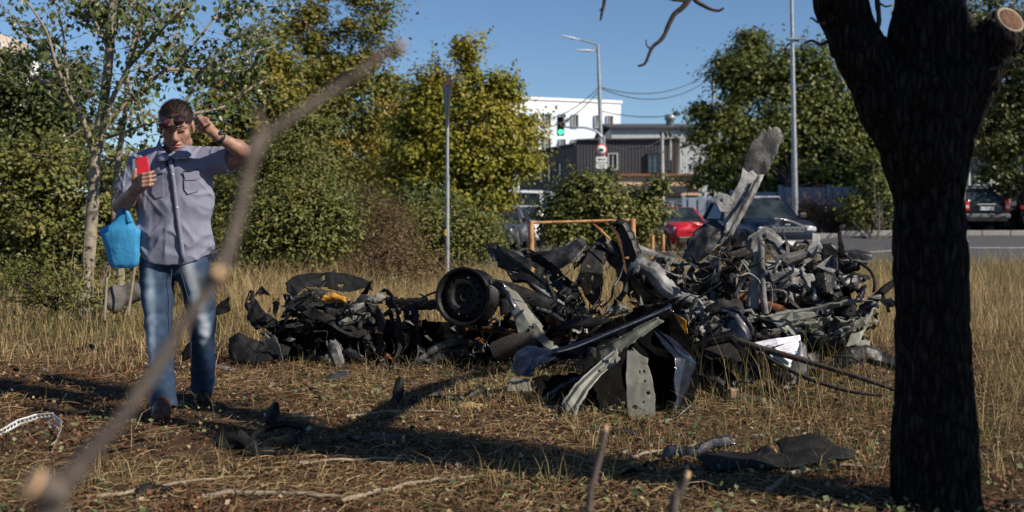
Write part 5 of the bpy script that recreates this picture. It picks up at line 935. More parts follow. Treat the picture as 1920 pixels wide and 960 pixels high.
strip('crushed_box', [(622, 640, 7.9, 26, 0), (632, 660, 7.9, 32, 10), (640, 688, 7.88, 26, 5)], ash, A, 'hat', .05, .02, .25, seed=13)
strip('hanging_strip', [(706, 572, 8.05, 16, 10), (715, 610, 8.0, 24, 40), (712, 650, 8.0, 20, 10), (705, 682, 8.0, 10, 0)], charb, A, 'Z', .02, .012, .3, seed=14)
strip('hanging_strip', [(730, 560, 8.05, 22, 10), (745, 600, 8.0, 36, 30), (752, 645, 8.0, 26, -10), (742, 690, 7.95, 14, 0)], char, A, 'Z', .03, .014, .3, seed=15)
strip('hanging_strip', [(762, 570, 8.1, 26, 0), (770, 610, 8.05, 30, 40), (776, 650, 8.0, 24, 10)], charb, A, 'U', .03, .012, .3, seed=16)
strip('axle_bar', [(722, 568, 8.15, 20, 20), (775, 572, 8.15, 24, 10), (820, 572, 8.1, 20, 0), (855, 590, 8.1, 24, 0)], charb, A, 'U', .03, .005, .1, seed=17)
strip('crumpled_skin', [(648, 590, 8.1, 14, 40), (672, 572, 8.15, 24, 50), (698, 558, 8.2, 26, 40), (722, 556, 8.2, 14, 30)], ash, A, 'arc', .03, .022, .35, seed=18)
strip('crumpled_skin', [(560, 570, 8.25, 30, 30), (590, 552, 8.3, 34, 30), (612, 548, 8.35, 22, 20)], char, A, 'arc', .03, .02, .3, seed=19)
strip('hook_strip', [(705, 556, 8.3, 8, 40), (722, 543, 8.3, 14, 40), (736, 556, 8.25, 10, 40), (738, 572, 8.2, 6, 20)], steel, A, 'flat', 0, .006, .3, seed=20)
strip('orange_foam', [(604, 560, 8.14, 10, 30), (622, 554, 8.14, 18, 30), (648, 562, 8.14, 12, 30)], orangef, A, 'arc', .02, .012, .3, seed=21, thick=.012)
strip('inner_rail', [(636, 608, 8.02, 10, 20), (672, 597, 8.05, 14, 20), (708, 586, 8.1, 10, 20)], primer, A, 'U', .02, .005, .15, seed=22)
strip('lower_mass', [(700, 640, 8.3, 70, 20), (780, 645, 8.3, 90, 10), (860, 650, 8.25, 90, 5), (960, 640, 8.2, 70, 0)], shade_black, A, 'flat', 0, .04, .05, seed=23)
strip('lower_mass', [(690, 692, 8.1, 30, 60), (800, 680, 8.1, 40, 50), (950, 672, 8.0, 40, 50)], shade_black, A, 'U', .03, .03, .05, seed=24)
strip('fender_lip', [(745, 700, 7.8, 8, 20), (785, 676, 7.85, 12, 10), (820, 652, 7.9, 14, 0), (860, 640, 7.9, 16, 10), (898, 648, 7.9, 12, 20), (905, 665, 7.85, 8, 20)], steel, A, 'U', .02, .008, .2, seed=25)
strip('fender_skin', [(790, 690, 7.9, 20, 30), (840, 668, 7.95, 34, 20), (890, 664, 7.95, 24, 20)], charb, A, 'arc', .03, .015, .3, seed=26)
rods('thin_rod', [(784, 562, 8.2), (810, 550, 8.15), (830, 545, 8.1)], .008, charb, A)
rods('white_wire', [(755, 695, 7.85), (778, 678, 7.85), (785, 655, 7.85)], .006, ash, A)
shards(A, 26, (560, 650, 940, 690), (7.85, 8.2), (12, 34), [charb, char, steel, charb, ash, rubber], 31)
shards(A, 16, (470, 590, 720, 650), (8.0, 8.3), (14, 36), [charb, char, charb, rubber], 32)
# ---- bare wheel rim
wc = P(868, 556, 7.85); ax = Vector((-.36, -.92, .10)).normalized(); WM = Matrix.Translation(wc) @ ax.to_track_quat('Z', 'Y').to_matrix().to_4x4()
Wh = thing('wheel_rim', 'bare black steel wheel rim standing on the left heap', 'wheel', wc)
MB().lathe([(.196, .012), (.212, .02), (.218, .012), (.214, -.004), (.19, -.018), (.186, -.05), (.165, -.08), (.165, -.13), (.19, -.165), (.20, -.185), (.213, -.195), (.206, -.2), (.18, -.17), (.155, -.13), (.155, -.08), (.178, -.045), (.182, -.01), (.196, .012)], n=56).build('barrel', charb, Wh).matrix_basis = WM
nr, nt_ = 20, 150; rr = np.linspace(.022, .172, nr); th = np.linspace(0, 2 * np.pi, nt_, endpoint=False); RR, TT = np.meshgrid(rr, th, indexing='ij')
zz = -.028 + .030 * sstep(.172, .125, RR) - .03 * sstep(.1, .072, RR) + .012 * sstep(.05, .036, RR)
V = np.stack([RR * np.cos(TT), RR * np.sin(TT), zz], -1).reshape(-1, 3); ii = np.arange(nr * nt_).reshape(nr, nt_); Fq = np.stack([ii[:-1], ii[1:], np.roll(ii[1:], -1, 1), np.roll(ii[:-1], -1, 1)], -1).reshape(-1, 4)
fc = V[Fq].mean(1); kp = np.ones(len(Fq), bool)
for k in range(14): a_ = 2 * np.pi * k / 14; kp &= (((fc[:, 0] - .137 * math.cos(a_)) ** 2 + (fc[:, 1] - .137 * math.sin(a_)) ** 2) > .0105 ** 2)
for k in range(5): a_ = 2 * np.pi * k / 5 + .3; kp &= (((fc[:, 0] - .056 * math.cos(a_)) ** 2 + (fc[:, 1] - .056 * math.sin(a_)) ** 2) > .0085 ** 2)
MB().lathe([(.0001, -.105), (.13, -.105), (.142, -.115), (.142, -.15)], n=32).build('brake_drum', shade_black, Wh).matrix_basis = WM
o = link('disc', npmesh('disc', V, Fq[kp], char, smooth=True), Wh); o.matrix_basis = WM; sm_ = o.modifiers.new('t', 'SOLIDIFY'); sm_.thickness = .004
MB().lathe([(.0001, -.05), (.024, -.045), (.026, -.024), (.036, -.023), (.04, -.03), (.06, -.05), (.07, -.08), (.0001, -.08)], n=24).build('hub', charb, Wh).matrix_basis = WM
# ---- middle: torn frame rails
B = thing('frame_wreckage', 'black torn frame rails arching between wheel rim and right heap', 'wreckage', GP(1080, 690))
strip('rail_flange', [(950, 512, 8.4, 22, -30), (990, 520, 8.3, 18, -30), (1035, 565, 8.15, 24, -20), (1075, 600, 8.05, 30, 0)], charb, B, 'U', .03, .012, .2, seed=42)
strip('rail_flange', [(985, 468, 8.5, 16, 30), (1030, 500, 8.4, 30, 40), (1075, 545, 8.3, 26, 30), (1098, 570, 8.2, 14, 10)], charb, B, 'flat', 0, .012, .15, [(.5, 0, .01), (.6, .2, .01)], 43)
strip('rear_skin', [(985, 478, 9.4, 10, 40), (1020, 476, 9.4, 14, 40), (1060, 470, 9.4, 14, 40)], charb, B, 'arc', .03, .012, .12, seed=46)
strip('arched_leg', [(1140, 424, 8.1, 18, 10), (1160, 428, 8.1, 34, 30), (1175, 462, 8.05, 40, 30), (1188, 510, 8.0, 40, 25), (1205, 555, 8.0, 34, 20), (1222, 592, 7.95, 24, 10)], charb, B, 'U', .05, .01, .1, [(.4, -.3, .012), (.62, .3, .012), (.8, 0, .016)], 48)
strip('rust_edge', [(1146, 424, 8.02, 5, 0), (1158, 440, 8.0, 7, 0), (1168, 480, 7.97, 5, 0), (1176, 530, 7.95, 4, 0)], rusty, B, 'flat', 0, .004, .2, seed=49)
strip('arched_leg', [(1128, 452, 8.15, 20, 20), (1150, 470, 8.15, 36, 20), (1170, 510, 8.1, 24, 20), (1190, 560, 8.05, 20, 20)], charb, B, 'arc', .03, .02, .2, seed=50)
strip('primer_tail', [(998, 612, 7.5, 24, 0), (1012, 632, 7.5, 22, 0), (1035, 652, 7.45, 18, -20), (1060, 664, 7.45, 8, -20)], primer, B, 'U', .02, .012, .2, seed=52)
strip('navy_edge', [(918, 528, 7.75, 16, 50), (942, 538, 7.7, 22, 40), (958, 562, 7.65, 10, 30), (975, 600, 7.6, 6, 20)], navyp, B, 'arc', .02, .01, .2, seed=53)
strip('black_beam', [(1052, 612, 7.5, 18, 10), (1100, 606, 7.45, 24, 10), (1150, 610, 7.4, 30, 5), (1200, 604, 7.4, 30, 0), (1240, 590, 7.4, 20, 0)], rubber, B, 'arc', .05, .006, .08, seed=54)
rods('burnt_tube', [(915, 542, 8.2), (960, 552, 8.15), (1030, 582, 8.05), (1065, 606, 8.0)], [.085] * 13, char, B, 14)
rods('cable', [(1005, 578, 7.6), (1030, 586, 7.6), (1052, 600, 7.55), (1068, 612, 7.55)], .016, steel, B)
strip('primer_lump', [(1130, 588, 7.9, 20, 0), (1155, 578, 7.9, 36, 20), (1185, 578, 7.9, 22, 10)], primer, B, 'arc', .06, .02, .2, seed=55)
strip('dark_underside', [(930, 620, 8.1, 40, 20), (1000, 630, 8.1, 70, 10), (1080, 640, 8.0, 70, 0), (1180, 640, 7.9, 60, 0), (1260, 630, 7.9, 60, 0)], shade_black, B, 'flat', 0, .04, .05, seed=56)
rods('brown_muffler', [(930, 660, 7.6), (965, 646, 7.55), (1005, 640, 7.5)], .075, material('scorched_brown', [(.3, (.018, .014, .012)), (.7, (.06, .045, .036))], rough=.9, scale=30, bump=.8), B, 16)
strip('rusty_bracket', [(905, 622, 7.85, 12, 30), (935, 620, 7.8, 16, 20), (965, 625, 7.8, 12, 10)], rusty, B, 'U', .02, .008, .3, seed=57)
strip('hub_shell', [(940, 590, 8.0, 30, 0), (950, 575, 8.0, 44, 20), (975, 565, 8.0, 30, 20)], charb, B, 'arc', .06, .012, .1, seed=58)
rods('coil_hook', [(915, 610, 7.9), (925, 598, 7.9), (936, 604, 7.9), (934, 618, 7.88)], .01, charb, B)
shards(B, 26, (1000, 600, 1250, 660), (7.4, 8.0), (12, 34), [charb, char, primer, rusty, steel], 33)
shards(B, 12, (1040, 560, 1120, 620), (7.7, 8.1), (12, 30), [charb, charb, char], 34)
# ---- crumpled front panel
D = thing('crumpled_panel', 'crumpled navy and grey green car panel folded like a tent in front', 'wreckage', GP(1190, 800))
strip('roof_skin', [(1010, 672, 6.8, 60, 72), (1100, 640, 6.75, 120, 70), (1200, 600, 6.75, 150, 68), (1262, 580, 6.72, 130, 66)], charb, D, 'arc', .05, .02, .1, seed=62, m=18)
strip('back_wall', [(1240, 592, 6.42, 24, 0), (1222, 635, 6.38, 100, 0), (1200, 690, 6.3, 180, 0), (1186, 745, 6.15, 225, 0), (1184, 792, 5.98, 226, 0)], shade_black, D, 'gut', .08, .012, .04, seed=64, m=20)
strip('side_inner', [(1256, 586, 6.34, 8, 0), (1278, 650, 6.34, 40, 10), (1290, 710, 6.3, 40, 10), (1285, 765, 6.15, 24, 10)], shade_black, D, 'flat', 0, .01, .05, seed=66)
strip('bottom_rim', [(1180, 792, 5.86, 14, 50), (1225, 796, 5.8, 12, 60), (1270, 786, 5.85, 10, 60), (1300, 760, 5.95, 8, 50)], steel, D, 'U', .01, .006, .2, seed=70)
strip('torn_foot', [(1178, 795, 5.8, 20, 40), (1196, 800, 5.76, 24, 30), (1210, 812, 5.7, 12, 30)], ash, D, 'flat', 0, .012, .4, seed=71)
strip('inner_strut', [(1020, 755, 6.3, 12, 20), (1070, 725, 6.3, 26, 20), (1120, 700, 6.25, 20, 20)], steel, D, 'U', .02, .012, .2, seed=73)
strip('black_tab', [(1110, 650, 6.3, 14, 0), (1110, 670, 6.28, 16, 0), (1108, 698, 6.26, 12, 0)], charb, D, 'hat', .01, .003, .05, seed=74)
strip('grey_flap', [(985, 785, 6.1, 10, 40), (1010, 772, 6.1, 26, 50), (1040, 764, 6.1, 12, 50)], primer, D, 'arc', .02, .012, .2, seed=75)
strip('grey_flap', [(1085, 788, 5.95, 22, 60), (1115, 792, 5.92, 36, 60), (1150, 800, 5.86, 30, 60)], primer, D, 'arc', .02, .012, .2, seed=76)
strip('black_strut', [(1000, 778, 6.3, 14, 10), (1050, 745, 6.3, 26, 20), (1110, 712, 6.3, 20, 20)], charb, D, 'U', .02, .012, .2, seed=77)
# ---- right heap
E = thing('wreck_heap', 'large grey ash covered wreck heap behind the dark trunk and papers', 'wreckage', GP(1450, 700))
strip('rear_fill', [(1200, 590, 8.7, 100, 0), (1300, 575, 8.7, 130, 10), (1400, 560, 8.7, 150, 0), (1500, 560, 8.7, 150, -10), (1600, 570, 8.6, 110, 0)], shade_black, E, 'flat', 0, .06, .05, seed=81, m=22)
strip('floor_fill', [(1260, 660, 8.0, 80, 50), (1360, 660, 7.8, 110, 50), (1480, 650, 7.8, 120, 50), (1620, 640, 7.8, 90, 50)], shade_black, E, 'flat', 0, .05, .05, seed=82, m=22)
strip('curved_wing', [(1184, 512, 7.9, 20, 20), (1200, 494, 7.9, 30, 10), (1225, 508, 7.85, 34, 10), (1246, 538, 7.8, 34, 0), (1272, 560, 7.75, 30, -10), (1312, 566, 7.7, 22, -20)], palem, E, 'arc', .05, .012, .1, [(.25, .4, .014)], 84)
strip('wing_shade', [(1190, 520, 8.0, 30, 0), (1215, 545, 7.95, 50, 0), (1250, 580, 7.9, 40, 0)], shade_black, E, 'flat', 0, .02, .05, seed=85)
strip('grey_sheet', [(1300, 500, 8.3, 30, 10), (1330, 520, 8.2, 60, 20), (1370, 530, 8.2, 60, 10), (1410, 520, 8.2, 40, 0)], steel, E, 'flat', 0, .03, .3, [(.3, 0, .03)], 86)
strip('torn_skin', [(1255, 520, 8.3, 40, 0), (1280, 530, 8.25, 60, 20), (1310, 535, 8.2, 40, 20)], ash, E, 'flat', 0, .035, .5, [(.4, .2, .03)], 88)
strip('rusty_sheet', [(1320, 505, 8.2, 14, 40), (1352, 506, 8.15, 30, 50), (1385, 512, 8.1, 26, 40)], charrust, E, 'arc', .02, .012, .2, seed=89)
strip('black_casing', [(1340, 482, 8.3, 14, 30), (1362, 478, 8.3, 34, 30), (1388, 484, 8.3, 30, 20), (1400, 500, 8.3, 16, 20)], char, E, 'arc', .05, .02, .25, [(.5, 0, .02)], 90)
strip('bracket_arm', [(1408, 476, 8.55, 16, 0), (1414, 452, 8.55, 28, 0), (1436, 440, 8.55, 30, 0), (1455, 452, 8.55, 22, 0), (1470, 478, 8.5, 16, 0), (1480, 492, 8.5, 14, 0)], palem, E, 'hat', .03, .006, .06, [(.35, 0, .008)], 91)
strip('cross_member', [(1432, 512, 8.4, 22, 10), (1470, 490, 8.4, 26, 10), (1510, 476, 8.4, 20, 10), (1538, 462, 8.4, 16, 0)], palem, E, 'hat', .03, .006, .06, seed=92)
strip('bulkhead_shade', [(1450, 560, 8.45, 60, 0), (1500, 540, 8.45, 100, 0), (1560, 540, 8.45, 110, 0)], shade_black, E, 'flat', 0, .03, .05, seed=95)
strip('black_wing', [(1548, 520, 8.5, 30, 0), (1580, 505, 8.45, 44, 30), (1608, 495, 8.4, 24, 20)], char, E, 'arc', .05, .02, .2, seed=97)
strip('spike', [(1578, 424, 8.5, 5, 0), (1575, 445, 8.5, 9, 0), (1580, 480, 8.5, 12, 20), (1584, 500, 8.5, 10, 20)], char, E, 'U', .01, .004, .2, seed=98)
strip('spike_flag', [(1573, 430, 8.5, 6, 0), (1580, 426, 8.5, 9, 0), (1586, 422, 8.5, 4, 0)], steel, E, 'flat', 0, .004, .3, seed=99)
rods('upright_post', [(1427, 452, 7.6), (1428, 500, 7.6), (1430, 545, 7.6), (1435, 588, 7.6)], [.024] * 13, ash, E, 10)
strip('upright_channel', [(1424, 470, 7.62, 12, 0), (1416, 520, 7.62, 18, 0), (1412, 580, 7.62, 26, 0)], palem, E, 'U', .03, .004, .05, seed=100)
rods('rusty_pipe', [(1375, 558, 7.9), (1420, 570, 7.8), (1460, 582, 7.75), (1492, 592, 7.7)], .042, rusty, E, 14)
rods('hose', [(1366, 570, 7.9), (1364, 530, 7.9), (1378, 498, 7.9), (1402, 482, 7.9), (1424, 476, 7.9)], .022, rubber, E)
rods('hose', [(1384, 600, 7.7), (1382, 560, 7.75), (1380, 520, 7.8), (1392, 490, 7.9)], .018, steel, E)
rods('hose', [(1384, 596, 7.6), (1390, 585, 7.6), (1408, 582, 7.6)], .012, ash, E); rods('brake_line', [(1432, 532, 7.6), (1444, 532, 7.6), (1448, 560, 7.6), (1442, 586, 7.6)], .006, ash, E)
rods('brake_line', [(1434, 545, 7.65), (1460, 544, 7.65), (1474, 550, 7.65), (1472, 566, 7.65)], .009, ash, E); rods('bent_pipe', [(1490, 465, 8.5), (1494, 455, 8.5), (1510, 453, 8.5), (1520, 460, 8.5)], .014, ash, E)
rods('black_hose', [(1470, 456, 8.5), (1480, 466, 8.5), (1492, 470, 8.5)], .03, rubber, E, 10)
rods('loop_cable', [(1612, 492, 8.3), (1632, 508, 8.25), (1640, 530, 8.2), (1638, 548, 8.2)], .012, rubber, E)
rods('dangling_wire', [(1597, 515, 8.3), (1592, 530, 8.3), (1594, 548, 8.3)], .005, rubber, E)
strip('engine_mass', [(1500, 560, 8.0, 60, 20), (1540, 548, 8.0, 80, 10), (1572, 560, 8.0, 50, 10)], charb, E, 'arc', .1, .05, .25, seed=101)
strip('ash_leg', [(1545, 500, 8.15, 14, 0), (1556, 530, 8.1, 26, 20), (1562, 560, 8.05, 24, 10), (1556, 590, 8.0, 16, 0)], ash, E, 'arc', .05, .02, .2, seed=102)
MB().lathe([(.0001, -.04), (.02, -.035), (.036, -.015), (.038, .01), (.025, .034), (.0001, .04)], P(1584, 526, 8.2), n=16).build('white_knob', material('white_knob', (.5, .48, .44), rough=.4), E)
for k, (sp, pr, mt, dp) in enumerate([([(1395, 602, 7.5, 12, 20), (1450, 596, 7.5, 16, 30), (1520, 586, 7.5, 16, 20), (1580, 570, 7.45, 12, 20), (1650, 558, 7.4, 6, 10)], 'U', primer, .02), ([(1440, 622, 7.3, 14, 20), (1500, 612, 7.3, 24, 30), (1560, 606, 7.3, 22, 20), (1622, 604, 7.3, 14, 20)], 'hat', primer, .02),
        ([(1420, 600, 7.4, 10, 30), (1470, 620, 7.3, 20, 40), (1520, 632, 7.2, 22, 30), (1570, 640, 7.2, 14, 30)], 'U', steel, .02), ([(1545, 632, 7.1, 20, 20), (1590, 622, 7.1, 34, 30), (1620, 604, 7.1, 30, 20), (1640, 578, 7.2, 16, 20)], 'Z', primer, .03),
        ([(1500, 640, 7.15, 20, 10), (1545, 640, 7.15, 44, 20), (1600, 645, 7.1, 34, 20)], 'arc', charb, .05), ([(1560, 605, 7.4, 10, 0), (1610, 592, 7.35, 14, 10), (1650, 572, 7.3, 10, 10)], 'flat', steel, 0), ([(1480, 570, 7.7, 16, 40), (1540, 580, 7.6, 26, 40), (1600, 575, 7.5, 16, 30)], 'flat', char, 0), ([(1400, 625, 7.2, 14, 30), (1450, 640, 7.15, 26, 20), (1500, 636, 7.1, 16, 20)], 'arc', charb, .03)]):
    strip('folded_strip', sp, mt, E, pr, dp, .014, .2, seed=110 + k)
strip('rail_end', [(1596, 600, 7.6, 12, 0), (1625, 580, 7.55, 20, 10), (1655, 548, 7.5, 18, 10), (1700, 512, 7.5, 14, 0)], char, E, 'U', .02, .008, .15, seed=120)
strip('pale_edge', [(1590, 600, 7.4, 8, 0), (1620, 588, 7.4, 12, 10), (1642, 565, 7.4, 8, 0)], ash, E, 'arc', .02, .012, .3, seed=121)
strip('hanging_flap', [(1660, 558, 7.5, 18, 0), (1668, 568, 7.5, 22, 10), (1672, 580, 7.5, 16, 10)], charb, E, 'flat', 0, .008, .2, seed=122)
strip('fender_curve', [(1556, 692, 7.0, 12, 20), (1582, 668, 7.0, 34, 30), (1620, 662, 7.0, 36, 30), (1650, 674, 7.0, 30, 20), (1700, 690, 6.95, 26, 10)], steel, E, 'arc', .07, .008, .06, seed=123)
strip('window_frame', [(1290, 658, 6.9, 14, 0), (1330, 640, 6.85, 20, 0), (1372, 632, 6.8, 20, 0), (1392, 652, 6.8, 20, 10), (1410, 690, 6.75, 18, 0), (1422, 715, 6.7, 12, 0)], rubber, E, 'hat', .03, .004, .05, seed=124)
strip('frame_channel', [(1360, 640, 6.95, 14, 0), (1378, 670, 6.9, 20, 10), (1400, 712, 6.85, 14, 0)], primer, E, 'U', .03, .006, .1, seed=125)
strip('navy_flap', [(1352, 588, 7.0, 26, 10), (1372, 600, 6.98, 50, 20), (1388, 625, 6.95, 52, 15), (1398, 656, 6.92, 34, 0)], navyp, E, 'hat', .03, .014, .1, seed=126)
strip('grey_gusset', [(1318, 652, 7.1, 24, 10), (1345, 625, 7.1, 44, 20), (1370, 604, 7.1, 30, 10)], steel, E, 'arc', .03, .014, .15, seed=127)
strip('arch_liner', [(1308, 672, 6.75, 24, 20), (1335, 690, 6.7, 46, 30), (1362, 716, 6.65, 44, 20), (1386, 748, 6.6, 20, 10)], char, E, 'gut', .07, .012, .1, seed=128)
strip('grey_base', [(1302, 708, 6.55, 24, 20), (1335, 725, 6.5, 36, 30), (1372, 748, 6.45, 26, 30)], steel, E, 'flat', 0, .012, .15, seed=129)
strip('exhaust_shield', [(1325, 588, 7.3, 16, 0), (1348, 574, 7.3, 30, 20), (1380, 572, 7.3, 28, 20), (1394, 590, 7.3, 14, 10)], char, E, 'arc', .05, .008, .1, seed=130)
strip('dark_cavity', [(1300, 690, 7.2, 90, 0), (1370, 690, 7.15, 110, 0), (1450, 680, 7.1, 90, 0), (1540, 672, 7.15, 60, 0)], shade_black, E, 'gut', .05, .03, .05, seed=131)
strip('strut_bar', [(1296, 600, 7.5, 12, 0), (1310, 568, 7.5, 16, 20), (1318, 600, 7.45, 16, 20), (1330, 630, 7.4, 10, 0)], ash, E, 'U', .02, .008, .2, seed=132)
strip('strut_bar', [(1270, 575, 7.6, 20, 20), (1300, 575, 7.6, 34, 20), (1330, 560, 7.6, 20, 10)], ash, E, 'Z', .03, .012, .2, seed=133)
MB().box(P(1373, 737, 6.45), (.07, .06, .06), rz=.5).build('brown_chunk', material('brown_chunk', [(.3, (.08, .03, .02)), (.7, (.3, .2, .14))], scale=18, bump=.5), E, bevel=.01)
strip('orange_shred', [(1268, 594, 6.9, 8, 20), (1280, 606, 6.9, 14, 20), (1286, 625, 6.9, 6, 10)], orangef, E, 'flat', 0, .01, .4, seed=134)
shards(E, 40, (1270, 585, 1345, 640), (7.2, 7.6), (8, 20), [ash, ash, char, steel], 35)
shards(E, 30, (1290, 490, 1640, 600), (7.7, 8.4), (14, 42), [ash, steel, char, charb, char], 36)
shards(E, 30, (1440, 600, 1640, 650), (7.0, 7.5), (14, 44), [primer, steel, charb, char], 37)
shards(E, 26, (1370, 690, 1500, 740), (6.5, 6.9), (8, 22), [steel, charb, ash, rubber], 38)
shards(E, 14, (1230, 480, 1300, 560), (8.0, 8.3), (14, 32), [ash, char, ash], 39)
# ---- tall torn pillar
H = thing('torn_pillar', 'tall torn grey metal strip rising above the right wreck heap', 'wreckage', P(1330, 480, 8.6))
# ---- plates with traced outlines
def yv(l, y0, y1):                                  # spread the distance from the first listed height to the last
    t0, t1 = min(p[1] for p in l), max(p[1] for p in l); return [(a, b, y0 + (y1 - y0) * (b - t0) / max(t1 - t0, 1)) for a, b in l]
poly('sill_panel', yv([(525, 567), (545, 560), (563, 559), (604, 585), (651, 603), (695, 617), (692, 638), (660, 630), (633, 619), (590, 597), (563, 582)], 8.15, 7.95), char, A, .014, .012, 301, .3, 1.2)
poly('door_skin', yv([(560, 600), (620, 622), (690, 640), (700, 690), (640, 700), (580, 690), (545, 650)], 8.25, 8.1), shade_black, A, .02, .02, 302)
poly('torn_skin', yv([(600, 560), (640, 566), (690, 572), (720, 585), (700, 605), (650, 600), (610, 588)], 8.15, 8.05), char, A, .02, .02, 303, .3, 1.0)
poly('torn_skin', yv([(560, 548), (585, 535), (606, 545), (604, 566), (575, 572)], 8.4, 8.2), char, A, .018, .014, 304, .3, .4)
poly('crushed_shell', yv([(655, 572), (680, 553), (712, 548), (716, 566), (690, 580), (664, 585)], 8.25, 8.1), steel, A, .016, .01, 305, .4, .3)
poly('long_rail', [(931, 457, 8.55), (966, 470, 8.5), (1031, 500, 8.35), (1069, 531, 8.25), (1071, 557, 8.15), (1110, 584, 8.0), (1093, 590, 8.0), (1044, 571, 8.1), (988, 527, 8.3), (966, 501, 8.4), (931, 494, 8.5)], charb, B, .014, .008, 306, .45, 1.57, holes=[(960, 482, .014), (1000, 507, .02), (1022, 520, .012), (1040, 540, .012), (1030, 530, .01), (1060, 555, .014)])
poly('rail_tip', [(911, 453, 8.6), (931, 457, 8.58), (946, 483, 8.52), (926, 489, 8.52), (913, 470, 8.58)], steel, B, .012, .006, 307, .3, .7)
poly('rear_skin', [(1010, 488, 9.3), (1053, 461, 9.35), (1090, 441, 9.35), (1102, 457, 9.3), (1075, 492, 9.2), (1044, 503, 9.2), (1020, 498, 9.25)], steel, B, .035, .006, 308, .2, .9, cell=.16)
poly('arched_pillar', yv([(1132, 435), (1106, 461), (1088, 501), (1079, 533), (1092, 536), (1097, 553), (1114, 570), (1128, 566), (1132, 531), (1130, 488), (1146, 448)], 8.05, 7.95), charrust, B, .01, .006, 309, .5, .1, holes=[(1105, 500, .012), (1118, 470, .01), (1112, 520, .009), (1110, 548, .012)])
poly('primer_strut', yv([(937, 530), (966, 543), (996, 582), (1019, 608), (1012, 621), (990, 617), (972, 622), (965, 597), (948, 552)], 7.75, 7.5), primer, B, .012, .005, 310, .35, 1.57)
strip('navy_fold', [(1040, 668, 6.52, 22, 25), (1075, 660, 6.48, 24, 25), (1140, 636, 6.42, 22, 20), (1200, 610, 6.35, 20, 15), (1240, 592, 6.3, 18, 10), (1262, 578, 6.28, 12, 10)], navyp, D, 'lip', .03, .006, .06, seed=61, m=12)
rods('bright_edge', [(1046, 660, 6.42), (1080, 651, 6.4), (1140, 626, 6.34), (1200, 601, 6.28), (1256, 577, 6.22)], .006, palem, D, 6, 2)
poly('navy_fold_end', [(985, 643, 6.72), (1010, 650, 6.66), (1034, 653, 6.6), (1046, 664, 6.52), (1033, 680, 6.48), (1005, 690, 6.5), (999, 703, 6.5), (968, 703, 6.55), (959, 690, 6.6), (966, 667, 6.66)], navyp, D, .022, .006, 311, .2, 1.3)
strip('primer_lining', [(1074, 690, 6.36, 14, -10), (1112, 678, 6.3, 34, -12), (1150, 652, 6.26, 28, -10), (1195, 624, 6.24, 22, -10), (1240, 598, 6.24, 12, 0)], primer, D, 'gut', .03, .008, .1, seed=63)
strip('primer_lip', [(1158, 664, 6.2, 16, 0), (1118, 698, 6.1, 14, -10), (1090, 728, 6.0, 24, 0), (1070, 758, 5.93, 32, 5), (1061, 815, 5.82, 22, 10)], primer, D, 'Z', .035, .005, .06, seed=67)
poly('lip_gusset', yv([(1157, 652), (1158, 682), (1128, 698), (1120, 694), (1150, 674)], 6.15, 6.1), primer, D, .004, .003, 312)
poly('primer_tongue', yv([(1181, 643), (1200, 661), (1216, 672), (1214, 684), (1221, 706), (1228, 740), (1229, 776), (1221, 787), (1201, 789), (1179, 783), (1174, 740), (1173, 700), (1176, 664)], 6.04, 5.9), primer, D, .007, .003, 313, .16, .1, bow=.02, holes=[(1184, 657, .014), (1188, 762, .014), (1208, 697, .007), (1208, 714, .006), (1214, 736, .010), (1206, 752, .006), (1200, 698, .005), (1208, 778, .006)], rings=22)
poly('side_skin', [(1258, 582, 6.32), (1263, 590, 6.28), (1271, 612, 6.24), (1294, 633, 6.3), (1304, 658, 6.3), (1308, 690, 6.24), (1309, 726, 6.12), (1303, 757, 6.0), (1290, 774, 5.94), (1296, 734, 5.98), (1279, 706, 6.02), (1266, 670, 6.1), (1260, 640, 6.16)], navyp, D, .016, .004, 314, .5, .2, cell=.12)
poly('primer_leg', yv([(957, 694), (994, 704), (998, 740), (993, 768), (975, 772), (948, 771), (947, 743)], 6.78, 6.62), primer, D, .01, .004, 315, .5, .1)
poly('under_sheet', yv([(1000, 706), (1080, 700), (1130, 690), (1090, 745), (1050, 775), (1005, 772)], 6.55, 6.25), shade_black, D, .02, .02, 316)
poly('side_rail', yv([(1180, 451), (1205, 458), (1240, 469), (1266, 472), (1270, 483), (1256, 500), (1237, 500), (1232, 482), (1205, 473), (1180, 464)], 8.3, 8.15), ash, E, .012, .01, 317, .4, 1.57, holes=[(1252, 485, .014)])
poly('crumpled_skin', [(1280, 482, 8.45), (1290, 448, 8.5), (1312, 420, 8.55), (1338, 404, 8.58), (1366, 428, 8.5), (1374, 432, 8.5), (1362, 452, 8.45), (1332, 476, 8.4), (1302, 494, 8.38)], steel, E, .035, .008, 318, .25, .8, cell=.13)
poly('strut_horn', yv([(1528, 432), (1541, 437), (1539, 458), (1533, 483), (1535, 525), (1529, 527), (1527, 483), (1513, 468), (1525, 450)], 8.4, 8.3), palem, E, .006, .003, 319, .4, .1)
poly('bulkhead', yv([(1432, 493), (1462, 480), (1515, 470), (1526, 483), (1520, 498), (1500, 511), (1485, 526), (1475, 547), (1456, 536), (1444, 520)], 8.45, 8.3), palem, E, .03, .006, 320, .2, .9, cell=.12, holes=[(1497, 492, .05), (1482, 490, .03), (1458, 505, .02)])
poly('bulkhead_foot', yv([(1438, 540), (1470, 528), (1500, 514), (1526, 508), (1524, 545), (1482, 556), (1450, 552)], 8.35, 8.2), ash, E, .025, .01, 321, .2, .5, cell=.1)
poly('black_wing', yv([(1539, 457), (1560, 455), (1575, 463), (1581, 482), (1605, 467), (1636, 475), (1632, 486), (1612, 491), (1600, 508), (1580, 511), (1568, 500), (1547, 482)], 8.6, 8.45), charb, E, .025, .006, 322, .3, .9)
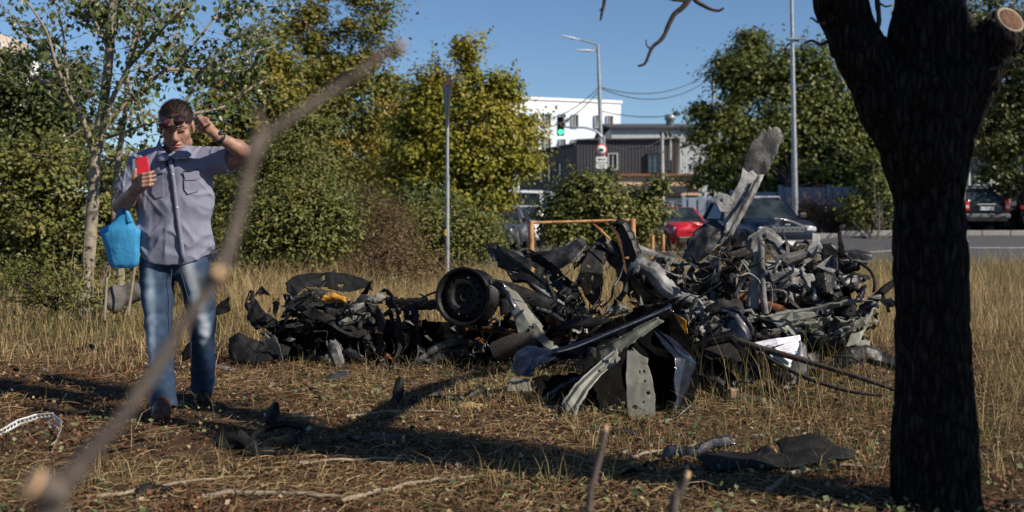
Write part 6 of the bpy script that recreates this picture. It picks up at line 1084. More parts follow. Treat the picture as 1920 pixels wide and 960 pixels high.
poly('black_wing', yv([(1545, 490), (1570, 500), (1590, 510), (1585, 535), (1560, 545), (1545, 520)], 8.5, 8.35), charb, E, .02, .01, 323, .3, .4)
poly('rear_beam', yv([(1582, 470), (1606, 466), (1636, 474), (1634, 486), (1604, 484)], 8.45, 8.4), steel, E, .008, .004, 324, .4, 1.57)
poly('folded_skin', yv([(1477, 607), (1550, 601), (1616, 607), (1612, 621), (1576, 640), (1540, 627), (1500, 622)], 7.4, 7.1), primer, E, .022, .01, 325, .2, 1.2)
poly('folded_skin', yv([(1614, 598), (1632, 604), (1612, 638), (1588, 642), (1600, 618)], 7.2, 7.0), primer, E, .012, .006, 326, .4, .8)
poly('folded_skin', yv([(1438, 594), (1505, 583), (1562, 574), (1562, 584), (1505, 596), (1448, 602)], 7.55, 7.45), primer, E, .01, .006, 327, .5, 1.57)
poly('folded_skin', yv([(1300, 556), (1345, 562), (1382, 560), (1372, 580), (1330, 588), (1300, 580)], 7.8, 7.6), ash, E, .02, .012, 328, .2, 1.0)
poly('black_door_frame', yv([(1292, 655), (1370, 632), (1384, 640), (1430, 705), (1420, 715), (1400, 690), (1372, 650), (1300, 668)], 6.95, 6.75), rubber, E, .008, .004, 329)
poly('inner_panel', yv([(1306, 676), (1330, 668), (1352, 690), (1378, 720), (1388, 748), (1370, 746), (1340, 720), (1314, 700)], 6.8, 6.5), char, E, .014, .004, 330, .4, .9)
poly('upper_blade', yv([(1429, 240), (1437, 250), (1442, 236), (1450, 247), (1455, 234), (1463, 245), (1470, 254), (1462, 276), (1440, 322), (1418, 348), (1398, 338), (1391, 318), (1396, 298), (1405, 275)], 8.66, 8.56), uppm, H, .016, .012, 141, .10, .3, cell=.10)
poly('lower_blade', yv([(1394, 312), (1404, 322), (1412, 318), (1420, 328), (1434, 326), (1420, 356), (1400, 396), (1374, 442), (1362, 436), (1356, 402), (1372, 366), (1388, 335)], 8.56, 8.46), palem, H, .012, .005, 142, .12, .2, cell=.12, holes=[(1392, 372, .010), (1376, 400, .008)])
strip('folded_flange', [(1424, 330, 8.5, 6, 0), (1404, 372, 8.47, 11, 20), (1380, 418, 8.42, 10, 20), (1364, 444, 8.4, 6, 10)], ash, H, 'arc', .012, .004, .1, seed=145)
poly('side_tab', yv([(1338, 377), (1347, 360), (1364, 364), (1376, 372), (1366, 398), (1350, 398)], 8.5, 8.47), palem, H, .008, .004, 143, .1, .5, holes=[(1352, 376, .014)])
plates(A, 60, (500, 560, 760, 690), (7.95, 8.35), (8, 22), [charb, char, char, steel, rubber], 401); plates(A, 46, (700, 600, 960, 690), (7.85, 8.2), (8, 22), [charb, char, steel, rusty, ash], 402)
plates(B, 56, (960, 560, 1260, 655), (7.5, 8.0), (8, 24), [charb, char, steel, primer, charrust], 403); plates(E, 44, (1260, 490, 1620, 600), (7.7, 8.4), (10, 36), [ash, steel, steel, char, charb, charrust], 404); plates(E, 36, (1290, 590, 1640, 680), (6.9, 7.5), (10, 34), [steel, char, primer, charb, ash, navyp], 405)
def slivers(parent, n, boxpx, Yr, mats, seed):
    g = random.Random(seed)
    for k in range(n):
        px, py, Y = g.uniform(boxpx[0], boxpx[2]), g.uniform(boxpx[1], boxpx[3]), g.uniform(*Yr); a = g.choice([g.gauss(-1.3, .5), g.gauss(-.4, .5), g.gauss(-2.6, .4)]); L = g.uniform(28, 80); b = a + g.uniform(-.5, .5); w0 = g.uniform(4, 11); t = g.uniform(-50, 50)
        m_ = (px + math.cos(a) * L * .5, py + math.sin(a) * L * .4); strip('torn_strip', [(px, py, Y, w0, t), (*m_, Y + g.uniform(-.06, .06), w0 * g.uniform(.7, 1.5), t + g.uniform(-25, 25)), (m_[0] + math.cos(b) * L * .5, m_[1] + math.sin(b) * L * .4, Y + g.uniform(-.1, .1), w0 * g.uniform(.1, .5), t)], g.choice(mats), parent, g.choice(['U', 'lip', 'flat', 'Z']), .012, .006, .28, seed=seed * 50 + k, m=8, res=.02)
slivers(A, 14, (510, 560, 760, 660), (8.0, 8.35), [char, steel, charb], 421); slivers(B, 16, (970, 500, 1240, 640), (7.6, 8.2), [char, steel, palem, charb], 422); slivers(E, 34, (1270, 480, 1630, 620), (7.3, 8.4), [palem, steel, ash, char, primer], 423)
wires(A, 12, (520, 550, 900, 650), (7.9, 8.2), [charb, rubber, steel], 406); wires(B, 12, (980, 540, 1240, 620), (7.5, 8.0), [charb, rubber, steel], 407); wires(E, 34, (1270, 470, 1640, 600), (7.3, 8.3), [ash, rubber, steel, rusty], 408)
Ym = 4.74
f = thing('rubber_mat', 'long black rubber mat lying on the ground before the dark trunk', 'debris', GP(1450, 880))
poly('mat', [(1306, 862, 4.728), (1345, 846, 4.787), (1400, 844, 4.807), (1440, 832, 4.787), (1480, 816, 4.767), (1515, 809, 4.767), (1545, 818, 4.748), (1575, 840, 4.728), (1600, 846, 4.708), (1602, 858, 4.630), (1560, 862, 4.610), (1500, 872, 4.590), (1440, 874, 4.590), (1380, 876, 4.590), (1335, 882, 4.570)], rubber, f, .012, .006, 171, .1, 1.5, .006, cell=.16, holes=[(1458, 846, .018)])
strip('torn_end', [(1560, 866, Ym - .05, 12, 40), (1582, 856, Ym - .05, 24, 50), (1602, 862, Ym - .05, 10, 40)], steel, f, 'flat', 0, .015, .4, seed=172)
# ---- papers and clear box
PY = 6.75; paper = material('paper', [(.35, (.62, .62, .68)), (.65, (.74, .74, .78))], rough=.7, scale=5); paperg = material('green_paper', [(.35, (.42, .55, .50)), (.65, (.52, .64, .58))], rough=.7, scale=5); ink = material('ink', (.22, .23, .36), rough=.8)
Pp = thing('paper_sheet', 'rolled white paper sheet lying on the wreck above the sticks', 'paper', P(1455, 650, PY)); poly('sheet', [(1414, 640, PY), (1455, 632, PY - .03), (1499, 624, PY), (1501, 637, PY - .06), (1460, 645, PY - .1), (1418, 660, PY - .05)], paper, Pp, .006, .003, 151, .25, 1.5, .001); poly('torn_page', [(1414, 650, PY - .02), (1450, 645, PY - .08), (1458, 652, PY - .1), (1440, 672, PY - .1), (1422, 668, PY - .06)], paper, Pp, .01, .012, 152, 0, 0, .001)
Pq = thing('open_booklet', 'open white booklet page tilted toward the camera', 'booklet', P(1475, 655, PY)); poly('page', [(1450, 650, PY - .1), (1500, 638, PY - .08), (1498, 648, PY - .1), (1483, 682, PY - .16), (1466, 668, PY - .16)], paper, Pq, .004, .002, 153, .1, .3, .001)
for k in range(6): rods('text_line', [(1466 + k * 2.4, 651 + k * 4.4, PY - .135 - k * .008), (1492 - k * .8, 645 + k * 4.6, PY - .125 - k * .008)], .001, ink, Pq, 4, 1)
Pr = thing('paper_sheet', 'pale green printed sheet under the white booklet', 'paper', P(1460, 680, PY)); poly('sheet', [(1442, 660, PY - .1), (1456, 654, PY - .1), (1484, 684, PY - .15), (1478, 695, PY - .17), (1450, 684, PY - .15)], paperg, Pr, .004, .003, 154, .05, .5, .001)
Pk = thing('plastic_case', 'crushed grey clear plastic case with a blue dot beside the papers', 'case', P(1498, 680, PY)); gp_ = material('smoky_plastic', [(.3, (.06, .062, .065)), (.6, (.14, .145, .15)), (.8, (.4, .41, .42))], rough=.2, rough2=.4, scale=9)
strip('shell', [(1500, 645, PY - .05, 18, 20), (1497, 662, PY - .06, 30, 20), (1490, 690, PY - .08, 46, 10), (1484, 712, PY - .08, 30, 0)], gp_, Pk, 'arc', .04, .012, .1, seed=155); MB().lathe([(.0001, -.004), (.009, -.003), (.01, .004)], P(1492, 661, PY - .12), axis='Y', n=12).build('blue_dot', material('blue_dot', (.05, .22, .5)), Pk)
# ---- sticks over the right heap
for lab, l, r0, r1 in (('thick dark stick lying across the papers toward the trunk', [(1386, 640, 6.7), (1430, 655, 6.6), (1480, 668, 6.5), (1540, 686, 6.4), (1610, 708, 6.25), (1690, 735, 6.1)], .024, .011), ('thinner dark stick below the papers', [(1425, 660, 6.6), (1470, 688, 6.5), (1530, 715, 6.35), (1590, 733, 6.2), (1655, 742, 6.1)], .018, .007), ('thin twig curving upright beside the dark trunk', [(1560, 668, 6.6), (1600, 672, 6.5), (1625, 695, 6.4), (1634, 735, 6.3)], .008, .003)):
    s = smoothpath([P(*a) for a in l], 5); e = thing('fallen_stick', lab, 'stick', s[0]); MB().tube(s, taper(s, r0, r1), 8, jit=.1).build('stem', dead, e)
    for k in range(4): i = random.randrange(4, len(s) - 2); d_ = Vector((random.uniform(-.1, .1), random.uniform(-.1, .1), random.uniform(-.12, .1))); MB().tube([s[i], s[i] + d_ * .6, s[i] + d_ * 1.2 + Vector((.03, 0, 0))], [r1 * .7, r1 * .5, r1 * .25], 5).build('side_twig', dead, e)
# ---- debris on the near ground
def G(px, py, dy=0): Y = CH * FPX / (py - HY); return Y
f = thing('torn_rubber_lining', 'crumpled black rubber lining on the ground before the left heap', 'debris', GP(480, 845)); Yf = 5.08
strip('sheet', [(398, 826, Yf, 10, 20), (430, 818, Yf, 34, 40), (455, 820, Yf, 46, 20), (490, 834, Yf - .05, 30, 40), (525, 838, Yf - .05, 14, 40)], rubber, f, 'arc', .05, .025, .15, seed=161); strip('seal', [(470, 822, Yf + .05, 12, 30), (500, 806, Yf + .1, 16, 40), (540, 798, Yf + .1, 14, 50), (566, 806, Yf + .08, 12, 40), (556, 820, Yf, 10, 30)], rubber, f, 'U', .02, .004, .08, seed=162)
strip('flap', [(502, 800, Yf + .25, 26, 10), (514, 775, Yf + .25, 22, 20), (519, 752, Yf + .25, 5, 20)], char, f, 'lip', .03, .006, .1, seed=163); strip('seal', [(455, 846, Yf - .15, 10, 60), (500, 848, Yf - .15, 20, 60), (560, 842, Yf - .15, 12, 60)], rubber, f, 'arc', .02, .006, .2, seed=164); strip('lower_sheet', [(480, 835, Yf, 20, 60), (520, 828, Yf, 40, 60), (555, 822, Yf, 20, 60)], rubber, f, 'arc', .04, .02, .2, seed=165)
f = thing('bent_trim', 'bent dark blue black trim piece left of the rubber mat', 'debris', GP(1300, 865)); strip('trim', [(1228, 862, 4.944, 10, 30), (1255, 846, 4.944, 26, 40), (1290, 840, 4.944, 22, 50), (1330, 830, 4.973, 22, 40), (1372, 822, 4.992, 16, 40)], navyp, f, 'arc', .04, .014, .15, seed=173); strip('stub', [(1286, 838, 4.896, 8, 0), (1290, 855, 4.896, 10, 0), (1293, 872, 4.848, 8, 0)], rubber, f, 'flat', 0, .005, .1, seed=174); strip('clip', [(1335, 836, 5.040, 16, 20), (1355, 824, 5.040, 18, 20), (1372, 830, 5.040, 10, 20)], rubber, f, 'arc', .03, .012, .2, seed=175)
f = thing('perforated_strap', 'white bent perforated metal strap at the left edge', 'debris', GP(90, 845)); whm = material('white_strap', [(.3, (.40, .40, .41)), (.7, (.58, .58, .58))], rough=.4, metal=.3, scale=12); hs = [(i / 22 + .01, 0, .007) for i in range(0, 22)]
strip('strap', [(-60, 842, 5.35, 11, 20), (0, 812, 5.45, 11, 25), (35, 792, 5.55, 12, 20), (70, 781, 5.62, 11, 20), (100, 778, 5.62, 10, 20)], whm, f, 'flat', 0, .004, .03, hs, 181, m=12, res=.006); strip('strap_leg', [(98, 780, 5.62, 10, 10), (113, 792, 5.55, 12, 10), (110, 815, 5.4, 12, 0), (96, 852, 5.06, 12, 0)], whm, f, 'flat', 0, .003, .03, [(i / 8 + .06, 0, .007) for i in range(8)], 182, m=12, res=.006)
strip('tag_end', [(88, 790, 5.6, 6, 0), (100, 800, 5.58, 10, 20), (108, 806, 5.5, 6, 0)], whm, f, 'flat', 0, .004, .2, seed=183)
f = thing('metal_offcut', 'thin grey metal offcut below the perforated strap', 'debris', GP(140, 875)); strip('offcut', [(122, 874, 5.0, 7, 20), (145, 853, 5.02, 9, 20), (170, 831, 5.05, 8, 20)], steel, f, 'U', .008, .003, .08, seed=184)
for k, (lab, sp, mt, pr) in enumerate([('flat dark grey slab scrap left of the slanting branch base', [(196, 852, 5.18, 10, 65), (228, 842, 5.2, 26, 70), (262, 838, 5.25, 12, 70)], rubber, 'flat'), ('curved black hose scrap near the bottom left', [(250, 918, 4.45, 8, 40), (285, 908, 4.5, 20, 50), (330, 918, 4.5, 16, 50), (376, 930, 4.45, 8, 50)], rubber, 'arc'), ('upright dark plastic shard between man and tent panel', [(738, 760, 6.35, 14, 0), (748, 735, 6.4, 26, 20), (752, 705, 6.45, 10, 20)], rubber, 'arc'),
        ('flat black plastic tray below the left heap', [(780, 752, 6.5, 12, 50), (820, 745, 6.6, 26, 55), (868, 748, 6.6, 18, 55)], charb, 'U'), ('small black curled piece beside the tent panel leg', [(872, 745, 6.7, 14, 20), (895, 735, 6.75, 26, 30), (925, 742, 6.75, 14, 20)], charb, 'arc'), ('reddish bark shard on the shadow edge', [(853, 850, 5.3, 6, 20), (872, 872, 5.15, 16, 30), (912, 886, 5.0, 6, 20)], material('bark_shard', [(.3, (.05, .03, .022)), (.7, (.2, .11, .08))], scale=20), 'arc'),
        ('ribbed black seal under the tent panel', [(1140, 818, 5.6, 6, 40), (1170, 812, 5.6, 13, 50), (1200, 816, 5.6, 8, 50)], rubber, 'U'), ('small black square scrap at right of centre foreground', [(1162, 885, 4.8, 12, 50), (1185, 880, 4.8, 16, 50), (1198, 884, 4.8, 8, 50)], rubber, 'flat'), ('black scrap behind the man at left', [(145, 655, 9.0, 14, 50), (175, 652, 9.0, 22, 50), (200, 655, 9.0, 10, 50)], rubber, 'arc'),
        ('grey plastic flake before the left heap', [(605, 712, 7.4, 10, 40), (630, 704, 7.4, 20, 40), (655, 698, 7.4, 12, 40)], gp_, 'flat'), ('torn black leaf-shaped flake right of the man', [(406, 588, 8.9, 14, 10), (420, 575, 8.9, 24, 20), (428, 558, 8.9, 6, 20)], charb, 'flat'), ('dark grey plank scrap at the lower right corner', [(1880, 938, 4.25, 10, 60), (1910, 934, 4.25, 16, 60), (1950, 940, 4.25, 14, 60)], rubber, 'hat'), ('dark curved tyre scrap by the man rear foot', [(345, 668, 8.0, 16, 20), (372, 650, 8.0, 30, 30), (398, 655, 8.0, 16, 20)], rubber, 'arc'), ('pale grey rod end beside the man rear shoe', [(400, 686, 8.0, 6, 10), (420, 690, 8.0, 7, 10), (440, 694, 8.0, 6, 10)], ash, 'arc')]):
    sp = [(q[0], q[1], q[2] * .965, *q[3:]) for q in sp]; f = thing('debris_scrap', lab, 'debris', P(*sp[0][:3])); strip('sheet', sp, mt, f, pr, .025, .012, .2, seed=190 + k)
for lab, sp in (('tan foam lump beside the tent panel', [(858, 768, 6.2, 12, 30), (882, 762, 6.2, 20, 40), (905, 768, 6.2, 10, 40)]), ('tan foam lump left of the plastic tray', [(725, 778, 6.1, 10, 30), (755, 770, 6.15, 20, 40), (780, 772, 6.15, 10, 40)]), ('torn yellow foam crumb below the wheel rim', [(845, 722, 7.0, 8, 20), (855, 712, 7.0, 18, 30), (866, 716, 7.0, 8, 30)])): f = thing('foam_lump', lab, 'foam', P(*sp[0][:3])); strip('lump', sp, tanf, f, 'arc', .03, .02, .3, seed=220 + len(lab), thick=.02)
for lab, l, r0, r1 in (('short sawn log with pale end on the shadow', [(695, 832, 5.35), (725, 834, 5.3), (756, 832, 5.28)], .028, .026), ('grey log behind the short sawn log', [(622, 832, 5.4), (680, 838, 5.35), (738, 848, 5.25)], .022, .014), ('dark half-rotten log with yellow end below the heap', [(1365, 754, 6.45), (1400, 752, 6.45), (1432, 760, 6.4)], .035, .028)):
    s = smoothpath([P(*a) for a in l], 3)
    for v_ in s: v_.z = max(v_.z, gzf(v_.x, v_.y) + r1 * .7)
    e = thing('log', lab, 'log', s[0]); MB().tube(s, taper(s, r0, r1), 10, jit=.07).build('bark', bark_m, e); d_ = (s[-1] - s[-2]).normalized(); MB().tube([s[-1] - d_ * .001, s[-1] + d_ * .006], r1 * .92, 10).build('sawn_end', cut_wood, e)
stick_specs = [([(640, 952, 0), (720, 930, 0), (800, 912, 0), (900, 902, 0)], .01, 'long pale twig along the bottom centre'), ([(1440, 935, 0), (1485, 898, 0), (1560, 884, 0), (1660, 888, 0)], .012, 'curved grey twig before the rubber mat'), ([(180, 945, 0), (300, 925, 0), (420, 905, 0)], .009, 'straight twig at the bottom left'), ([(650, 790, 0), (740, 780, 0), (840, 782, 0)], .009, 'pale twig left of the tent panel'), ([(560, 880, 0), (700, 872, 0), (830, 880, 0)], .008, 'thin twig under the sawn log'), ([(1000, 830, 0), (1060, 860, 0), (1120, 875, 0)], .007, 'thin dark twig below the tent panel'), ([(380, 940, 0), (520, 935, 0), (640, 945, 0)], .012, 'brown stick at the bottom edge left of centre'), ([(1180, 870, 0), (1260, 850, 0), (1330, 842, 0)], .008, 'thin twig behind the bent trim')]
for l, r, lab in stick_specs:
    s = smoothpath([GP(a, b, .02) for a, b, _ in l], 5)
    for v_ in s: v_ += Vector((0, random.uniform(-.012, .012), random.uniform(0, .012)))
    tag(MB().tube(s, taper(s, r, r * .5), 7, jit=.12).build('twig', twig_bark), lab, 'twig')
# bits of glass, foil and plastic thrown about
g = random.Random(77); mbx = {0: MB(), 1: MB(), 2: MB()}
for k in range(520):
    px = g.gauss(1050, 420); py = 690 + abs(g.gauss(0, 85)); 
    if not (0 < px < 1900): continue
    c = GP(px, py, .02); r = g.uniform(.006, .03); q = [Vector((math.cos(a) * r * g.uniform(.4, 1), math.sin(a) * r * g.uniform(.4, 1), g.uniform(-.4, 1) * r)) for a in (0, 1.4, 2.9, 4.5)]
    i = 0 if g.random() < .62 else (1 if g.random() < .7 else 2); vs = [c + v_ for v_ in q] + [c + v_ - Vector((0, 0, .004)) for v_ in q]; mbx[i]._add(vs, [(0, 1, 2), (0, 2, 3), (4, 6, 5), (4, 7, 6), (0, 4, 5, 1), (1, 5, 6, 2), (2, 6, 7, 3), (3, 7, 4, 0)])
for i, (nm, mt, lab) in enumerate((('black_crumbs', rubber, 'black plastic crumbs scattered round the wreckage'), ('grey_crumbs', ash, 'grey metal crumbs scattered round the wreckage'), ('white_crumbs', whm, 'white foil crumbs scattered round the wreckage'))): tag(mbx[i].build(nm, mt), lab, 'crumbs', kind='stuff')
# old concrete and stakes behind the man
f = thing('concrete_chunk', 'grey concrete chunk in the grass left of the man', 'concrete', GP(225, 580)); S = Solid(np.array(P(225, 540, 10)) - .5, np.array(P(225, 540, 10)) + .5, .03); S.ell(P(212, 560, 10), (.08, .09, .15), .03); S.ell(P(250, 552, 10.1), (.13, .1, .1), .03); S.disp(lambda p: .03 * fbm(p * 9, 3)); S.build('block', material('old_concrete', [(.3, (.05, .047, .043)), (.7, (.11, .105, .095))], rough=.95, scale=9, bump=.9), f)
for lab, l in (('leaning wooden stake left of the concrete chunk', [(196, 600), (200, 520)]), ('thin leaning stake behind the blue bag', [(240, 590), (252, 505), (262, 470)])): tag(MB().tube([P(a, b, 9.8) for a, b in l], .013, 7, jit=.2).build('stake', twig_bark), lab, 'stake')
# ================================================================== the man
YM = 6.25
def Q(px, py, dy=0.0): return np.array(P(px, py, YM + dy))
skin = material('skin', [(.28, (.18, .088, .062)), (.45, (.265, .142, .102)), (.6, (.32, .182, .135)), (.75, (.38, .235, .18))], rough=.5, scale=34, bump=.4, bscale=220, spec=.35, bdist=.004)
b_ = skin.node_tree.nodes['Principled BSDF']; b_.inputs['Subsurface Weight'].default_value = .08; b_.inputs['Subsurface Radius'].default_value = (.02, .008, .004)
lipm = material('lips', (.33, .13, .10), rough=.45); hairm = material('hair', [(.3, (.012, .007, .005)), (.6, (.032, .02, .014)), (.8, (.07, .05, .04))], rough=.6, scale=60, stretch=(1, 1, .3), bump=.9, bscale=140, bdist=.006, spec=.25)
shirtm = material('shirt_cloth', [(.3, (.165, .17, .232)), (.7, (.205, .21, .28))], rough=.85, scale=22, stretch=(6, 6, .5), bump=.3, bscale=300, spec=.2, bdist=.002)
shirtd = material('shirt_lining', (.02, .024, .045), rough=.85)
person = empty('person', (float(Q(335, 770)[0]), YM, gzf(-2.0, YM))); tag(person, 'man in grey blue short-sleeved shirt and jeans raising his sunglasses', 'person')
# ---- head frame
K = 1.13; HC = Q(331, 236, -.03)
hf = Vector((.20, -.93, -.30)).normalized(); hr = hf.cross(Vector((-.06, 0, 1))).normalized(); hu = hr.cross(hf).normalized()   # hr = image right
def Hd(r, f, u): return HC + K * (np.array(hr) * r + np.array(hf) * f + np.array(hu) * u)
HR = Matrix((tuple(hr), tuple(hf), tuple(hu))).transposed().to_4x4()
def hk(*a): return tuple(x * K for x in a)
S = Solid((-2.42, 5.72, .35), (-1.50, 6.62, 1.88), .0046)
# torso and legs below the clothes, then the neck
S.path([Q(328, 450), Q(326, 400), Q(326, 330)], [.10, .11, .12], .05, sq=(1.3, .8, 1)); S.cone(Q(268, 312), Q(392, 306), .05, .05, .05)
S.path([Q(310, 470), Q(296, 520), Q(297, 600, -.05)], [.06, .06, .05], .02); S.path([Q(346, 470), Q(366, 530, .02), Q(378, 600, .08)], [.06, .06, .05], .02)
S.cone(Q(322, 296, .03), Hd(0, -.035, -.07), .066, .062, .03)
# skull, jaw, features
S.ell(Hd(0, -.012, .032), hk(.077, .098, .084), .02, HR); S.ell(Hd(0, .028, -.045), hk(.063, .066, .078), .03, HR)
S.ell(Hd(0, .066, -.110), hk(.034, .026, .022), .025, HR); S.ell(Hd(-.046, .018, -.075), hk(.013, .026, .026), .02, HR); S.ell(Hd(.046, .018, -.075), hk(.013, .026, .026), .02, HR); S.cone(Hd(-.05, .01, -.085), Hd(0, .062, -.108), .022 * K, .022 * K, .02); S.cone(Hd(.05, .01, -.085), Hd(0, .062, -.108), .022 * K, .022 * K, .02)
for sd in (-1, 1):
    S.ell(Hd(sd * .043, .058, -.032), hk(.024, .022, .02), .02, HR); S.ell(Hd(sd * .033, .098, -.004), hk(.021, .016, .0125), .012, HR, sub=True)
    S.ell(Hd(sd * .033, .078, -.006), hk(.0165, .0155, .013), .004, HR); S.ell(Hd(sd * .08, -.008, -.012), hk(.0095, .021, .034), .008, HR); S.ell(Hd(sd * .0145, .104, -.048), hk(.009, .012, .008), .008, HR)
S.cone(Hd(-.052, .078, .012), Hd(-.01, .093, .010), .012 * K, .010 * K, .012); S.cone(Hd(.052, .078, .012), Hd(.01, .093, .010), .012 * K, .010 * K, .012)
S.cone(Hd(0, .090, .004), Hd(0, .118, -.040), .0085 * K, .0135 * K, .012); S.ell(Hd(0, .114, -.046), hk(.013, .014, .010), .008, HR)
S.ell(Hd(0, .086, -.074), hk(.026, .016, .009), .01, HR); S.ell(Hd(0, .084, -.088), hk(.022, .016, .008), .008, HR); S.cone(Hd(-.021, .092, -.082), Hd(.021, .092, -.082), .0042 * K, .0042 * K, .003, sub=True)
S.cone(Hd(-.022, .094, -.046), Hd(-.036, .078, -.082), .0045 * K, .004 * K, .007, sub=True); S.cone(Hd(.022, .094, -.046), Hd(.036, .078, -.082), .0045 * K, .004 * K, .007, sub=True)
# arm with the phone (left in the picture)
S.path([Q(262, 312), Q(243, 350, .0), Q(228, 386, -.02)], [.052, .052, .046], .02); S.path([Q(228, 388, -.02), Q(238, 376, -.10), Q(252, 358, -.24)], [.048, .046, .031], .02)
S.ell(Q(263, 348, -.285), (.036, .024, .046), .02, Matrix.Rotation(R(25), 4, 'Y')); S.cone(Q(252, 359, -.24), Q(262, 347, -.28), .032, .03, .02)
FR = .0092
for k, (y0, xe, ye) in enumerate(((331, 287, 322), (338.5, 291, 329), (346, 291, 337), (353, 287, 345))):
    a0 = Q(258 + k * .8, y0 + 3, -.315); S.path([a0, Q(268, y0 - 4, -.335), Q(280, y0 - 6, -.335), Q(xe, ye, -.318)], [FR * 1.15, FR * 1.1, FR * 1.02, FR * .85], .005)
S.path([Q(252, 350, -.29), Q(252, 334, -.305), Q(254, 318, -.305)], [.015, .0125, .0095], .01)
# arm raised to the sunglasses (right in the picture)
S.path([Q(398, 304, .0), Q(432, 300, -.03), Q(468, 291, -.06)], [.056, .054, .046], .02); S.path([Q(470, 291, -.06), Q(446, 278, -.12), Q(410, 257, -.21)], [.047, .045, .030], .02)
S.cone(Q(410, 257, -.21), Q(394, 243, -.235), .029, .03, .02); S.ell(Q(388, 236, -.245), (.034, .022, .036), .015, Matrix.Rotation(R(-40), 4, 'Y'))
for k, (kx, ky, mx, my, tx, ty, dy) in enumerate(((380, 221, 371, 219, 366, 227, -.262), (385, 222, 375, 224, 368.5, 233, -.272), (389, 225, 379, 229, 372, 238, -.28), (392, 230, 383, 235, 377, 243, -.28))):
    S.path([Q(391 - k, 236 + k, -.245), Q(kx, ky, dy), Q(mx, my, dy - .008), Q(tx, ty, dy + .01)], [.0115, FR * 1.1, FR * 1.0, FR * .8], .004)
S.path([Q(390, 246, -.25), Q(379, 246, -.235), Q(370, 238, -.23)], [.014, .0115, .0085], .008)
V_, F_ = S.verts(); me = npmesh('body', V_, F_, skin, smooth=True); me.materials.append(lipm)
fc = V_[F_].mean(1); L1 = (fc - HC) @ np.array(HR.to_3x3()); L1 /= K
lip = (np.abs(L1[:, 0]) < .024) & (L1[:, 2] < -.069) & (L1[:, 2] > -.094) & (L1[:, 1] > .088); me.polygons.foreach_set('material_index', lip.astype(np.int32)); link('body', me, person)
# hair
S = Solid(HC - .22, HC + .22, .0042); S.ell(Hd(0, -.016, .040), hk(.0815, .103, .091), .01, HR); S.ell(Hd(0, .112, -.055), hk(.10, .088, .118), .012, HR, sub=True); S.ell(Hd(0, .0, -.13), hk(.12, .06, .095), .01, HR, sub=True)
S.ell(Hd(-.085, .0, -.02), hk(.02, .022, .036), .004, HR, sub=True); S.ell(Hd(.085, .0, -.02), hk(.02, .022, .036), .004, HR, sub=True)
S.disp(lambda p: .003 * vnoise(p * np.array([120, 60, 45]), 4) + .0025 * vnoise(p * 190, 8)); S.build('hair', hairm, person)
g = np.random.default_rng(5); hp = []                # short bristling hairs over the cap
d = g.normal(size=(9000, 3)); d /= np.linalg.norm(d, axis=1, keepdims=True); d = d[(d[:, 2] > -.15) & ~((d[:, 1] > .35) & (d[:, 2] < .48)) & ~((d[:, 2] < .25) & (d[:, 1] > -.1))]
bp = np.array([Hd(*(x * np.array([.080, .101, .0885]) + np.array([0, -.016, .040]))) for x in d]); dw = d @ np.array(HR.to_3x3()).T
n = len(bp); t = g.normal(size=(n, 3)); t -= dw * np.sum(t * dw, 1, keepdims=True); t /= np.linalg.norm(t, axis=1, keepdims=True); fw = dw * .42 + np.array(hf) * .38 + np.array([0, 0, .12]) + g.normal(size=(n, 3)) * .14; fw /= np.linalg.norm(fw, axis=1, keepdims=True); ln = g.uniform(.012, .024, (n, 1))
Vh = np.stack([bp - t * .0009, bp + t * .0009, bp + fw * ln], 1).reshape(-1, 3); tag(link('hair_tips', npmesh('hair_tips', Vh, np.arange(3 * n).reshape(-1, 3), hairm), person), kind='stuff')
# brows and eyes
for sd in (-1, 1):
    MB().tube([Vector(Hd(sd * .014, .1005, .012)), Vector(Hd(sd * .034, .097, .019)), Vector(Hd(sd * .054, .084, .014))], [.0035, .0042, .002], 6).build('eyebrow', hairm, person)
    MB().lathe([(.0001, -.009), (.007, -.006), (.0095, 0), (.007, .006), (.0001, .009)], Vector(Hd(sd * .033, .0845, -.0085)), n=12).build('eye', material('eye', (.05, .04, .035), rough=.15), person)
    MB().tube([Vector(Hd(sd * .018, .094, -.006)), Vector(Hd(sd * .033, .0985, -.0015)), Vector(Hd(sd * .048, .090, -.006))], [.002, .0034, .002], 6).build('eyelid', skin, person)
# ---- jeans
S = Solid((-2.36, 5.8, .02), (-1.55, 6.75, .98), .0065)
S.ell(Q(328, 478, .01), (.192, .108, .10), .03); S.cone(Q(312, 496, .0), Q(348, 496, .0), .082, .082, .03); S.path([Q(294, 503, .01), Q(296, 560, -.03), Q(297, 612, -.07), Q(302, 680, -.14), Q(306, 735, -.2)], [.098, .088, .0745, .068, .066], .02); S.pipe(Q(304, 715, -.18), Q(307.5, 766, -.225), .066, .076, .02)
S.path([Q(362, 503, .01), Q(374, 560, .03), Q(381, 612, .09), Q(381, 670, .22)], [.098, .087, .073, .067], .02); S.pipe(Q(381, 655, .2), Q(380, 729, .31), .065, .073, .02)
def jw(p):
    lo = np.exp(-((p[:, 2] - .16) / .12) ** 2) + .8 * np.exp(-((p[:, 2] - .50) / .07) ** 2) + .8 * np.exp(-((p[:, 2] - .80) / .07) ** 2)
    return .009 * lo * vnoise(p * np.array([5, 5, 24]), 11) + .005 * vnoise(p * np.array([9, 9, 13]), 12) + .003 * vnoise(p * 24, 13)
S.disp(jw); V_, F_ = S.verts(); me = npmesh('jeans', V_, F_, None, smooth=True)
fc = V_[F_].mean(1)
def legf(ax_, pxs, pys):
    zz = np.array([Q(0, b)[2] for b in pys]); xx = np.array([Q(a, 405)[0] for a in pxs]); o = np.argsort(zz); cx = np.interp(fc[:, 2], zz[o], xx[o]); return cx
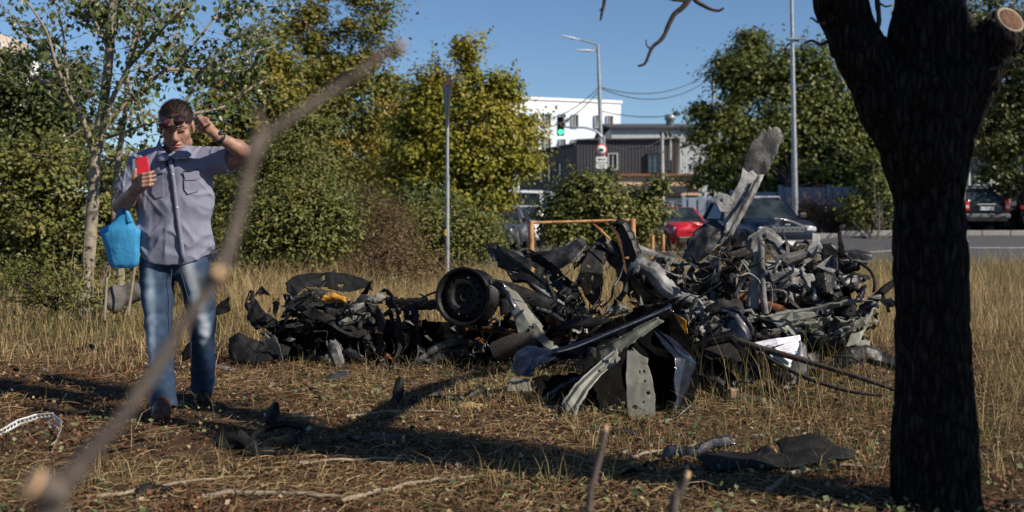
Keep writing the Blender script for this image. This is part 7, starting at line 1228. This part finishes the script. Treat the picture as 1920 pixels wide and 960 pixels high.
fl = np.exp(-((fc[:, 0] - legf(0, [288, 293, 297, 303], [500, 560, 612, 760])) / .040) ** 2); fr = np.exp(-((fc[:, 0] - legf(0, [362, 374, 381, 380], [500, 560, 612, 729])) / .038) ** 2)
front = np.clip((6.30 - fc[:, 1] + .4 * (fc[:, 0] > -1.93)) * 4, 0, 1); hgt = .45 + .75 * (np.exp(-((fc[:, 2] - .72) / .16) ** 2) + .75 * np.exp(-((fc[:, 2] - .42) / .16) ** 2)); fade = np.clip(np.maximum(fl, fr) * front * hgt + .12 * vnoise(fc * 30, 3), 0, 1)
at = me.attributes.new('rnd', 'FLOAT', 'FACE'); at.data.foreach_set('value', fade.astype(np.float32))
denim = material('denim', [(0, (.022, .038, .07)), (.25, (.05, .08, .13)), (.55, (.17, .23, .30)), (1, (.40, .46, .52))], rough=.9, attr=True, bump=.35, bscale=350, spec=.15, bdist=.002); me.materials.append(denim); jo = link('jeans', me, person)
def front_of(V_):
    def f(px, py, off=.003):
        Y = YM - .15
        for _ in range(4):
            c = P(px, py, Y); m = (np.abs(V_[:, 0] - c.x) < .012) & (np.abs(V_[:, 2] - c.z) < .012)
            if not m.any(): m = (np.abs(V_[:, 0] - c.x) < .03) & (np.abs(V_[:, 2] - c.z) < .03)
            Y = V_[m, 1].min() if m.any() else Y
        return P(px, py, Y - off)
    return f
jf = front_of(V_); seam = material('jean_seam', (.05, .075, .12), rough=.9)
for l in ([(322, 505), (318, 560), (318, 610), (321, 680), (328, 740)], [(340, 512), (353, 560), (358, 610), (358, 680)]): MB().tube([jf(a, b, .0005) for a, b in l], .0022, 5).build('seam', seam, jo)
# ---- shirt
S = Solid((-2.36, 5.95, .70), (-1.52, 6.58, 1.56), .0060)
S.path([Q(327, 322), Q(327, 380), Q(327, 440), Q(329, 485)], [.150, .146, .137, .138], .03, sq=(1.46, .84, 1)); S.cone(Q(266, 306, .01), Q(392, 300, .01), .060, .062, .05); S.cone(Q(322, 292, .03), Q(268, 306, .01), .058, .058, .04); S.cone(Q(322, 290, .03), Q(390, 300, .01), .058, .062, .04)
S.pipe(Q(268, 306, .0), Q(237, 362, -.01), .072, .080, .035); S.pipe(Q(388, 302, .0), Q(433, 300, -.035), .074, .080, .035)
ax_ = [S.lo[i] + S.h * np.arange(S.n[i]) for i in range(3)]; cx = Q(329, 490)[0]; zc = Q(329, 496)[2]
hem = zc + .075 * np.clip(np.abs(ax_[0] - cx) / .215, 0, 1.3) ** 2.5; inside = (np.abs(ax_[0] - cx) < .3)
S.D = np.maximum(S.D, (hem[:, None, None] - ax_[2][None, None, :]).astype(np.float32) + np.zeros_like(S.D)); S.cone(Q(321, 276, .0), Q(320, 306, -.10), .058, .030, .01, sub=True)
def sw(p):
    z = p[:, 2]; x = p[:, 0] - cx; low = sstep(1.25, .9, z)
    dg = vnoise(np.stack([(x + .8 * z) * 11, p[:, 1] * 5, (z - .5 * x) * 4], -1), 15); d2 = vnoise(np.stack([(x - .9 * z) * 10, p[:, 1] * 5, (z + .6 * x) * 4], -1), 16); vt = vnoise(np.stack([x * 16, p[:, 1] * 6, z * 3.0], -1), 17)
    rid = lambda q: (1 - np.abs(q) * 2.2)
    sh = lambda q: np.clip(1 - np.abs(q) * 3.2, 0, 1) ** 1.3
    hm = sstep(.0, .10, z - .86)
    return (.25 + .75 * hm) * 0 - (.3 + .7 * hm) * .011 * sh(dg) * (.35 + low) - (.3 + .7 * hm) * .010 * sh(d2) * .8 - (.2 + .8 * hm) * .006 * sh(vt) + .002 + .002 * vnoise(p * 28, 18)
S.disp(sw); V_, F_ = S.verts(); me = npmesh('shirt', V_, F_, shirtm, smooth=True); so_ = link('shirt', me, person); sf = front_of(V_)
def patch(name, pts, mat, par, off=.004, th=.003):
    v = [sf(a, b, off) for a, b in pts]; k = len(v); c = sum(v, Vector()) / k; mb = MB(); bk = Vector((0, th, 0)); mb._add([*v, *[q + bk for q in v]], [list(range(k)), list(range(k, 2 * k))[::-1]] + [(i, k + i, k + (i + 1) % k, (i + 1) % k) for i in range(k)]); return mb.build(name, mat, par)
pl = [(318, 294), (322, 318), (325, 340), (328, 365), (331, 390), (335, 420), (339, 450), (342, 475), (344, 492)]; mb = MB()
vs = []
for a, b in pl: vs += [sf(a - 4.5, b, .004), sf(a + 4.5, b, .0065)]
mb._add(vs, [(2 * i, 2 * i + 1, 2 * i + 3, 2 * i + 2) for i in range(len(pl) - 1)], 0, True); o = mb.build('placket', shirtm, so_); sd_ = o.modifiers.new('t', 'SOLIDIFY'); sd_.thickness = .004
MB().tube([sf(a - 5, b, .003) for a, b in pl], .0016, 5).build('placket_edge', shirtd, so_)
btn = material('button', (.62, .62, .64), rough=.3)
for a, b in ((320, 299), (324, 327), (328.5, 359), (332, 389), (336, 420), (340.5, 451)): MB().lathe([(.0001, -.003), (.005, -.0026), (.0058, 0), (.0058, .003)], sf(a, b, .0065), axis='Y', n=10).build('button', btn, so_)
for pts, fl_, tp in (([(344, 324), (373, 320), (373, 345), (372, 358), (352, 364), (346, 356)], [(343, 322), (373.5, 318), (373, 334), (366, 337), (348, 338)], [(343, 322), (358, 320), (373, 317)]), ([(287, 330), (306, 328), (306, 350), (306, 368), (292, 372), (284, 362)], [(287, 328), (306.5, 326), (306, 342), (296, 345), (287, 343)], [(287, 327), (297, 326), (306, 325)])):
    pk = patch('pocket', pts, shirtm, so_, .005, .006); patch('pocket_flap', fl_, shirtm, pk, .009, .006); MB().tube([sf(a, b, .010) for a, b in tp], .0028, 5).build('dark_piping', shirtd, pk)
# collar: two folded leaves round the neck
def leafc(name, a):
    A_ = [[Vector(Q(*p)) for p in row] for row in a]; n = len(A_); m = len(A_[0]); vs = [v for r in A_ for v in r]; mb = MB()._add(vs, [(i * m + j, i * m + j + 1, (i + 1) * m + j + 1, (i + 1) * m + j) for i in range(n - 1) for j in range(m - 1)], 0, True); o = mb.build(name, shirtm, so_); q_ = o.modifiers.new('t', 'SOLIDIFY'); q_.thickness = .005; return o
leafc('collar', [[(300, 258, .10), (296, 270, .11), (292, 283, .11)], [(298, 262, .01), (291, 277, -.01), (285, 291, -.02)], [(303, 274, -.08), (296, 286, -.10), (290, 300, -.125)], [(311, 286, -.125), (305, 294, -.145), (297, 303, -.16)], [(319, 294, -.145), (317, 296, -.15), (314, 299, -.155)]])
leafc('collar', [[(345, 258, .10), (352, 268, .11), (358, 280, .11)], [(346, 264, .01), (354, 274, -.01), (361, 286, -.02)], [(339, 277, -.09), (350, 282, -.11), (358, 292, -.13)], [(329, 287, -.13), (341, 290, -.145), (353, 297, -.155)], [(320, 294, -.145), (323, 296, -.15), (328, 299, -.155)]])
MB().lathe([(.0001, 0), (.004, 0), (.004, .004)], sf(310, 300, .03), axis='Y', n=8).build('button', btn, so_)
# shoes
brown = material('brown_leather', [(.3, (.04, .016, .011)), (.55, (.09, .034, .02)), (.75, (.14, .085, .055))], rough=.5, scale=16, bump=.3, spec=.3); solem = material('shoe_sole', (.02, .016, .014), rough=.8)
def shoe(hx, hY, tx, tY, mat):
    a = np.array(P(hx, 405, hY)); b = np.array(P(tx, 405, tY)); ga = gzf(a[0], a[1]); gb = gzf(b[0], b[1]); a[2] = ga + .055; b[2] = gb + .042; S = Solid(np.minimum(a, b) - [.12, .12, .08], np.maximum(a, b) + [.12, .12, .16], .006); m_ = a * .45 + b * .55
    S.cone(a, m_, .042, .047, .02); S.cone(m_, b, .048, .040, .02); S.cone(a + [0, 0, .02], a + [0, 0, .09], .045, .048, .02); S.cone(m_ + [0, 0, .01], a + [0, 0, .07], .035, .04, .03); S.cut((0, 0, min(ga, gb) + .018), (0, 0, -1)); o = S.build('shoe', mat, person)
    S2 = Solid(np.minimum(a, b) - [.12, .12, .12], np.maximum(a, b) + [.12, .12, .06], .006); S2.path([a, m_, b + (b - a) * .02], [.047, .052, .045], .02); S2.cut((0, 0, min(ga, gb) + .02), (0, 0, 1)); S2.cut((0, 0, min(ga, gb) - .012), (0, 0, -1)); S2.build('sole', solem, o)
shoe(309, 6.06, 297, 5.84, brown); shoe(384, 6.66, 377, 6.44, material('shaded_brown_leather', [(.3, (.016, .008, .006)), (.7, (.04, .018, .012))], rough=.55, scale=14, spec=.25))  # rear shoe: same leather in a darker colour, standing in for shade
# watch
wa = Vector(Q(409, 256.5, -.212)); wd = (Vector(Q(446, 278, -.12)) - Vector(Q(410, 257, -.21))).normalized(); wm_ = Matrix.Translation(wa + wd * .012) @ wd.to_track_quat('Z', 'Y').to_matrix().to_4x4()
wt = MB().lathe([(.031, -.013), (.036, -.012), (.0368, 0), (.036, .012), (.031, .013)], n=28).build('watch_strap', blackm, person); wt.matrix_basis = person.matrix_basis.inverted() @ wm_; wt.matrix_parent_inverse = Matrix()
wf = MB().lathe([(.0001, .006), (.012, .0055), (.0145, .003), (.015, 0)], n=20).build('watch_case', blackm, person); wf.matrix_parent_inverse = Matrix(); wf.matrix_basis = person.matrix_basis.inverted() @ Matrix.Translation(Vector(Q(414, 249, -.235))) @ Vector((.2, -.6, .8)).to_track_quat('Z', 'Y').to_matrix().to_4x4()
# ---- sunglasses held at the brow
sgl = empty('sunglasses', Vector(Hd(0, .11, .045))); tag(sgl, 'dark red tinted sunglasses pushed up on his forehead', 'sunglasses'); lens = material('dark_red_lens', [(.3, (.012, .003, .006)), (.7, (.05, .008, .016))], rough=.06, spec=.8); metalf = material('thin_metal', (.12, .10, .09), rough=.25, metal=.9)
def Gl(r, f, u): return Vector(Hd(r * 1.04 + .010, f + .012 - .35 * u, u * 1.2 + .055 - r * .12))
for sd in (-1, 1):
    mb = MB(); n = 24; ring = [Gl(sd * .036 + .0245 * math.copysign(abs(math.cos(a)) ** .8, math.cos(a)), .122 - .012 * abs(sd * .036 + .024 * math.cos(a)) / .06 * 1.4, .022 * math.copysign(abs(math.sin(a)) ** .8, math.sin(a)) - .003) for a in [2 * math.pi * i / n for i in range(n)]]
    c = Gl(sd * .036, .124, -.003); mb._add([c, *ring], [(0, i + 1, (i + 1) % n + 1) for i in range(n)], 0, True); o = mb.build('lens', lens, sgl); q_ = o.modifiers.new('t', 'SOLIDIFY'); q_.thickness = .002; MB().tube([*ring, ring[0]], .0011, 5, cap=False).build('rim', metalf, sgl)
    MB().tube([Gl(sd * .062, .107, .004), Gl(sd * .074, .075, .006), Gl(sd * .08, -.01, .0)], .0016, 5).build('temple', metalf, sgl)
MB().tube([Gl(-.012, .121, .002), Gl(0, .124, .006), Gl(.012, .121, .002)], .0014, 5).build('bridge', metalf, sgl)
# ---- red phone
ph = empty('phone', Vector(Q(268, 312, -.30))); tag(ph, 'red mobile phone held up in his hand', 'phone'); redph = material('red_phone', [(.3, (.42, .012, .02)), (.7, (.55, .02, .03))], rough=.4, scale=60, bump=.2)
pa, pb, pc, pd = (Vector(Q(*q)) for q in ((252.5, 295.5, -.27), (275.5, 292, -.27), (284, 334, -.315), (261, 338, -.315))); nrm = (pb - pa).cross(pd - pa).normalized(); nrm = nrm if nrm.y > 0 else -nrm
MB()._add([pa, pb, pc, pd, pa + nrm * .009, pb + nrm * .009, pc + nrm * .009, pd + nrm * .009], [(0, 1, 2, 3), (7, 6, 5, 4), (0, 4, 5, 1), (1, 5, 6, 2), (2, 6, 7, 3), (3, 7, 4, 0)]).build('case', redph, ph, bevel=.004)
for u_, v_ in ((.14, .07), (.28, .07)): MB().lathe([(.0001, -.001), (.003, -.001), (.0034, .001)], pa + (pb - pa) * u_ + (pd - pa) * v_ - nrm * .0012, axis='Y', n=12).build('camera_lens', glass_d, ph)
# ---- blue bag hanging from the forearm
bag = empty('carrier_bag', Vector(Q(228, 500, -.05))); tag(bag, 'bright blue plastic carrier bag hanging from his forearm', 'bag')
bluem = material('blue_plastic', [(.3, (.045, .29, .56)), (.7, (.085, .42, .72))], rough=.5, scale=5, bump=.4, bscale=10, transl=.4, bdist=.03, spec=.25)
rows = [(402, 233, 12), (410, 232, 15), (418, 230, 20), (424, 227, 27), (429, 225, 34), (434, 225, 36), (446, 226, 34), (456, 227.5, 32.5), (466, 229, 31), (476, 229.5, 30), (486, 230, 29), (494, 231, 28), (500, 231.5, 24), (503, 232, 12)]; vs = []; n = 64
for i, (py, cxp, hw) in enumerate(rows):
    for j in range(n):
        a = 2 * math.pi * j / n; ca, sa = math.cos(a), math.sin(a); c4 = math.copysign(abs(ca) ** .7, ca); q = np.array([ca * 2.2, sa * 2.2, i * .30])
        f1 = float(vnoise(q[None] * 1.3, 61)[0]); f2 = float(1 - 2 * abs(vnoise((q * np.array([2.6, 2.6, .8]))[None], 62)[0])); r = 1 + .07 * f1 + .05 * f2 * (1.3 - i / 14)
        pull = .10 * math.cos(2 * a) * max(0, 1 - abs(i - 4.5) / 2.5)
        vs.append(P(cxp + hw * c4 * (r + pull), py + 3.0 * f1 * (1 if 3 < i < 11 else .4), 6.16 + .44 * hw * r * math.copysign(abs(sa) ** .8, sa) * .0031))
fs = [(i * n + j, i * n + (j + 1) % n, (i + 1) * n + (j + 1) % n, (i + 1) * n + j) for i in range(len(rows) - 1) for j in range(n)] + [list(range((len(rows) - 1) * n, len(rows) * n))[::-1]]
MB()._add(vs, fs, 0, True).build('sack', bluem, bag)
for l, w0 in (([(222, 420, -.10), (224, 402, -.10), (229, 386, -.09)], 18), ([(243, 418, -.12), (240, 404, -.10), (236, 392, -.10)], 16), ([(228, 420, .03), (226, 402, .03), (224, 388, .04)], 18)): strip('handle', [(a, b, YM + d_, w0 - 5 * i, 0) for i, (a, b, d_) in enumerate(l)], bluem, bag, 'arc', .012, .005, .03, seed=int(w0 + l[0][0]), thick=.0015)
for l in ([(196, 440, -.08, 26), (191, 434, -.08, 15), (186.5, 430.5, -.08, 3)], [(256, 438, -.08, 22), (260, 433, -.08, 12), (263.5, 429, -.08, 3)]): strip('gusset_ear', [(a, b, YM + d_, w_, 0) for a, b, d_, w_ in l], bluem, bag, 'flat', 0, .002, .02, seed=3, thick=.0015)
# ------------------------------------------------------------------ repeats share a group
GROUPS = {'maple_tree': 'maples beyond the grass', 'leafy_tree': 'dark leafy trees at the edges', 'leafy_shrub': 'shrubs along the grass', 'leafy_bush': 'bushes by the road', 'dry_weed_clump': 'dried weed clumps', 'weed_patch': 'weeds in the grass', 'overhead_wire': 'overhead wires', 'lamp_post': 'street lamps',
          'utility_pole': 'utility poles', 'parked_car': 'cars stopped by the road', 'parked_suv': 'cars stopped by the road', 'debris_scrap': 'loose scraps on the ground', 'foam_lump': 'torn foam lumps', 'log': 'short logs', 'twig': 'twigs lying on the ground', 'fallen_stick': 'sticks lying over the right heap', 'pruned_shoot': 'pruned shoots near the camera', 'stake': 'stakes behind the man', 'short_post': 'short orange posts', 'wreck_heap': 'heaps of car wreckage', 'paper_sheet': 'papers on the wreck'}
for o in list(SC.objects):
    k = o.name.split('.')[0]
    if o.parent is None and k in GROUPS and 'group' not in o: o['group'] = GROUPS[k]
